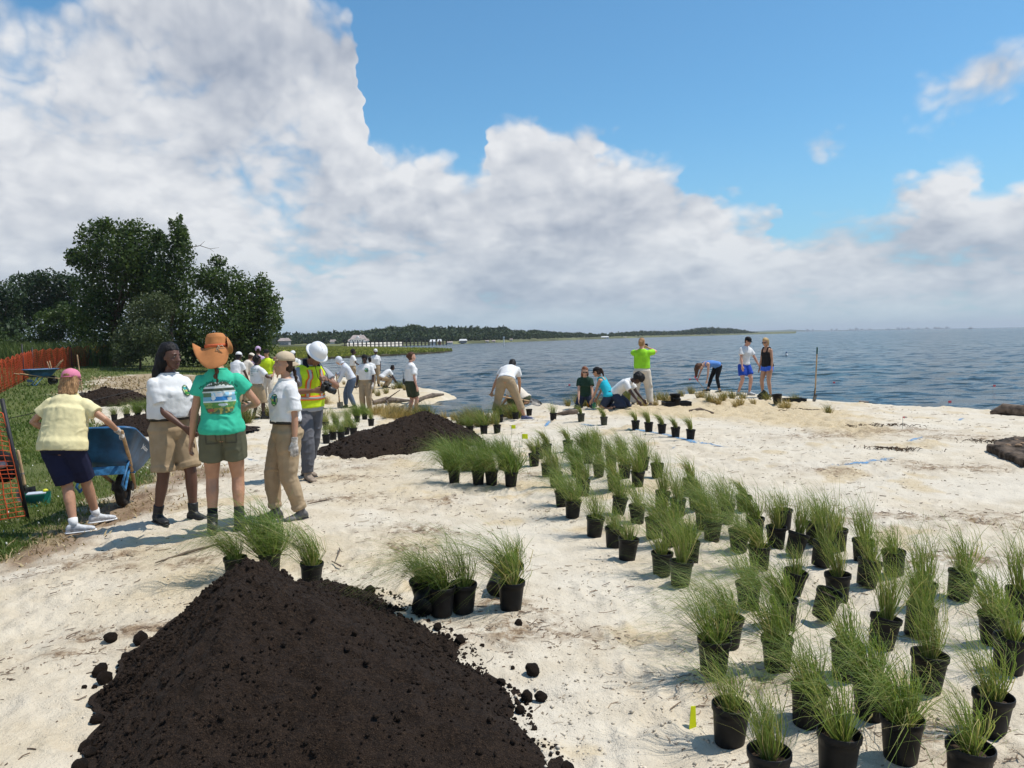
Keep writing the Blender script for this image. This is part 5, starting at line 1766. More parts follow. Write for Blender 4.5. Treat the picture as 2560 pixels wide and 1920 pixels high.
    # shoes
    if shoes:
        for nm in 'rl':
            o0, f_, up, sd = FT[nm]
            mb = MB()
            sh_ = [(-.075, .022, .045), (-.06, .034, .075), (-.02, .038, .098), (.03, .040, .090), (.07, .043, .066), (.12, .046, .052), (.165, .042, .042), (.195, .026, .030)]
            mb.loft([(o0 + f_ * y + up * (hh * .5 + .012), sd * w, up * hh * .5) for y, w, hh in sh_], 14, True, 2.6)
            if shoes.get('boot'):
                c_, d_ = J['an' + nm], (J['kn' + nm] - J['an' + nm]).normalized()
                mb.tube([c_ - d_ * .03, c_ + d_ * .03, c_ + d_ * shoes['boot']], [.046, .048, .052], 12)
            me = union_mesh('shoe', mb, max(.009, v), 2)
            so = link_mesh('boot' if shoes.get('boot') else 'shoe', me, shoes['mat'], root, True)
            sl = MB()
            sl.loft([(o0 + f_ * y + up * .008, sd * w, up * .009) for y, w in ((-.083, .020), (-.072, .036), (-.02, .041), (.04, .040), (.10, .048), (.16, .046), (.195, .032), (.207, .012))], 14, True, 3)
            sl.build('sole', shoes.get('sole', leather), so, True)
            if shoes.get('sock'):
                c_, d_ = J['an' + nm], (J['kn' + nm] - J['an' + nm]).normalized()
                sk_ = MB().tube([c_ - d_ * .02, c_ + d_ * shoes['sock']], [.040, .046], 12)
                sk_.build('sock', shoes.get('sockmat', sock_w), root, True)
    # hair
    if hair:
        st, hcol = hair[0], hair[1]
        mb = MB()
        if st != 'none':
            if st == 'afro':
                mb.ellipsoid(hp_(0, -.03, .05), (.145, .145, .135), Hm, 18, 12)
            else:
                mb.ellipsoid(hp_(0, -.016, .034), (.084, .098, .098), Hm, 18, 12)
                mb.ellipsoid(hp_(0, -.040, -.02), (.076, .068, .085), Hm, 14, 9)
            if st == 'puffy':
                mb.ellipsoid(hp_(0, -.03, .03), (.105, .11, .11), Hm, 16, 10)
            if st == 'long':
                L = hair[2] if len(hair) > 2 else .32
                vol = hair[6] if len(hair) > 6 else 1.0
                if vol > 1: mb.ellipsoid(hp_(0, -.03, .045), (.098, .105, .105), Hm, 16, 10)
                mb.loft([(hp_(0, y, z), X * w, Yv * d) for z, w, d, y in ((.05, .085 * vol, .06 * vol, -.045), (-.06, .098 * vol, .055 * vol, -.065), (-.14, .105 * vol, .048 * vol, -.085), (-L, .095 * vol, .034 * vol, -.10), (-L - .07, .06, .02, -.105))], 14)
            if st == 'pony':
                L = hair[2] if len(hair) > 2 else .22
                mb.tube([hp_(0, -.085, .05), hp_(0, -.14, .03), hp_(0, -.15, -.06), hp_(.01, -.135, -.06 - L * .6), hp_(.01, -.12, -.06 - L)], [.028, .034, .034, .026, .006], 10)
            if st == 'bun':
                mb.ellipsoid(hp_(0, -.115, .01), (.045, .04, .05), Hm, 12, 8)
            if st == 'down':      # hair falling with gravity from a bowed head
                L = hair[2] if len(hair) > 2 else .3
                c0 = hp_(0, .0, .07)
                mb.tube([hp_(0, -.02, .05), c0 + Vector((0, .04, -.10)), c0 + Vector((0, .05, -.10 - L))], [.095, .085, .03], 12)
            hm = union_mesh('hair', mb, max(.009, v), 2)
            co, nn = vcos(hm), vnormals(hm)
            am_ = .016 if st in ('afro', 'puffy') else .006
            set_cos(hm, co + nn * (vn3(co[:, 0] * 28, co[:, 1] * 28, co[:, 2] * 14, seed) * am_ + vn3(co[:, 0] * 60, co[:, 1] * 60, co[:, 2] * 40, seed + 1) * am_ * .6)[:, None])
            if st not in ('down',):
                co = vcos(hm); Hi = np.array(Hm.inverted()); lc = (co - np.array(hc)) @ Hi.T
                fz_ = sstep(-.005, .035, lc[:, 1]) * sstep(.075, .045, lc[:, 2] + .25 * np.maximum(0, .06 - np.abs(lc[:, 0])) * 0) * (np.linalg.norm(lc, axis=1) < .17)
                cen = np.array((0, -.03, .02)); lc = lc + (cen - lc) * (.55 * fz_)[:, None]
                set_cos(hm, lc @ np.array(Hm).T + np.array(hc))
            link_mesh('hair', hm, HM[hcol], root, True)
        if st == 'braid' or (len(hair) > 3 and hair[3] == 'braid'):
            L = hair[2]
            bd = MB()
            p0, q0 = hp_(0, -.10, -.04), None
            pts_ = hair[4] if len(hair) > 4 else [(0, -.105, -.05), (0, -.12, -.12), (.0, -.125, -.20), (.0, -.12, -.27)]
            pts_ = [hp_(*p) for p in pts_]
            n_k = max(4, int(L / .032))
            tot = [0]
            for a, b in zip(pts_[:-1], pts_[1:]): tot.append(tot[-1] + (b - a).length)
            def pp(t):
                x = t * tot[-1]
                for i in range(len(pts_) - 1):
                    if x <= tot[i + 1]: return pts_[i].lerp(pts_[i + 1], (x - tot[i]) / (tot[i + 1] - tot[i] + 1e-9))
                return pts_[-1]
            for i in range(n_k):
                t = i / (n_k - 1)
                r_ = .027 * (1 - .35 * t)
                off = X * (.008 if i % 2 else -.008)
                bd.ellipsoid(pp(t) + off, (r_, r_ * .8, .025), Hm, 10, 7)
            e0, e1 = pp(.97), pts_[-1]
            tail = hair[5] if len(hair) > 5 else (0, 0, -.07)
            bd.tube([e1, e1 + Hm @ Vector(tail) * .6, e1 + Hm @ Vector(tail)], [.013, .022, .006], 9)
            link_mesh('braid', union_mesh('braid', bd, max(.006, v * .8), 1), HM[hcol], root, True)
    # hats
    if hat:
        kind, hmat = hat[0], hat[1]
        if kind == 'cap':
            fl = -1 if (len(hat) > 2 and 'back' in hat[2]) else 1
            mb = MB()
            mb.loft([(hp_(0, -.012, z), X * w, Yv * d) for z, w, d in ((.030, .0895, .1065), (.058, .0885, .1055), (.088, .078, .094), (.112, .058, .070), (.126, .032, .038), (.131, .008, .010))], 20)
            cap = mb.build('cap', hmat, root, True)
            bm_ = MB(); vs_, fs_ = [], []
            N = 13
            for j in range(5):
                for i in range(N):
                    t = -1 + 2 * i / (N - 1)
                    y0 = .085 * math.sqrt(max(0, 1 - (t * .82) ** 2)); y1 = y0 + .072 * (1 - abs(t) ** 2.6) * j / 4
                    vs_.append(hp_(t * .080, fl * y1 - .012, .036 - .018 * t * t - .004 * j - (.006 * j if fl < 0 else 0)))
            nn_ = len(vs_)
            vs_ += [p - Hm @ Vector((0, 0, .005)) for p in vs_]
            for j in range(4):
                for i in range(N - 1):
                    a = j * N + i
                    fs_.append((a, a + 1, a + N + 1, a + N)); fs_.append((a + nn_ + N, a + nn_ + N + 1, a + nn_ + 1, a + nn_))
            for i in range(N - 1):
                a = 4 * N + i; fs_.append((a, a + 1, a + 1 + nn_, a + nn_))
            bm_.add(vs_, fs_); bm_.build('brim', hmat, cap, True)
            MB().ellipsoid(hp_(0, -.012, .132), (.008, .008, .004), Hm, 8, 5).build('button', hmat, cap, True)
            if near:
                # strap opening at the side without brim
                MB().ellipsoid(hp_(0, -fl * .1105 - .006, .052), (.033, .010, .017), Hm, 12, 7).build('strap_opening', HM[hair[1]] if fl > 0 else SK[skin], cap, True)
                st_ = MB(); st_.tube([hp_(-.05, -fl * .098 - .010, .036), hp_(0, -fl * .120 - .006, .033), hp_(.05, -fl * .098 - .010, .036)], .006, 6); st_.build('strap', hmat, cap, True)
        elif kind == 'hard':
            mb = MB()
            prof = [(.150, .018), (.152, .024), (.135, .032), (.122, .036), (.121, .06), (.112, .10), (.090, .135), (.055, .155), (.02, .162), (.002, .163)]
            mb.loft([(hp_(0, -.005, z + .012), X * r_ * .92, Yv * r_ * 1.05) for r_, z in [(.118, .020), (.148, .014)] + prof], 26)
            hh = mb.build('hard_hat', hmat, root, True)
            rg = MB()
            for off in (-.022, 0, .022):
                rg.tube([hp_(off, .10, .10), hp_(off, .06, .155), hp_(off, 0, .176), hp_(off, -.07, .150), hp_(off, -.115, .10)], [.006, .009, .010, .009, .006], 7)
            rg.build('ridge', hmat, hh, True)
            MB().box(hp_(0, -.125, .062), (.03, .012, .02), Hm).build('suspension_clip', hmat, hh)
        elif kind == 'hood':
            mb = MB().ellipsoid(hp_(0, -.02, .02), (.098, .112, .118), Hm, 16, 11)
            mb.tube([hp_(0, -.03, -.08), nt - nd * .04], [.085, .095], 14)
            link_mesh('hood', union_mesh('hood', mb, .011, 2), hmat, root, True)
        elif kind == 'scarf':
            mb = MB().ellipsoid(hp_(0, -.022, .034), (.092, .104, .102), Hm, 16, 11)
            link_mesh('head_scarf', mb.mesh('head_scarf'), hmat, root, True)
        elif kind == 'brim':
            cr = MB()
            cr.loft([(hp_(0, -.005, z), X * w, Yv * d) for z, w, d in ((.02, .098, .112), (.05, .096, .110), (.075, .094, .106), (.125, .086, .096), (.155, .070, .078), (.163, .045, .05), (.156, .012, .014))], 24)
            me = union_mesh('crown', cr, .007, 2); fold_noise(me, .006, 9)
            hh = link_mesh('hat_crown', me, hmat, root, True)
            bd = MB(); bd.loft([(hp_(0, -.005, z), X * w, Yv * d) for z, w, d in ((.036, .101, .115), (.062, .0995, .1125))], 24)
            bd.build('hat_band', hat_band, hh, True)
            # floppy folded brim: angle 0 = wearer's front
            bm_ = MB(); N, M_ = 56, 8; vs_ = []
            for j in range(M_):
                t = j / (M_ - 1)
                for i in range(N):
                    a = 2 * PI * i / N
                    cx, cy = math.sin(a), math.cos(a)
                    w = .102 + .085 * t * (1 + .10 * math.cos(2 * a))
                    up = .0
                    back = max(0, -cy) ** 1.5
                    left = max(0, -cx) ** 4.5; right = max(0, cx) ** 4.0
                    z = .030 - .03 * t - .150 * t * back - .03 * t * max(0, cy) + left * (.085 * t ** 1.2) + right * .13 * t
                    x_ = cx * w * (1 - .46 * t * right) * (1 + .12 * t * left); y_ = cy * w * 1.08 * (1 - .12 * t * back)
                    vs_.append(hp_(x_, y_ - .005, z + .004 * math.sin(7 * a) * t))
            nn_ = len(vs_)
            cen = hp_(0, 0, .02)
            vs_ += [p - Hm @ Vector((0, 0, .006)) for p in vs_]
            fs_ = []
            for j in range(M_ - 1):
                for i in range(N):
                    i2 = (i + 1) % N; a, b, c, d = j * N + i, j * N + i2, (j + 1) * N + i2, (j + 1) * N + i
                    fs_.append((a, b, c, d)); fs_.append((d + nn_, c + nn_, b + nn_, a + nn_))
            for i in range(N):
                i2 = (i + 1) % N; a, b = (M_ - 1) * N + i, (M_ - 1) * N + i2
                fs_.append((a, b, b + nn_, a + nn_))
            bm_.add(vs_, fs_); bm_.build('hat_brim', hmat, hh, True)
            bow = MB()
            for k_ in range(2):
                sx = .02 + .035 * k_
                bow.tube([hp_(.03, -.115, .035), hp_(sx + .02, -.135, .045), hp_(sx + .035, -.13, .015), hp_(.03, -.12, .02)], .0035, 6)
            bow.tube([hp_(.03, -.12, .03), hp_(.045, -.125, -.02)], .003, 6); bow.tube([hp_(.03, -.12, .03), hp_(.015, -.128, -.01)], .003, 6)
            bow.build('hat_cord', tan_cap, hh, True)
    tag(root, label, 'person', 'people working on the beach')
    PEOPLE.append(out)
    return out

# ---- flat prints carried by the cloth
def shirt_bvh(o):
    me = o.data
    return BVHTree.FromPolygons([v.co[:] for v in me.vertices], [p.vertices[:] for p in me.polygons])
def print_mat(name):
    if name in MATS: return MATS[name]
    m = bpy.data.materials.new(name); m.use_nodes = True
    B = NB(m.node_tree); p = m.node_tree.nodes['Principled BSDF']
    a = B.add('ShaderNodeAttribute', attribute_name='ink')
    B.l.new(a.outputs['Color'], p.inputs['Base Color']); p.inputs['Roughness'].default_value = .8
    MATS[name] = m
    return m
def print_grid(P, name, centre, nrm_, upv, w, h, nx, ny, func, off=.005, on='shirt'):
    """func(u,v) -> colour or None, u,v in -1..1; projected onto the shirt along -nrm_"""
    bv = shirt_bvh(P[on])
    nrm_, upv, centre = Vector(nrm_).normalized(), Vector(upv), Vector(centre)
    rt = upv.cross(nrm_).normalized(); upv = nrm_.cross(rt)
    vs, ok = [], []
    for j in range(ny + 1):
        for i in range(nx + 1):
            u, v_ = -1 + 2 * i / nx, -1 + 2 * j / ny
            q = centre + rt * u * w / 2 + upv * v_ * h / 2
            hit = bv.ray_cast(q + nrm_ * .3, -nrm_, .6)
            ok.append(hit[0] is not None)
            vs.append((hit[0] + nrm_ * off) if hit[0] is not None else q)
    fs, cs = [], []
    for j in range(ny):
        for i in range(nx):
            c = func(-1 + 2 * (i + .5) / nx, -1 + 2 * (j + .5) / ny)
            k = (j * (nx + 1) + i, j * (nx + 1) + i + 1, (j + 1) * (nx + 1) + i + 1, (j + 1) * (nx + 1) + i)
            if c is not None and all(ok[t] for t in k): fs.append(k); cs.append(c)
    if not fs: return None
    me = bpy.data.meshes.new(name); me.from_pydata([tuple(v) for v in vs], [], fs); me.update()
    at_c = me.attributes.new('ink', 'FLOAT_COLOR', 'CORNER')
    at_c.data.foreach_set('color', np.array([c + (1,) for c in cs for _ in range(4)], dtype=np.float32).ravel())
    return link_mesh(name, me, print_mat('shirt_ink'), P[on], True)
def text_mesh(body, size, bend=None, align='CENTER', space=1.0):
    cu = bpy.data.curves.new('t', 'FONT'); cu.body = body; cu.size = size; cu.align_x = align; cu.space_line = space; cu.resolution_u = 3
    o = bpy.data.objects.new('t', cu); TMP.collection.objects.link(o)
    dg = tmp_dg()
    me = bpy.data.meshes.new_from_object(o.evaluated_get(dg))
    bpy.data.objects.remove(o)
    if bend:
        for v in me.vertices:
            a = v.co.x / bend; r_ = bend + v.co.y
            v.co = (math.sin(a) * r_, math.cos(a) * r_ - bend, 0)
    return me
def print_text(P, name, body, centre, nrm_, upv, size, col_mat, bend=None, off=.005, space=1.0):
    bv = shirt_bvh(P['shirt'])
    nrm_, upv, centre = Vector(nrm_).normalized(), Vector(upv), Vector(centre)
    rt = upv.cross(nrm_).normalized(); upv = nrm_.cross(rt)
    me = text_mesh(body, size, bend, space=space)
    for v in me.vertices:
        q = centre + rt * v.co.x + upv * v.co.y
        hit = bv.ray_cast(q + nrm_ * .3, -nrm_, .6)
        v.co = (hit[0] + nrm_ * off) if hit[0] is not None else q
    return link_mesh(name, me, col_mat, P['shirt'])
def emblem(u, v):
    r = math.hypot(u, v)
    if r > 1: return None
    if r > .80: return (.015, .10, .05)
    if r > .72: return (.55, .55, .30)
    if u > .05 and v > -.3 and u + v * .3 < .6: return (.01, .03, .07)
    if v > .15: return (.03, .30, .28)
    if abs(u + .25) < .25 and v > -.25: return (.50, .42, .12)
    return (.05, .28, .05)
def chest_emblem(P, side=-1, size=.085, u=.37):
    p, q = P['fr'](u)
    print_grid(P, 'emblem', p + q @ Vector((side * .075, .1, 0)), q @ Vector((side * .25, 1, 0)), q @ Vector((0, 0, 1)), size, size * 1.1, 12, 12, emblem)
# ================================================================== wheelbarrows
wood_h = principled('ash_handle', (.46, .30, .16), .6, .3, vary=.2, vscale=12)
steel = principled('worn_steel', (.16, .15, .14), .5, .4, metallic=.5, vary=.35, vscale=18)
rust = principled('dark_steel', (.07, .06, .055), .55, .4, metallic=.4, vary=.35, vscale=18)
green_grip = principled('green_grip', (.02, .07, .05), .6, .3)
blue_tray = principled('blue_barrow_plastic', (.022, .105, .235), .42, .4, vary=.28, vscale=5, bump=.1)
blue_paint = principled('blue_barrow_paint', (.03, .14, .30), .5, .4, vary=.35, vscale=14)
tyre_m = principled('tyre_rubber', (.035, .030, .026), .9, .2, vary=.4, vscale=20, bump=.4)

def barrow(label, loc, yaw, pitch):
    root = empty('wheelbarrow', loc)
    root.rotation_euler = (0, 0, yaw)
    Rx = Matrix.Rotation(-pitch, 3, 'X')
    ax = Vector((0, 0, .19))
    def T(v): return ax + Rx @ (Vector(v) - ax)
    def Tb(mb):
        mb.v = [tuple(T(v)) for v in mb.v]; return mb
    w = MB()
    ring = []
    n = 28
    for i in range(n + 1):
        pass
    prof = [(.105, -.03), (.12, -.045), (.16, -.048), (.182, -.036), (.19, -.012), (.19, .012), (.182, .036), (.16, .048), (.12, .045), (.105, .03)]
    vs, fs = [], []
    for r, x in prof:
        for i in range(n):
            t = 2 * PI * i / n
            lug = 1.0 + (.018 if (i % 2 and r > .18) else 0)
            vs.append((x, r * lug * math.cos(t), .19 + r * lug * math.sin(t)))
    for k in range(len(prof) - 1):
        for i in range(n):
            j = (i + 1) % n; fs.append((k * n + i, k * n + j, (k + 1) * n + j, (k + 1) * n + i))
    wh = MB().add(vs, fs).build('tyre', tyre_m, root, True)
    MB().loft([(Vector((x, 0, .19)), Vector((0, r, 0)), Vector((0, 0, r))) for x, r in ((-.03, .108), (-.012, .10), (-.012, .04), (-.05, .035), (.05, .035), (.012, .04), (.012, .10), (.03, .108))], 20).build('rim', rust, wh, True)
    # handles
    for sg in (1, -1):
        Tb(MB().tube([(sg * .075, .20, .25), (sg * .13, -.10, .30), (sg * .235, -.75, .41), (sg * .30, -1.28, .52)], [.020, .021, .021, .017], 8, True, True)).build('handle', wood_h, root, True)
        Tb(MB().tube([(sg * .21, -.62, .39), (sg * .22, -.86, .06), (sg * .22, -.74, .03), (sg * .17, -.44, .33)], .014, 7)).build('leg', blue_paint, root, True)
        Tb(MB().box((sg * .10, .0, .23), (.02, .10, .10))).build('axle_bracket', rust, root)
    Tb(MB().box((0, -.84, .22), (.46, .012, .09))).build('cross_brace', blue_paint, root)
    Tb(MB().tube([(-.2, -.30, .32), (.2, -.30, .32)], .012, 6)).build('cross_bar', blue_paint, root)
    # tray: double walled, rolled lip
    def rect(hw, y0, y1, z, n=8, rr=.10):
        pts = []
        for (cx, cy, a0) in ((hw - rr, y1 - rr, 0), (-hw + rr, y1 - rr, 90), (-hw + rr, y0 + rr, 180), (hw - rr, y0 + rr, 270)):
            for i in range(n):
                a = rad(a0 + 90 * i / (n - 1)); pts.append((cx + rr * math.cos(a), cy + rr * math.sin(a), z))
        return pts
    layers = [rect(.20, -.78, -.16, .345, rr=.09), rect(.25, -.86, -.06, .43, rr=.11), rect(.325, -.99, .12, .64, rr=.13), rect(.35, -1.02, .15, .645, rr=.14), rect(.35, -1.02, .15, .625, rr=.14), rect(.335, -1.0, .13, .66, rr=.13), rect(.315, -.975, .105, .65, rr=.13), rect(.24, -.85, -.07, .44, rr=.11), rect(.19, -.77, -.17, .36, rr=.09)]
    layers = [layers[0], layers[1], layers[2], layers[4], layers[3], layers[5], layers[6], layers[7], layers[8]]
    n = 32
    vs = [p for L in layers for p in L]
    fs = [tuple(reversed(range(n)))]
    for k in range(len(layers) - 1):
        for i in range(n):
            j = (i + 1) % n; fs.append((k * n + i, k * n + j, (k + 1) * n + j, (k + 1) * n + i))
    fs.append(tuple(range((len(layers) - 1) * n, len(layers) * n)))
    tr = Tb(MB().add(vs, fs)).build('tray', blue_tray, root, True)
    tr['T'] = 1
    tag(root, label, 'wheelbarrow', 'blue wheelbarrows')
    return root, T, tr

wpos = ground_px(309, 1263)
bar, BT, btray = barrow('blue wheelbarrow tipped forward in the hands of the woman in yellow', wpos, rad(12), rad(22))
del btray['T']
BARM = Matrix.Translation(wpos) @ Matrix.Rotation(rad(12), 4, 'Z')
GRIP_R = BARM @ BT((.30, -1.22, .51))
GRIP_L = BARM @ BT((-.30, -1.22, .51))
tm = text_mesh('Jackson', .07)
for v in tm.vertices:
    x, y = v.co.x, v.co.y
    z = .54 + y
    v.co = BT((.29 + (z - .43) / .21 * .075 - .018, -.42 + x, z))
link_mesh('lettering', tm, principled('white_paint', (.75, .75, .75), .6, .3, vary=0), btray)
# ================================================================== the cast
tee = dict(mat=white_tee, hem=-.03, sleeve=.66, loose=.020)
tucked = dict(mat=white_tee, hem=.07, sleeve=.70, loose=.026, hang=1.02)
boots = dict(mat=leather, boot=.10)

# woman pushing the wheelbarrow
_b = ground_px(180, 1330)
_inv = (Matrix.Translation(_b) @ Matrix.Rotation(rad(4), 4, 'Z') @ Matrix.Diagonal((1.62 / 1.7,) * 3 + (1,))).inverted()
_gr, _gl = _inv @ GRIP_R, _inv @ GRIP_L
P1 = person((180, 1330), 4, 1.62, 'f', 'tan', lean=20, side=3, pl=.45, pel=(-.06, .04, .90), head=(0, 8), hand_r=tuple(_gr + Vector((-.02, -.06, .03))), el_r=(.8, -.6, -.3), hand_l=tuple(_gl + Vector((.0, -.06, .03))), el_l=(-1, -.35, -.1),
            foot_r=(.10, .34), foot_l=(.05, -.06), toe_l=-62, toe_r=-50, shirt=dict(mat=yellow_tee, hem=-.06, sleeve=.62, loose=.022, hang=1.08), pants=dict(mat=navy, len=.90, loose=.030, flare=.012, waist=.02),
            shoes=dict(mat=sneaker, sole=sock_w, sock=.07), hair=('long', 'dirtyblond', .13), hat=('cap', pink_cap), near=True, fat=1.14, grip=.8, gloves=('r',), belt=False, seed=11, face=False, bust=.8, neck=.065,
            label='woman in pink cap, pale yellow shirt and navy shorts pushing a blue wheelbarrow')
# two listeners and the woman in the orange hat
P2 = person((440, 1306), -128, 1.68, 'f', 'dark', lean=0, head=(16, 5), hand_r=(.02, .27, .95), el_r=(.7, -.5, -.2), hand_l=(-.05, .29, .96), el_l=(-.7, -.5, -.2), foot_r=(.13, -.10), foot_l=(-.12, .12), toe_r=-4, toe_l=12,
            shirt=dict(mat=white_tee, hem=.112, sleeve=.74, loose=.030, hang=1.06), pants=dict(mat=khaki, len=.90, loose=.030, flare=.012, cuff=.13), shoes=dict(mat=leather, boot=.10), hair=('long', 'black', .40, '', None, None, 1.28), near=True, fat=1.12, bust=1.25, seed=12, wide=1.04,
            label='woman with long black hair, white shirt and rolled khaki shorts facing the orange hat')
chest_emblem(P2, -1, .10)
P3 = person((566, 1330), 14, 1.68, 'f', 'tan', lean=2, side=-2, twist=3, head=(-4, 2, -3), hand_l=(-.275, .05, .80), hand_r=(.20, .27, 1.10), el_r=(.9, -.6, -.6), foot_r=(.115, 0), foot_l=(-.115, 0), toe_r=-12, toe_l=10,
            shirt=dict(mat=teal, hem=-.035, sleeve=.46, loose=.018, hang=.90), pants=dict(mat=olive, len=.58, loose=.018, flare=.016, waist=.0), shoes=dict(mat=leather, boot=.08, sock=.13, sockmat=black_cloth), hair=('braid', 'brown', .22), hat=('brim', orange_hat), near=True, seed=13, belt=False, face=False,
            label='woman seen from behind in orange brimmed hat, teal shirt and olive shorts')
def picture(u, v):
    x, y = u, v
    if (x * x) ** 1.6 + (abs(y) ** 2.6) > 1.0 - .10 * math.sin(9 * math.atan2(y, x)): return None
    n = mnoise.noise(Vector((x * 5, y * 5, 3)))
    if y > .72: c = (.06, .09, .06) if n > -.1 else (.65, .70, .66)
    elif y > .60: c = (.70, .74, .72)
    elif y > .44: c = (.045, .07, .045)
    elif y > .36: c = (.55, .62, .60)
    elif y > .10: c = (.10, .18, .10) if x < -.45 else ((.30, .55, .72) if n > -.15 else (.62, .68, .70))
    elif y > -.16: c = (.03, .22, .55) if -.5 < x < .55 else (.16, .40, .55)
    elif y > -.24: c = (.55, .70, .72)
    elif y > -.6: c = (.08, .24, .06) if n > 0 else (.20, .32, .08)
    else: c = (.05, .12, .06) if n > -.1 else (.28, .26, .06)
    # a pale wading bird, a duck, a fish and a shell
    if ((x + .35) / .13) ** 2 + ((y - .02) / .16) ** 2 < 1 or (abs(x + .42 - .10 * math.sin(y * 9)) < .045 and .0 < y < .45): c = (.62, .70, .72)
    if ((x - .05) / .24) ** 2 + ((y - .20) / .10) ** 2 < 1: c = (.66, .68, .70)
    if ((x - .22) / .30) ** 2 + ((y + .42) / .09) ** 2 < 1: c = (.50, .60, .62)
    if ((x + .55) / .22) ** 2 + ((y + .74) / .10) ** 2 < 1: c = (.34, .10, .06)
    if ((x - .62) / .14) ** 2 + ((y + .08) / .10) ** 2 < 1: c = (.70, .74, .70)
    return c
p_, q_ = P3['fr'](.285)
print_grid(P3, 'back_print', p_ + q_ @ Vector((0, -.1, 0)), q_ @ Vector((0, -1, 0)), q_ @ Vector((0, 0, 1)), .275, .285, 48, 46, picture)
ink_dark = principled('print_ink_dark', (.012, .06, .045), .8, .2, vary=0)
p_, q_ = P3['fr'](.425)
print_text(P3, 'lettering', 'Maryland  Coastal Bays', p_ + q_ @ Vector((0, -.1, .005)), q_ @ Vector((0, -1, 0)), q_ @ Vector((0, 0, 1)), .036, ink_dark, bend=.21)

def pocket(col):
    def f(u, v):
        if max(abs(u), abs(v)) > .80 - (.25 * max(0, -v - .5)): return None if max(abs(u), abs(v)) > .99 else col
        if abs(v - .62) < .06: return col
        return None
    return f
p_, q_ = P3['fr'](-.06)
for sg in (1, -1):
    print_grid(P3, 'pocket_seam', p_ + q_ @ Vector((sg * .082, -.1, 0)), q_ @ Vector((sg * .12, -1, 0)), q_ @ Vector((0, 0, 1)), .105, .125, 16, 18, pocket((.055, .055, .035)), .003, 'pants')
print_grid(P3, 'seat_seam', p_ + q_ @ Vector((0, -.1, -.01)), q_ @ Vector((0, -1, 0)), q_ @ Vector((0, 0, 1)), .008, .16, 2, 16, lambda u, v: (.06, .06, .04), .003, 'pants')
P4 = person((722, 1300), 124, 1.54, 'f', 'tan', lean=-3, head=(6, -3), hand_l=(-.25, -.01, .83), hand_r=(.22, .02, .80), foot_r=(.12, .10), foot_l=(-.11, -.10), toe_r=-10, toe_l=14,
            shirt=dict(mat=white_tee, hem=.108, sleeve=.80, loose=.028, hang=1.02), pants=dict(mat=khaki, len=1.90, loose=.036, flare=-.008, cuff=.10, fold=.009), shoes=dict(mat=dusty_boot, boot=.06), hair=('braid', 'dark', .34, 'braid', [(.0, -.095, -.02), (-.02, -.12, -.12), (-.05, -.12, -.22), (-.075, -.10, -.30)], (-.02, .12, -.10)),
            hat=('cap', tan_cap, 'back'), near=True, fat=1.06, gloves=('l', 'r'), seed=14, bust=.7, wide=1.03,
            label='girl with backward tan cap, dark braid, white shirt and long khaki trousers')
chest_emblem(P4, -1, .115, .33)
P5 = person((776, 1197), -134, 1.74, 'm', 'brown', lean=13, head=(8, 46), pel=(0, 0, .915), hand_r=(.12, .36, 1.13), el_r=(1, -.3, -.7), hand_l=(-.06, .37, 1.25), el_l=(-1, 0, -.8), palm_l=(.8, .2, .2), foot_r=(.13, .16), foot_l=(-.06, -.20), grip=.9,
            shirt=dict(mat=grey_tee, hem=-.05, sleeve=.60, loose=.018), pants=dict(mat=grey_work, len=1.93, loose=.028, fold=.009), shoes=dict(mat=tan_boot, boot=.07), hair=('short', 'black'), hat=('hard', white_hat), near=True, seed=15, fat=1.05,
            label='man in white hard hat and yellow safety vest looking down at his camera')

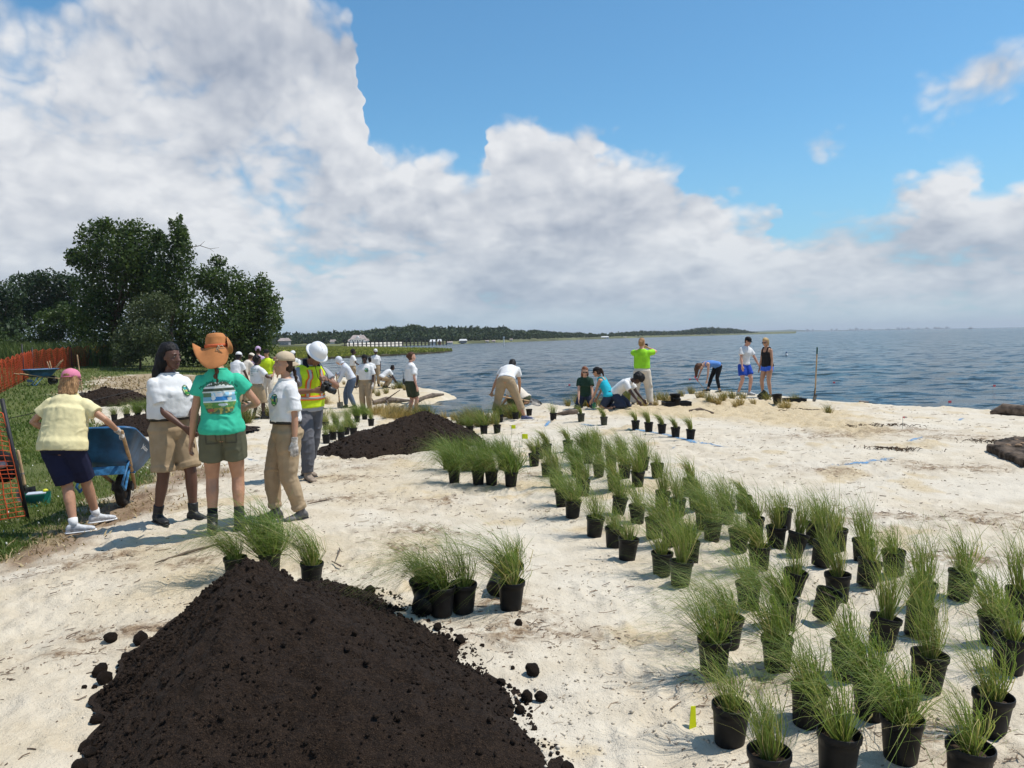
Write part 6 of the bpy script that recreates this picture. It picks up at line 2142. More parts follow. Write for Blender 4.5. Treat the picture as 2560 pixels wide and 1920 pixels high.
# safety vest over the grey shirt: a shell standing just off the cloth
def vest(P, hem=.0, top=.53, fat=1.09, mat=hivis):
    root, fr = P['root'], P['fr']
    mb = MB()
    rr_ = []
    for u in np.linspace(hem, top, 12):
        p, q = fr(float(u))
        hw = float(np.interp(u, [t[0] for t in MTORSO], [t[1] for t in MTORSO])) * fat + .034; hd = float(np.interp(u, [t[0] for t in MTORSO], [t[2] for t in MTORSO])) * fat + .034
        if u < .38: hw, hd = max(hw, .215), max(hd, .160)
        if u > .44: hw = hw * .92
        rr_.append((p + q @ Vector((0, .004, 0)), q @ Vector((hw, 0, 0)), q @ Vector((0, hd, 0))))
    mb.loft(rr_, 24)
    me = union_mesh('safety_vest', mb, .010, 2); fold_noise(me, .008, 31)
    v = link_mesh('safety_vest', me, mat, root, True)
    org = principled('vest_orange', (.80, .16, .02), .6, .3, vary=.05); silver = principled('vest_silver', (.42, .42, .42), .35, .6, vary=.1)
    def band(u0, u1, m, e, nm):
        b = MB(); rs = []
        for u in np.linspace(u0, u1, 4):
            i = int(round((u - hem) / (top - hem) * 11)); t = (u - hem) / (top - hem) * 11
            a, c = rr_[int(t)], rr_[min(int(t) + 1, 11)]; f = t - int(t)
            rs.append(tuple(x.lerp(y, f) for x, y in zip(a, c)))
        rs = [(c_, a_ * (1 + e), b_ * (1 + e)) for c_, a_, b_ in rs]
        b.loft(rs, 26); b.build(nm, m, v, True)
    band(.10, .165, org, .035, 'orange_band'); band(.118, .147, silver, .05, 'reflective_band')
    bv = BVHTree.FromPolygons([x.co[:] for x in me.vertices], [p.vertices[:] for p in me.polygons])
    for sgn in (1, -1):
        for w_, mm, off, nm in ((.032, org, .006, 'orange_strip'), (.015, silver, .009, 'reflective_strip')):
            for front in (1, -1):
                vs, fs = [], []
                for k, u in enumerate(np.linspace(.155, .50, 12)):
                    p, q = fr(float(u))
                    xx = sgn * (.10 - .02 * (u > .4))
                    for s_ in (-1, 1):
                        o_ = p + q @ Vector((xx + s_ * w_, front * .4, 0)); d_ = q @ Vector((0, -front, 0))
                        hit = bv.ray_cast(o_, d_, .6)
                        vs.append((hit[0] - d_ * off) if hit[0] is not None else p + q @ Vector((xx + s_ * w_, front * .1, 0)))
                    if k: fs.append((2 * k - 2, 2 * k - 1, 2 * k + 1, 2 * k))
                MB().add(vs, fs).build(nm, mm, v, True)
    return v
vest(P5)
# dark collar and camera strap belong to him; the camera is held
def strap(P):
    p, q = P['fr'](.53)
    c = MB()
    c.tube([p + q @ Vector((x, y, z)) for x, y, z in ((-.08, .07, -.02), (-.085, .0, .03), (-.05, -.07, .045), (.05, -.07, .045), (.085, 0, .03), (.08, .07, -.02), (.05, .13, -.08))], .026, 8)
    c.build('collar', cloth('dark_blue_collar', (.012, .014, .022)), P['root'], True)
strap(P5)
cam_m = principled('camera_black', (.012, .012, .012), .45, .5, vary=.2, vscale=30)
cr = empty('camera', (0, 0, 0))
hr, hl = P5['HAND']['r'][0], P5['HAND']['l'][0]
mw = Matrix.Translation(P5['root'].location) @ Matrix.Rotation(P5['root'].rotation_euler.z, 4, 'Z') @ Matrix.Diagonal((P5['scale'],) * 3 + (1,))
cc = mw @ (hr.lerp(hl, .45) + Vector((0, .07, -.02)))
cr.location = cc; cr.rotation_euler = (rad(-22), rad(12), P5['root'].rotation_euler.z + .4)
mb = MB(); mb.box((0, 0, 0), (.14, .06, .09)); mb.box((0, 0, .055), (.06, .055, .035)); mb.box((-.055, .02, .0), (.035, .05, .085))
mb.build('camera_body', cam_m, cr, False, None, .008)
mb = MB().loft([(Vector((.01, y, -.005)), Vector((r_, 0, 0)), Vector((0, 0, r_))) for y, r_ in ((.02, .036), (.06, .036), (.062, .040), (.10, .040), (.102, .037), (.15, .037), (.151, .030), (.135, .028))], 18)
mb.build('lens', cam_m, cr, True)
MB().box((0, -.032, 0), (.08, .004, .06)).build('display', shade_m, cr)
st = MB(); e = cr.matrix_world
MBp = MB().tube([Vector((-.06, 0, .04)), Vector((-.09, -.06, .12)), Vector((-.03, -.16, .26))], .004, 6); MBp.tube([Vector((.06, 0, .04)), Vector((.08, -.08, .12)), Vector((.05, -.18, .26))], .004, 6)
MBp.build('neck_strap', black_cloth, cr, True)
tag(cr, 'black camera with long lens in the hands of the hard hat man', 'camera')

# ---- middle distance, beside the thicket
P6 = person((645, 1047), -38, 1.62, 'm', 'deep', lean=3, head=(-15, 5), hand_l=(-.26, .08, .84), hand_r=(.20, .32, 1.12), el_r=(1, -.5, -.4), foot_r=(.10, .10), foot_l=(-.12, -.05), shirt=dict(mat=white_tee, hem=.05, sleeve=.80, loose=.034, hang=1.06),
            pants=dict(mat=khaki, len=1.12, loose=.040, cuff=.12, flare=.01), shoes=dict(mat=leather, boot=.12), hair=('puffy', 'black'), seed=16, grip=.7, face=False, label='worker with green lettering on white shirt back, khaki shorts, carrying a black pot')
green_ink = principled('print_ink_green', (.02, .22, .16), .8, .2, vary=0)
p_, q_ = P6['fr'](.43)
print_text(P6, 'lettering', 'MARYLAND\nCONSERVATION\nJOB\nCORPS', p_ + q_ @ Vector((0, -.1, .0)), q_ @ Vector((0, -1, 0)), q_ @ Vector((0, 0, 1)), .048, green_ink, space=1.25)
hw_ = Matrix.Translation(P6['root'].location) @ Matrix.Rotation(P6['root'].rotation_euler.z, 4, 'Z') @ Matrix.Diagonal((P6['scale'],) * 3 + (1,))
o = pot(625, 1048, None, scale=1.15); o.location = hw_ @ (P6['HAND']['l'][0] + Vector((-.01, .05, -.165))); o.rotation_euler = (rad(-12), rad(22), 0)
tag(o, 'black pot hanging from the hand of the worker with lettered shirt', 'pot')
person((672, 1008), 176, 1.70, 'm', 'tan', lean=2, hand_r=(.22, .12, .92), hand_l=(-.22, .12, .92), shirt=dict(mat=hivis, hem=.0, sleeve=.6, loose=.022), pants=dict(mat=khaki2, len=1.9, loose=.026), shoes=boots, hair=('short', 'brown'), hat=('cap', black_cloth), glasses=True, seed=17, label='man in bright yellow safety shirt and sunglasses standing behind the pot carrier')
person((650, 1000), 20, 1.82, 'f', 'tan', hand_r=(.2, .15, .95), shirt=dict(mat=lav, hem=-.02, sleeve=.6, loose=.02), pants=dict(mat=jeans, len=1.9, loose=.02), shoes=boots, hair=('bun', 'dark'), hat=('scarf', lav), seed=18, face=False, label='person in lavender head scarf just above the pot carrier')
person((590, 1025), -20, 1.68, 'm', 'deep', lean=24, head=(0, 10), hand_r=(.2, .4, .8), hand_l=(-.2, .4, .8), shirt=tee, pants=dict(mat=khaki, len=1.9, loose=.026), shoes=boots, hair=('short', 'black'), hat=('cap', white_tee), seed=19, face=False, label='worker with pale cap and white shirt half hidden by the teal shoulder')
person((611, 1012), -40, 1.66, 'm', 'tan', lean=34, head=(0, 25), hand_r=(.2, .5, .75), hand_l=(-.2, .5, .75), shirt=dict(mat=khaki2, hem=-.02, sleeve=.6, loose=.026), pants=dict(mat=khaki, len=1.9, loose=.026), shoes=boots, hair=('short', 'brown'), hat=('cap', khaki2), seed=20, face=False, label='stooping person in beige shirt and cap beyond the teal shoulder')
person((727, 1003), 60, 1.70, 'm', 'tan', lean=20, head=(0, 20), hand_r=(.15, .4, .9), hand_l=(-.15, .4, .9), shirt=dict(mat=hivis, hem=.0, sleeve=.6, loose=.022), pants=dict(mat=grey_work, len=1.9, loose=.026), shoes=boots, hair=('short', 'dark'), hat=('cap', hivis), seed=21, face=False, label='stooping person in yellow vest and cap seen between girl and hard hat man')
person((743, 1000), 160, 1.66, 'm', 'deep', lean=12, head=(0, 20), hand_r=(.2, .3, .85), hand_l=(-.2, .3, .85), shirt=tee, pants=dict(mat=khaki, len=1.9, loose=.026), shoes=boots, hair=('short', 'black'), hat=('cap', white_tee), seed=22, label='worker in white cap looking down just beside the hard hat')

# ---- on the sand spit
P12 = person((884, 970), -70, 1.68, 'f', 'deep', head=(-10, 2), hand_r=(.20, .30, 1.00), el_r=(1, -.6, -.5), hand_l=(-.22, .08, .98), el_l=(-1, -.7, 0), shirt=tucked, pants=dict(mat=khaki, len=1.92, loose=.028), shoes=boots, hair=('puffy', 'black'), seed=23, grip=.8, label='woman with hand on hip and shovel standing on the sand spit')
P13 = person((876, 1021), 108, 1.70, 'm', 'fair', lean=34, pl=.5, pel=(0, -.06, .90), head=(0, 38), hand_r=(.06, .38, 1.05), hand_l=(-.06, .40, .70), el_l=(-1, -.3, -.3), el_r=(1, -.2, -.3), foot_r=(.12, .12), foot_l=(-.12, -.12), shirt=dict(mat=cloth('pale_hoodie', (.62, .64, .70)), hem=.02, sleeve=1.94, loose=.026), pants=dict(mat=denim, len=1.92, loose=.024), shoes=boots, hair=('short', 'dark'), hat=('hood', MATS['pale_hoodie']), seed=24, grip=.9,
             label='man in pale hooded top bending over a wooden shovel handle')
P14 = person((917, 1031), 172, 1.66, 'm', 'deep', lean=4, head=(12, 16), hand_r=(.26, .10, .84), hand_l=(-.25, .10, .86), shirt=dict(mat=white_tee, hem=.06, sleeve=.84, loose=.034, hang=1.04), pants=dict(mat=khaki, len=1.92, loose=.030), shoes=boots, hair=('short', 'black'), hat=('scarf', black_cloth), seed=25, gloves=('l',), label='worker with black head covering and round green emblem facing the beach')
chest_emblem(P14, -1, .12)
person((941, 967), -165, 1.68, 'f', 'deep', head=(20, 4), hand_r=(.2, .1, .9), shirt=tucked, pants=dict(mat=khaki, len=1.92, loose=.028), shoes=boots, hair=('bun', 'black'), hat=('cap', white_tee), seed=26, label='worker in white cap standing furthest out on the sand spit')
person((929, 985), 30, 1.42, 'm', 'deep', lean=10, head=(0, 10), shirt=tee, pants=dict(mat=khaki, len=1.9, loose=.028), shoes=boots, hair=('short', 'black'), seed=27, face=False, label='dark haired worker mostly hidden behind the black head covering')
person((962, 972), -60, 1.62, 'm', 'deep', lean=62, pl=.6, pel=(0, -.12, .50), head=(0, 20), hand_r=(.2, .50, .30), hand_l=(-.1, .55, .28), foot_r=(.12, .05), foot_l=(-.12, .0), shirt=tee, pants=dict(mat=khaki, len=1.9, loose=.028), shoes=boots, hair=('short', 'black'), seed=28, face=False, label='crouching worker planting grass at the edge of the spit')
P18 = person((1030, 1044), -62, 1.70, 'f', 'pink', lean=1, head=(-8, 4), hand_r=(.25, .06, .84), hand_l=(-.22, .10, .88), foot_r=(.09, .06), foot_l=(-.09, -.06), shirt=dict(mat=white_tee, hem=.06, sleeve=.74, loose=.026, hang=1.04), pants=dict(mat=green_short, len=.80, loose=.034, flare=.014), shoes=dict(mat=leather, boot=.10), hair=('bun', 'brown'), seed=29, fat=1.08, label='woman with tied brown hair, white shirt and dark green shorts by the cove')
rb = empty('radio', (0, 0, 0)); w18 = Matrix.Translation(P18['root'].location) @ Matrix.Rotation(P18['root'].rotation_euler.z, 4, 'Z')
rb.location = w18 @ Vector((-.05, -.19, .93)); rb.rotation_euler = (0, 0, P18['root'].rotation_euler.z)
MB().box((0, 0, .05), (.06, .04, .14)).build('radio_case', cam_m, rb, False, None, .006)
MB().tube([(0.015, 0, .12), (.015, -.02, .34)], [.008, .005], 7).build('antenna', cam_m, rb, True)
tag(rb, 'black two way radio with antenna on the hip by the cove', 'radio')

# ---- the bending digger and helper
P19 = person((1270, 1053), -14, 1.74, 'm', 'tan', lean=72, pl=.55, pel=(.0, -.10, .90), head=(0, 50), hand_l=(-.42, .16, .60), el_l=(-1, -.5, .7), hand_r=(.16, .52, .60), el_r=(1, 0, .0), foot_r=(.37, .06), foot_l=(-.30, -.14), toe_r=-70, toe_l=20, grip=.9, fat=1.05,
             shirt=dict(mat=white_tee, hem=.02, sleeve=.55, loose=.022), pants=dict(mat=khaki, len=1.62, loose=.026, cuff=.10), shoes=dict(mat=sneaker_d, sole=sock_w), hair=('short', 'black'), seed=30, face=False, label='man bending deep from the hips in khaki trousers and white shirt, shovelling sand')
person((1302, 1040), 62, 1.66, 'f', 'tan', lean=58, pl=.6, pel=(0, -.12, .42), head=(0, 30), hand_r=(.15, .46, .25), hand_l=(-.15, .46, .25), foot_r=(.13, .06), foot_l=(-.13, .02), shirt=dict(mat=khaki2, hem=.0, sleeve=.7, loose=.022), pants=dict(mat=green_short, len=1.0, loose=.026), shoes=dict(mat=sneaker_d), hair=('short', 'dark'), seed=31, face=False, label='helper crouching behind the legs of the bending digger')
# ---- planters sitting on the crest
person((1464, 1020), 172, 1.66, 'f', 'fair', lean=30, pl=.4, pel=(0, -.08, .34), head=(6, 22), hand_r=(.16, .36, .20), hand_l=(-.20, .34, .20), foot_r=(.12, -.25, .07), foot_l=(-.12, -.25, .07), toe_r=(0, -.5, -.9), toe_l=(0, -.5, -.9), kn_r=(.3, 1, -.2), kn_l=(-.3, 1, -.2), shirt=dict(mat=dkgreen, hem=-.02, sleeve=.62, loose=.018), pants=dict(mat=jeans, len=1.9, loose=.02), shoes=dict(mat=leather), hair=('long', 'red', .22), glasses=True, seed=32,
       label='kneeling woman with long red hair, dark green shirt and sunglasses')
person((1518, 1020), 58, 1.64, 'f', 'tan', lean=34, pl=.4, pel=(0, -.05, .34), head=(10, 20), hand_r=(.16, .40, .18), hand_l=(-.22, .36, .18), foot_r=(.12, -.25, .07), foot_l=(-.12, -.25, .07), toe_r=(0, -.5, -.9), toe_l=(0, -.5, -.9), shirt=dict(mat=cyan, hem=-.04, tank=True, loose=.012), pants=dict(mat=jeans, len=.6, loose=.018), shoes=dict(mat=leather), hair=('pony', 'dark', .12), hat=('cap', black_cloth), seed=33, face=False,
       label='kneeling woman in bright cyan tank top and dark cap')
person((1556, 1020), -118, 1.70, 'm', 'deep', lean=62, pl=.5, pel=(-.02, -.18, .36), head=(0, 70), hand_r=(.18, .50, .16), hand_l=(-.16, .52, .16), foot_r=(.14, -.28, .07), foot_l=(-.14, -.28, .07), toe_r=(0, -.5, -.9), toe_l=(0, -.5, -.9), shirt=dict(mat=white_tee, hem=.0, sleeve=.7, loose=.026), pants=dict(mat=jeans, len=1.9, loose=.024), shoes=dict(mat=leather), hair=('afro', 'black'), seed=34, face=False,
       label='kneeling planter with big round black hair bowed over, white shirt')
P25 = person((1606, 1013), -20, 1.73, 'm', 'pink', lean=-3, head=(-14, 0), hand_r=(.10, .30, 1.50), el_r=(1, .1, -.3), hand_l=(-.06, .32, 1.48), el_l=(-1, .1, -.4), foot_r=(.20, .03), foot_l=(-.24, -.05), grip=.7, shirt=dict(mat=lime, hem=.05, sleeve=.66, loose=.024, hang=1.02), pants=dict(mat=khaki2, len=1.97, loose=.038, fold=.010, pocket=True), shoes=dict(mat=tan_boot), hair=('bun', 'dirtyblond'), seed=35, face=False, fat=1.08,
             label='man in lime green shirt and pale cargo trousers photographing the bay')
w25 = Matrix.Translation(P25['root'].location) @ Matrix.Rotation(P25['root'].rotation_euler.z, 4, 'Z') @ Matrix.Diagonal((P25['scale'],) * 3 + (1,))
pc = w25 @ (P25['HAND']['r'][0].lerp(P25['HAND']['l'][0], .5) + Vector((0, .02, .05)))
ph = empty('phone', pc, P25['root'].rotation_euler.z)
MB().box((0, 0, 0), (.15, .010, .075)).build('phone_case', cam_m, ph, False, None, .006)
MB().box((0, -.0065, 0), (.135, .003, .066)).build('screen', shade_m, ph)
tag(ph, 'phone held up by the man in lime green shirt', 'phone')
# ---- three by the planted crest
P26 = person((1784, 982), 108, 1.68, 'f', 'fair', lean=98, pl=.62, pel=(0, -.14, .90), head=(0, 95), hand_r=(.10, .56, .42), el_r=(1, -.2, .2), hand_l=(-.10, .34, .16), el_l=(-1, -.2, .2), foot_r=(.12, .16), foot_l=(-.14, -.14), shirt=dict(mat=bluetop, hem=-.02, tank=True, loose=.012), pants=dict(mat=black_cloth, len=1.85, loose=.004, fold=.002), shoes=dict(mat=leather), hair=('down', 'brown', .26), seed=36, face=False, grip=.9,
             label='woman in blue tank top and black leggings bending down to plant')
P27 = person((1861, 988), -150, 1.80, 'm', 'pink', lean=8, side=-3, head=(2, 20), pel=(0, 0, .91), hand_r=(.30, .20, .83), el_r=(1, -.6, 0), hand_l=(-.42, .22, .80), el_l=(-1, -.4, 0), foot_r=(.20, -.05), foot_l=(-.10, .10), shirt=dict(mat=white_tee, hem=-.02, sleeve=.66, loose=.022), pants=dict(mat=blueshort, len=.72, loose=.028, flare=.018), shoes=dict(mat=sneaker), hair=('short', 'brown'), hat=('cap', black_cloth), glasses=True, seed=37,
             label='man in black cap, sunglasses, white shirt and royal blue shorts')
P28 = person((1918, 993), 122, 1.74, 'f', 'tan', lean=4, head=(10, 22), hand_r=(.24, .06, .82), hand_l=(-.25, .10, .83), foot_r=(.16, .0), foot_l=(-.16, .04), shirt=dict(mat=black_cloth, hem=-.04, tank=True, loose=.016), pants=dict(mat=blueshort2, len=.34, loose=.014, flare=.012), shoes=dict(mat=leather), hair=('pony', 'blond', .14), glasses=True, seed=38,
             label='blond woman in black tank top and short blue shorts')
# ================================================================== tools and barrows
def shovel(label, a, b, grip=True, blade=True, bl=.30):
    """a = handle end, b = blade tip (world)"""
    a, b = Vector(a), Vector(b)
    d = (b - a); L = d.length; d = d.normalized()
    root = empty('shovel', a)
    k = b - a - d * bl
    MB().tube([Vector((0, 0, 0)), k * .5, k], [.017, .018, .019], 9, True, True).build('handle', wood_h, root, True)
    if grip: MB().tube([Vector((0, 0, 0)) - d * .005, d * .16], [.021, .020], 9, True, True).build('grip', green_grip, root, True)
    side = d.orthogonal().normalized()
    up = d.cross(side)
    if up.y > 0: up = -up
    side = up.cross(d)
    MB().tube([k - d * .14, k + d * .02 - up * .02, k + d * .08], [.021, .020, .015], 9).build('socket', rust, root, True)
    if blade:
        vs, fs = [], []
        N, M_ = 9, 8
        for j in range(M_ + 1):
            t = j / M_
            w = .105 * (1 - max(0, (t - .55) / .45) ** 2 * .92)
            for i in range(N):
                u = -1 + 2 * i / (N - 1)
                vs.append(k + d * (.05 + t * (bl - .05)) + side * u * w + up * (.035 * u * u - .02 - .03 * math.sin(t * 2)))
        n0 = len(vs)
        vs += [v - up * .004 for v in vs]
        for j in range(M_):
            for i in range(N - 1):
                q = j * N + i
                fs.append((q, q + 1, q + N + 1, q + N)); fs.append((q + N + n0, q + N + 1 + n0, q + 1 + n0, q + n0))
        MB().add(vs, fs).build('blade', steel, root, True)
    tag(root, label, 'shovel', 'shovels and spades')
    return root

fpos = ground_px(133, 962)
bar2, BT2, t2 = barrow('blue wheelbarrow parked on the lawn with tool handles in it', fpos, rad(-35), 0.0)
del t2['T']
for i, (x0, x1) in enumerate(((118, 128), (124, 131), (152, 128), (157, 132))):
    a = at(x0, (905, 903, 903, 900)[i], fpos.y - .1 + .1 * i); b = at(x1, 932, fpos.y - .1 + .06 * i)
    rt = empty('tool_handle', a)
    MB().tube([Vector((0, 0, 0)), b - a], .02, 8, True, True).build('shaft', wood_h, rt, True)
    MB().tube([(b - a) * .9, (b - a) * 1.12], .026, 8).build('ferrule', rust, rt, True)
    tag(rt, 'wooden tool handle leaning %s in the far wheelbarrow, %s from left' % ('inward' if i < 2 else 'outward', ORD[i]), 'tool', 'tools in the far wheelbarrow')
# tool standing behind the pink cap
b = ground_px(208, 1000); a = at(193, 888, b.y)
shovel('wooden shovel handle rising behind the pink cap', a, (b.x, b.y, b.z - .02), False)
# shovel standing in the crest
b = ground_px(2040, 1004); a = at(2043, 870, b.y)
shovel('long wooden shovel with dark grip standing upright in the sand', a, (b.x - .03, b.y + .02, b.z - .05))
# shovels in hands
def hand_world(P, nm):
    M4 = Matrix.Translation(P['root'].location) @ Matrix.Rotation(P['root'].rotation_euler.z, 4, 'Z') @ Matrix.Diagonal((P['scale'],) * 3 + (1,))
    return M4 @ P['HAND'][nm][0]
h1, h2 = hand_world(P13, 'r'), hand_world(P13, 'l')
g0 = at(852, 1022, (h1.y + h2.y) / 2 - .1)
shovel('shovel gripped by the hooded man on the spit', h1 + (h1 - g0).normalized() * .08, (g0.x, g0.y, gz(g0.x, g0.y) - .03), False)
h1 = hand_world(P12, 'r')
shovel('dark tipped shovel held upright by the woman on the spit', h1 + Vector((.06, 0, .28)), (h1.x - .14, h1.y + .05, gz(h1.x - .14, h1.y) - .02))
h1, h2 = hand_world(P19, 'l'), hand_world(P19, 'r')
tip = at(1356, 1008, h2.y + .1)
shovel('shovel of sand swung by the bending digger', h1 - (tip - h1).normalized() * .05, tip, False, True, .34)
h1 = hand_world(P26, 'r')
tr_ = empty('trowel', h1)
MB().tube([Vector((-.10, 0, .14)), Vector((.0, 0, .0))], .018, 8, True, True).build('grip', principled('pink_grip', (.7, .08, .16), .5, .4), tr_, True)
MB().tube([Vector((0, 0, 0)), Vector((.30, .0, -.40))], [.010, .009], 7).build('shaft', wood_h, tr_, True)
MB().loft([(Vector((.30 + t * .09, 0, -.40 - t * .12)), Vector((0, w, 0)), Vector((.008, 0, .006))) for t, w in ((0, .02), (.3, .04), (1, .01))], 10).build('blade', steel, tr_, True)
tag(tr_, 'small planting tool with pink grip in the bending woman hand', 'trowel')
# shovel leaning at the near fence with teal scoop
b = ground_px(74, 1262); a = at(45, 1128, b.y - .05)
shovel('worn shovel leaning against the near orange fence post', a, (b.x + .02, b.y - .05, b.z + .01), False, True, .26)
p = ground_px(92, 1266)
sc = empty('teal_scoop', p, .4)
mb = MB(); mb.add([(-.11, -.10, .01), (.11, -.10, .01), (.13, .12, .01), (-.13, .12, .01), (-.11, -.09, .03), (.11, -.09, .03), (.14, .13, .15), (-.14, .13, .15)], [(0, 3, 2, 1), (0, 1, 5, 4), (1, 2, 6, 5), (3, 0, 4, 7), (2, 3, 7, 6)])
mb.build('scoop_body', principled('teal_plastic', (.01, .20, .15), .45, .4), sc)
MB().box((0, .04, .155), (.20, .16, .01)).build('lid', principled('pale_plastic', (.5, .55, .62), .5, .4), sc)
MB().ellipsoid((.09, .06, .175), (.03, .03, .02)).build('knob', principled('yellow_plastic', (.65, .65, .03), .5, .4), sc, True)
tag(sc, 'teal plastic scoop on the grass beside the near fence', 'scoop')

# ================================================================== orange safety fences
net_m = principled('orange_net', (.85, .17, .06), .5, .3, vary=.15, vscale=6, trans=.35)
net_far = principled('red_orange_net', (.50, .085, .025), .6, .3, vary=.2, vscale=2, trans=.4)
post_m = principled('black_post', (.015, .015, .018), .6, .4)
def fence(label, pts, heights, cell_w, cell_h, th, mat, posts, loosen=.03, seed=1):
    g = np.random.default_rng(seed)
    base = Vector(pts[0]); root = empty('safety_fence', base)
    pts = [Vector(p) - base for p in pts]
    L = [0]
    for a, b in zip(pts[:-1], pts[1:]): L.append(L[-1] + (b - a).length)
    tot = L[-1]
    def P(s):
        for i in range(len(pts) - 1):
            if s <= L[i + 1] + 1e-6:
                f = (s - L[i]) / (L[i + 1] - L[i]); return pts[i].lerp(pts[i + 1], f), heights[i] * (1 - f) + heights[i + 1] * f
        return pts[-1], heights[-1]
    nx = max(3, int(tot / cell_w)); H0 = max(heights); ny = max(3, int(H0 / cell_h))
    grid = np.zeros((ny + 1, nx + 1, 3))
    for i in range(nx + 1):
        p, h = P(tot * i / nx)
        for j in range(ny + 1):
            t = j / ny
            sag = .05 * math.sin(i * .7) * t + loosen * mnoise.noise(Vector((i * .35, j * .3, seed)))
            o2 = loosen * mnoise.noise(Vector((i * .25, j * .25, seed + 9)))
            grid[j, i] = (p.x + o2 * .5, p.y + o2, p.z + .05 + (h - .05) * t + sag * (1 if t > .1 else .3))
    mb = MB()
    for j in range(ny + 1):
        row = [Vector(grid[j, i]) for i in range(nx + 1)]
        r_ = th * (1.5 if j in (0, ny) else 1.0)
        mb.tube(row, r_, 4)
    for i in range(nx + 1):
        mb.tube([Vector(grid[j, i]) for j in range(ny + 1)], th * (.8 if i % 2 else 1.5), 4)
    o = mb.build('netting', mat, root, True)
    for (a, b, r_, mm, lab) in posts:
        MB().tube([Vector(a) - base, Vector(b) - base], r_, 8).build('post', mm, root, True)
    tag(root, label, 'fence', 'orange safety fences')
    return root
# near fence at the picture edge
n0 = ground_px(66, 1306); n1 = Vector((n0.x - .75, n0.y - .25, gz(n0.x - .75, n0.y - .25))); n2 = Vector((n0.x - 2.4, n0.y - .9, gz(n0.x - 2.4, n0.y - .9)))
lean = Vector((-.20, 0, 0))
fn = fence('near orange safety fence with oval holes and leaning black posts', [n0, n1, n2], [1.16, 1.16, 1.16], .075, .052, .0045, net_m, [
    (n0 + Vector((.02, .02, -.1)), n0 + Vector((-.20, .02, 1.32)), .022, post_m, ''), (n1 + Vector((.38, .05, -.1)), n1 + Vector((.16, .05, 1.45)), .022, post_m, ''), (n2 + Vector((0, 0, -.1)), n2 + Vector((-.1, 0, 1.4)), .022, post_m, '')], .025, 3)
for ch in fn.children:      # the whole net hangs with the lean of its posts
    if ch.name.startswith('netting'):
        co = vcos(ch.data); co[:, 0] -= .155 * np.clip(co[:, 2], 0, 2); set_cos(ch.data, co)
# bag hanging on the near fence
p = Vector((n0.x - .28, n0.y + .10, gz(n0.x, n0.y) + .45))
bg_ = empty('backpack', (p.x, p.y, p.z))
bk = MB().ellipsoid((0, 0, .12), (.17, .09, .17)).ellipsoid((.02, -.06, .05), (.12, .05, .09))
me = union_mesh('pack', bk, .014, 2); fold_noise(me, .01, 5)
link_mesh('pack', me, black_cloth, bg_, True)
MB().tube([(-.08, .07, .0), (-.12, .12, .15), (-.06, .07, .30)], .014, 6).build('shoulder_strap', black_cloth, bg_, True)
MB().ellipsoid((.03, -.10, .16), (.09, .03, .04)).build('pale_pocket', cloth('pale_grey_cloth', (.42, .42, .44)), bg_, True)
tag(bg_, 'black and grey backpack hung behind the near orange fence', 'backpack')
# far fence
f0 = ground_px(277, 911); f1 = ground_px(180, 920); f2 = ground_px(84, 938); f3 = ground_px(60, 955); f4 = ground_px(0, 985); f5 = ground_px(-140, 1040)
hs = [1.2, 1.2, 1.2, 1.15, 1.1, 1.1]
fence('far orange safety fence curving along the lawn below the reeds', [f0, f1, f2, f3, f4, f5], hs, .16, .10, .0075, net_far, [(p + Vector((0, 0, -.1)), p + Vector((0, 0, h + .12)), .03, post_m, '') for p, h in ((f1, 1.2), (f2, 1.25), (f3, 1.45), (f5, 1.3))] + [(f0 + Vector((0, 0, -.1)), f0 + Vector((-.02, 0, 1.35)), .13, net_far, '')], .05, 8)
# lines strung from the near post
s0 = n0 + Vector((-.17, .02, 1.1))
MBs = MB().tube([s0, s0 + Vector((.4, 1.2, .12)), s0 + Vector((.9, 2.6, .30))], .004, 5)
tag(MBs.build('string_line', principled('dark_string', (.03, .03, .03), .8, .2, vary=0), None, True), 'thin dark string running from the near fence post over the grass', 'string')

# ================================================================== marks on the sand
blue_m = bpy.data.materials.new('blue_marking_paint'); blue_m.use_nodes = True
B = NB(blue_m.node_tree); p = blue_m.node_tree.nodes['Principled BSDF']
p.inputs['Base Color'].default_value = (.11, .29, .52, 1); p.inputs['Roughness'].default_value = .9
tcb = B.add('ShaderNodeTexCoord').outputs['Object']
ax_ = B.add('ShaderNodeAttribute', attribute_name='cover').outputs['Fac']
nz = B.noise(tcb, 38, 6, .75)
al = B.ss(B.m('SUBTRACT', B.m('ADD', nz, B.m('MULTIPLY', ax_, .42)), .72), -.04, .32)
trn = B.add('ShaderNodeBsdfTransparent'); mx = B.add('ShaderNodeMixShader')
B.l.new(al, mx.inputs[0]); B.l.new(trn.outputs[0], mx.inputs[1]); B.l.new(p.outputs[0], mx.inputs[2]); B.l.new(mx.outputs[0], blue_m.node_tree.nodes['Material Output'].inputs[0])
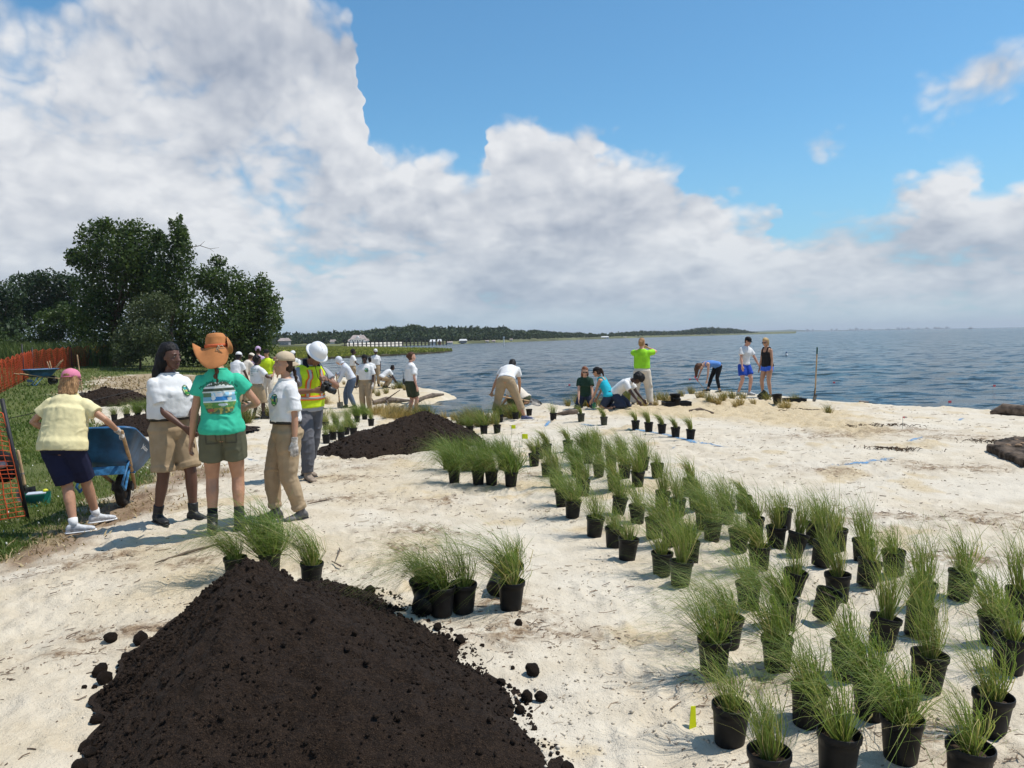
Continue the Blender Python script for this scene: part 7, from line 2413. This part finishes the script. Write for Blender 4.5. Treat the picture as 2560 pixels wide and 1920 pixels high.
def paint(pts, w, label):
    P = [ground_px(*q, full=False) for q in pts]
    fine = []
    for a, b in zip(P[:-1], P[1:]):
        n = max(2, int((b - a).length / .06))
        for i in range(n): fine.append(a.lerp(b, i / n))
    fine.append(P[-1])
    X, Y, cov = [], [], []
    N = 7
    for i, c in enumerate(fine):
        d = (fine[min(i + 1, len(fine) - 1)] - fine[max(i - 1, 0)]); d.z = 0; d.normalize()
        s = Vector((-d.y, d.x, 0)); ww = w * (1 + .35 * mnoise.noise(Vector((i * .15, 1, 2))))
        for j in range(N):
            u = -1 + 2 * j / (N - 1)
            q = c + s * u * ww; X.append(q.x); Y.append(q.y)
            cov.append((1 - abs(u) ** 1.5) * min(1, i / 6, (len(fine) - 1 - i) / 6) * (1 + .3 * mnoise.noise(Vector((i * .09, 4, 1)))))
    X, Y = np.array(X), np.array(Y)
    V = np.stack([X, Y, h_full(X, Y) + .006], 1)
    F = [(i * N + j, i * N + j + 1, (i + 1) * N + j + 1, (i + 1) * N + j) for i in range(len(fine) - 1) for j in range(N - 1)]
    me = np_mesh('paint_line', V, np.array(F)); set_attr(me, 'cover', np.array(cov))
    tag(link_mesh('paint_line', me, blue_m, None, True), label, 'paint line', 'blue lines sprayed on the sand')
paint([(1520, 1069), (1560, 1070), (1600, 1074), (1650, 1084), (1700, 1094), (1740, 1104), (1790, 1114), (1860, 1124)], .11, 'long blue sprayed line passing under the single row of pots')
paint([(1435, 1058), (1465, 1062), (1500, 1066)], .10, 'short blue dash beside the pots left of the long line')
paint([(1345, 1052), (1375, 1054), (1366, 1062), (1362, 1070)], .07, 'hooked blue mark near the bending digger')
paint([(1670, 1128), (1690, 1118), (1700, 1112)], .09, 'short blue stroke below the row of pots')
paint([(2250, 1138), (2220, 1148), (2200, 1154), (2150, 1161), (2085, 1166), (2040, 1168)], .12, 'bold blue stroke on open sand, curved with a thick end')
paint([(2318, 1088), (2300, 1096), (2262, 1108)], .07, 'short bold blue stroke above the curved one')
paint([(2410, 1045), (2395, 1054)], .06, 'small blue mark near the far beach edge')
paint([(2262, 1400), (2285, 1405)], .05, 'blue dab beside the upright pot in the field')
paint([(600, 1142), (640, 1150), (660, 1146)], .08, 'faint blue mark behind the girl with the braid')

flag_y = principled('yellow_flag', (.72, .78, .02), .6, .3, vary=.05, trans=.3)
flag_p = principled('pink_flag', (1.0, .22, .24), .6, .3, vary=.05, trans=.3)
wire = principled('flag_wire', (.25, .25, .25), .5, .4, metallic=.6)
def flag(px, py, h, w, mat, label, base=None, group='yellow marker flags'):
    p = ground_px(px, py) if base is None else base
    r = empty('marker_flag', p, -.2)
    MB().tube([(0, 0, -.05), (.005, 0, h)], .003, 5).build('wire', wire, r, True)
    vs = [(x * w, .012 * math.sin(x * 5), h - (1 - y) * w * .8) for y in (0, 1) for x in (0, .33, .66, 1)]
    mb = MB().add(vs + [(x, y + .002, z) for x, y, z in vs], [(0, 1, 5, 4), (1, 2, 6, 5), (2, 3, 7, 6), (12, 13, 9, 8), (13, 14, 10, 9), (14, 15, 11, 10)])
    mb.build('flag', mat, r, True)
    tag(r, label, 'flag', group)
flag(1278, 1082, .16, .09, flag_y, 'tiny yellow flag behind the bushy cluster')
flag(1305, 1120, .20, .10, flag_y, 'yellow flag between the bushy cluster and the field')
fr_ = ground_px(1734, 1815)
r = empty('marker_flag', fr_, .3)
MB().add([(-.02, 0, 0), (.015, .004, 0), (.022, .02, .085), (-.002, .016, .09), (-.02, .003, 0), (.015, .007, 0), (.022, .023, .085), (-.002, .019, .09)], [(0, 1, 2, 3), (7, 6, 5, 4), (0, 4, 5, 1), (1, 5, 6, 2), (2, 6, 7, 3), (3, 7, 4, 0)]).build('tag_plate', flag_y, r)
MB().tube([(0, .005, -.05), (0, .01, .02)], .004, 5).build('stake', flag_y, r)
tag(r, 'small yellow plant tag stuck in sand at front of field', 'flag', 'yellow marker flags')
for i, (x, y, lab) in enumerate([(1725, 948, 'pink flag in the water beside the bending woman'), (2085, 956, 'pink flag in water beside the standing shovel'), (1424, 962, 'pink flag in the water left of the kneeling planters'), (2373, 1004, 'pink flag in shallow water off the bare beach'), (2485, 964, 'pink flag furthest along the open water')]):
    b = on_plane(x - 3, y + 16, WATER)
    dd = b.y / FPX
    flag(0, 0, 16 * dd + .05, max(.09, 5 * dd), flag_p, lab, Vector((b.x, b.y, WATER - .02)), 'pink marker flags')
b = ground_px(2256, 1075); flag(0, 0, .22, .03, flag_p, 'thin pink wire flag on the sand behind tan heap', b, 'pink marker flags')

# ---- driftwood, stones, stick
drift = principled('driftwood', (.16, .12, .09), .9, .2, vary=.35, vscale=8, bump=.5, bscale=30)
def log(pts, radii, label, name='driftwood', branch=None):
    P = []
    for q in pts:
        b = ground_px(q[0], q[1]); b.z += (q[2] if len(q) > 2 else .02); P.append(b)
    o = P[0].copy(); r = empty(name, o)
    m = MB().tube([x - o for x in P], radii, 9, True, True)
    me = m.mesh('stem')
    co = vcos(me); nn = vnormals(me); set_cos(me, co + nn * (vn3(co[:, 0] * 9, co[:, 1] * 9, co[:, 2] * 20, 5) * min(radii) * .6)[:, None])
    link_mesh('stem', me, drift, r, True)
    if branch:
        for a, b_, rr_ in branch:
            MB().tube([P[a] - o, b_ - o], [rr_, rr_ * .4], 6).build('branch', drift, r, True)
    tag(r, label, 'driftwood', 'driftwood on the beach')
    return r
log([(1724, 1030), (1750, 1028), (1783, 1032)], [.03, .06, .02], 'flat brown driftwood lying on the crest sand')
log([(935, 1012, .08), (965, 1008, .12), (1000, 1008, .08), (1030, 1004, .05)], [.07, .10, .08, .03], 'dark driftwood log at the head of the cove', branch=[(1, at(1000, 975, 24.5), .03), (1, at(975, 1015, 24.0), .04), (0, at(925, 990, 25), .03)])
log([(1045, 1002, .03), (1080, 994, .06), (1108, 987, .02)], [.10, .10, .04], 'pale log along the tip of the sand spit')
log([(1393, 1037, .03), (1425, 1037, .05), (1440, 1036, .04)], [.03, .08, .05], 'grey stone like stump near the bending digger')
log([(390, 1415), (470, 1390), (560, 1366)], [.008, .012, .006], 'long thin stick on the sand below the two women')
log([(838, 1408), (850, 1385), (848, 1375)], [.004, .006, .004], 'small pale twig beside the pot behind the big heap')
log([(830, 1410), (852, 1418)], [.007, .005], 'short curled bark piece behind the big heap')
log([(768, 1268), (800, 1260), (830, 1257)], [.006, .008, .004], 'dry stalk beside the feet of the girl with the braid')
log([(2560, 1040, .1), (2510, 1034, .12), (2480, 1034, .04)], [.16, .13, .05], 'weathered log at the edge of the bare beach')
log([(2208, 1008, .03), (2190, 1009, .04), (2150, 1010, .02)], [.04, .05, .03], 'brown seaweed covered wood at the crest edge')
stone_m = principled('beach_stone', (.30, .26, .22), .85, .25, vary=.25, vscale=12, bump=.4)
brown_stone = principled('brown_stone', (.27, .17, .10), .8, .3, vary=.3, vscale=12, bump=.4)
def stone(px, py, r_px, mat, label, group='stones on the sand', flat=.7, seed=0, lift=.35):
    p = ground_px(px, py); s = r_px * math.hypot(p.x, p.y) / FPX
    bm = bmesh.new(); bmesh.ops.create_icosphere(bm, subdivisions=3, radius=1.0)
    for v in bm.verts:
        c = v.co; k = 1 + .25 * mnoise.noise(c * 1.1 + Vector((seed * 3.1, 0, 0))) + .10 * mnoise.noise(c * 3 + Vector((0, seed, 0))); v.co = Vector((c.x * k, c.y * k, c.z * k * flat))
    me = bpy.data.meshes.new('stone'); bm.to_mesh(me); bm.free()
    o = link_mesh('stone', me, mat, None, True)
    o.location = (p.x, p.y, p.z + s * flat * lift); o.scale = (s, s, s); o.rotation_euler = (0, 0, seed * 1.3)
    tag(o, label, 'stone', group)
stone(2262, 1045, 5, stone_m, 'grey pebble lying on the bare sand behind the tan heap', seed=3)
stone(1155, 1270, 5, stone_m, 'small grey pebble alone below the bushy cluster', seed=4)
stone(1310, 1262, 3.5, stone_m, 'tiny pale pebble left of the field front', seed=5)
# slab of dark crust with stones at the picture edge
p0 = ground_px(2466, 1128); p1 = ground_px(2560, 1172); p2 = ground_px(2640, 1160); p3 = ground_px(2640, 1105); p4 = ground_px(2530, 1104)
o0 = Vector((p1.x, p1.y, p1.z)); r = empty('crust_slab', o0)
poly = [p0, p1, p2, p3, p4]
tp_ = [Vector((q.x, q.y, q.z + .09)) - o0 for q in poly]; bt_ = [Vector((q.x, q.y, q.z - .20)) - o0 for q in poly]
mb = MB().add(tp_ + bt_, [(0, 1, 2, 3, 4), (9, 8, 7, 6, 5)] + [((i + 1) % 5, i, i + 5, (i + 1) % 5 + 5) for i in range(5)])
crust_m = principled('dark_crust', (.085, .062, .045), .9, .2, vary=.6, vscale=5, bump=.8, bscale=30)
sl_ = union_mesh('slab', mb, .035, 1)
co, nn = vcos(sl_), vnormals(sl_)
dsp = .03 * pn3(co[:, 0] * 3, co[:, 1] * 3, co[:, 2] * 6, 4) + .025 * pn3(co[:, 0] * 9, co[:, 1] * 9, co[:, 2] * 9, 5) + .015 * pn3(co[:, 0] * 22, co[:, 1] * 22, co[:, 2] * 22, 6)
set_cos(sl_, co + nn * dsp[:, None])
link_mesh('slab', sl_, crust_m, r, True)
tag(r, 'dark crusted slab cut by the picture edge on the sand', 'slab')
for i, (x, y, rp) in enumerate([(2520, 1130, 6), (2536, 1126, 5), (2545, 1136, 7), (2556, 1128, 6), (2530, 1138, 4), (2512, 1120, 4), (2540, 1116, 5), (2555, 1140, 4)]):
    stone(x, y, rp, brown_stone, 'brown stone on the dark slab, %s of the pile counted from left' % ORD[sorted([2520, 2536, 2545, 2556, 2530, 2512, 2540, 2555]).index(x)], 'stones on the dark slab', .6, i, 4.0)
weed_m = principled('dark_seaweed', (.07, .042, .022), .9, .2, vary=.5, vscale=12, bump=.7)
for x, y, w_, lab in ((2005, 1026, .55, 'dark clump of dry weed below the standing shovel'), (2200, 1066, .75, 'long dark strand of dry weed on the tan sand'), (2228, 1124, .35, 'small dark weed patch above the curved blue stroke'), (2480, 1108, .45, 'brown weed tuft beside the dark slab')):
    p = ground_px(x, y); g9 = np.random.default_rng(int(x)); n9 = 60
    a9 = g9.uniform(0, 6.28, n9); xx = g9.normal(0, w_ * .45, n9); yy = -xx * .25 + g9.normal(0, .07, n9)
    mw_ = MB()
    for k9 in range(n9):
        b9 = Vector((xx[k9], yy[k9], float(h_full(np.array([p.x + xx[k9]]), np.array([p.y + yy[k9]]))[0]) - p.z + .01)); d9 = Vector((math.cos(a9[k9]), math.sin(a9[k9]), .25)) * g9.uniform(.06, .16)
        mw_.tube([b9 - d9 * .5, b9 + Vector((0, 0, .025)), b9 + d9 * .5], [.003, .006, .002], 5)
    o = mw_.build('dry_weed', weed_m, None, True); o.location = p
    tag(o, lab, 'seaweed', None, 'stuff')
# cups with plants by the kneeling woman
for x, y, c, lab in ((1472, 1019, (.75, .33, .02), 'orange cup on sand before the kneeling red haired woman'), (1485, 1020, (.02, .28, .16), 'green cup on sand beside the orange cup')):
    p = ground_px(x, y); r = empty('cup', p)
    m = principled('cup_%s' % lab[:5].strip(), c, .4, .4, vary=.05)
    MB().lathe([(.038, 0), (.045, .10), (.048, .14), (.044, .14), (.041, .10), (.035, .01)], 16, True, True).build('cup_body', m, r, True)
    MB().lathe([(.050, .132), (.051, .145), (.047, .145)], 16, False, False).build('rim', m, r, True)
    tag(r, lab, 'cup', 'plastic cups')

# ================================================================== buildings, pier and boats across the bay
bw = principled('white_siding', (.78, .77, .74), .7, .3, vary=.05, vscale=.5)
roof_m = principled('grey_shingle', (.36, .30, .28), .85, .2, vary=.15, vscale=.8)
red_m = principled('red_siding', (.30, .06, .04), .7, .3, vary=.1)
glass_d = principled('window_glass', (.03, .04, .05), .15, .6, vary=0)
timber = principled('pier_timber', (.09, .075, .06), .9, .2, vary=.3, vscale=1)
def house(px, py, D, w_px, h_px, label, wall=bw, roof=roof_m, wings=True, chim=True):
    k = D / FPX
    p = at(px, py, D)
    r = empty('house', (p.x, p.y, p.z))
    w, h = w_px * k, h_px * k
    wm_ = h * .58; d = w * .6
    MB().box((0, 0, wm_ / 2), (w * .72, d, wm_)).build('wall', wall, r)
    def gable(cx, ww, z, hh, dd, nm='roof'):
        y0, y1 = -dd / 2 - .3, dd / 2 + .3; x0, x1 = cx - ww / 2 - .3, cx + ww / 2 + .3
        return MB().add([(x0, y0, z), (x1, y0, z), (x1, y1, z), (x0, y1, z), (x0 + ww * .15, 0, z + hh), (x1 - ww * .15, 0, z + hh)], [(0, 1, 5, 4), (2, 3, 4, 5), (0, 4, 3), (1, 2, 5), (3, 2, 1, 0)]).build(nm, roof, r)
    rf = gable(0, w * .72, wm_, h * .36, d)
    if wings:
        for sg in (-1, 1):
            MB().box((sg * w * .40, -d * .08, wm_ * .34), (w * .22, d * .8, wm_ * .68)).build('wing', wall, r)
            gable(sg * w * .40, w * .22, wm_ * .68, h * .2, d * .8)
        MB().add([(-w * .16, -d / 2 - .05, wm_), (w * .16, -d / 2 - .05, wm_), (0, -d / 2 - .05, wm_ + h * .28), (-w * .16, 0, wm_), (w * .16, 0, wm_), (0, 0, wm_ + h * .28)], [(0, 1, 2), (0, 2, 5, 3), (1, 4, 5, 2)]).build('gable_dormer', wall, r)
    if chim: MB().box((w * .12, 0, h * .92), (w * .05, w * .05, h * .22)).build('chimney', wall, rf)
    nwin = 5 if wings else 3
    for fl in range(2 if wings else 1):
        for i in range(nwin):
            x = (-.5 + (i + .5) / nwin) * w * .66; z = wm_ * (.28 + .42 * fl) if wings else wm_ * .5
            wn = MB().box((x, -d / 2 - .03, z), (w * .075, .08, wm_ * .22)).build('window', bw, r)
            MB().box((x, -d / 2 - .09, z), (w * .055, .06, wm_ * .18)).build('pane', glass_d, wn)
    tag(r, label, 'house', 'houses across the bay')
    return r
def sh_D(x, f=1.04): return (CAMZ - WATER) * FPX / (shore_y(x) - hor(x)) * f
house(897, 863, sh_D(897, 1.04), 46, 27, 'large white house with grey roof across the bay')
house(712, 864, sh_D(712, 1.05), 34, 20, 'grey house half hidden in trees beyond the marsh', principled('grey_siding', (.30, .30, .32), .8, .2), roof_m, False)
house(833, 864, sh_D(833, 1.05), 16, 16, 'small white house among trees left of the large white house', bw, roof_m, False, False)
house(1083, 862, sh_D(1083, .99), 18, 14, 'white roofed boathouse at the pier end', bw, principled('white_roof', (.72, .72, .72), .6, .3), False, False)
house(1099, 862, sh_D(1099, .985), 10, 15, 'small red boathouse at the pier end', red_m, principled('white_roof', (.72, .72, .72), .6, .3), False, False)
house(1124, 861, sh_D(1124, .99), 20, 8, 'low white boathouse beside the red one', bw, roof_m, False, False)
house(1158, 858, sh_D(1158, .995), 24, 11, 'open grey boathouse on posts along the far shore', principled('grey_siding', (.30, .30, .32), .8, .2), principled('pale_roof', (.6, .6, .6), .6, .3), False, False)
house(1218, 856, sh_D(1218, 1.0), 10, 6, 'tiny white shed at the far waterline', bw, roof_m, False, False)
house(1234, 857, sh_D(1234, 1.0), 10, 7, 'tiny grey shed next to the white shed', principled('grey_siding', (.30, .30, .32), .8, .2), roof_m, False, False)
house(1278, 852, sh_D(1278, 1.0), 8, 6, 'tiny pavilion with pointed roof on the far shore', bw, roof_m, False, False)
house(1512, 847, sh_D(1512, 1.0), 26, 7, 'long pale house low on the far headland', bw, principled('pale_roof', (.6, .6, .6), .6, .3), False, False)
house(1562, 845.5, sh_D(1562, 1.0), 9, 4, 'tiny white cottage on the far headland', bw, roof_m, False, False)
# long pier
pr = empty('pier', on_plane(860, 869.5, WATER)); o0 = pr.location.copy()
A_, B_ = on_plane(858, 869.8, WATER), on_plane(1112, 862.5, WATER)
dirp = (B_ - A_); Lp = dirp.length; dirp.normalize(); sdp = Vector((-dirp.y, dirp.x, 0))
deck = MB().add([A_ - o0 + sdp * s + Vector((0, 0, z)) for z in (.75, .95) for s in (-.8, .8)] + [B_ - o0 + sdp * s + Vector((0, 0, z)) for z in (.75, .95) for s in (-.8, .8)], [(0, 1, 5, 4), (2, 6, 7, 3), (0, 4, 6, 2), (1, 3, 7, 5), (0, 2, 3, 1), (4, 5, 7, 6)])
deck.build('deck', timber, pr)
npost = 27
pm = MB().tube([(0, 0, -1.2), (0, 0, 1.9)], .22, 7).mesh('post'); pm.materials.append(timber)
for i in range(npost):
    q = A_ + dirp * Lp * i / (npost - 1) - o0 - sdp * .9
    po = link_mesh('post', pm, None, pr); po.location = q
tag(pr, 'long dark timber pier on posts reaching across the water', 'pier')
# buoy
b = on_plane(1966, 889, WATER); k = b.y / FPX
by = empty('buoy', (b.x, b.y, WATER))
MB().lathe([(.02, -.1), (2.4 * k, -.05), (3.2 * k, 1.5 * k), (2.8 * k, 4 * k), (1.6 * k, 5.5 * k), (.3 * k, 5.8 * k)], 14).build('float', principled('buoy_white', (.8, .8, .8), .5, .3, vary=.05), by, True)
MB().lathe([(1.7 * k, 5.2 * k), (2.1 * k, 7 * k), (1.6 * k, 9.5 * k), (.3 * k, 10.5 * k)], 12).build('top', principled('buoy_blue', (.10, .14, .25), .5, .3), by, True)
tag(by, 'white mooring buoy floating behind the blond woman', 'buoy')
# channel stake
b = on_plane(1260, 864, WATER)
st_ = MB().tube([(0, 0, -.5), (0, 0, 2.2)], .12, 7); st_.box((0, 0, 2.3), (.5, .1, .5))
o = st_.build('channel_stake', bw); o.location = (b.x, b.y, WATER); tag(o, 'thin white channel stake in the far water', 'stake')
# far motor boat
b = on_plane(2427, 823.5, WATER); 
D = 1500.0; q = at(2427, 822, D); bt = empty('motor_boat', (q.x, q.y, WATER))
MB().loft([(Vector((x, 0, z)), Vector((0, w, 0)), Vector((0, 0, h))) for x, w, h, z in ((-5, 1.4, .7, .6), (-2, 1.7, .8, .7), (2, 1.5, .9, .8), (5, .2, .6, 1.2))], 10).build('hull', principled('boat_hull', (.25, .25, .27), .5, .4), bt, True)
MB().box((-.5, 0, 2.3), (4, 2, 1.8)).build('cabin', bw, bt)
MB().box((-.5, 0, 3.3), (5, 2.4, .2)).build('cabin_roof', principled('boat_hull', (.25, .25, .27)), bt)
tag(bt, 'small motor boat on the open horizon', 'boat')

# ================================================================== summer haze over the bay
hz_m = bpy.data.materials.new('haze'); hz_m.use_nodes = True
t = hz_m.node_tree; t.nodes.clear()
vo = t.nodes.new('ShaderNodeVolumePrincipled'); vo.inputs['Color'].default_value = (.80, .88, .97, 1); vo.inputs['Density'].default_value = HAZE; vo.inputs['Anisotropy'].default_value = 0.0
oo = t.nodes.new('ShaderNodeOutputMaterial'); t.links.new(vo.outputs[0], oo.inputs['Volume'])
mb = MB().box((0, 7000, 40), (32000, 17600, 90))
o = mb.build('haze', hz_m)
tag(o, 'thin summer haze over the whole bay', 'haze', None, 'stuff')
bpy.data.scenes.remove(TMP)
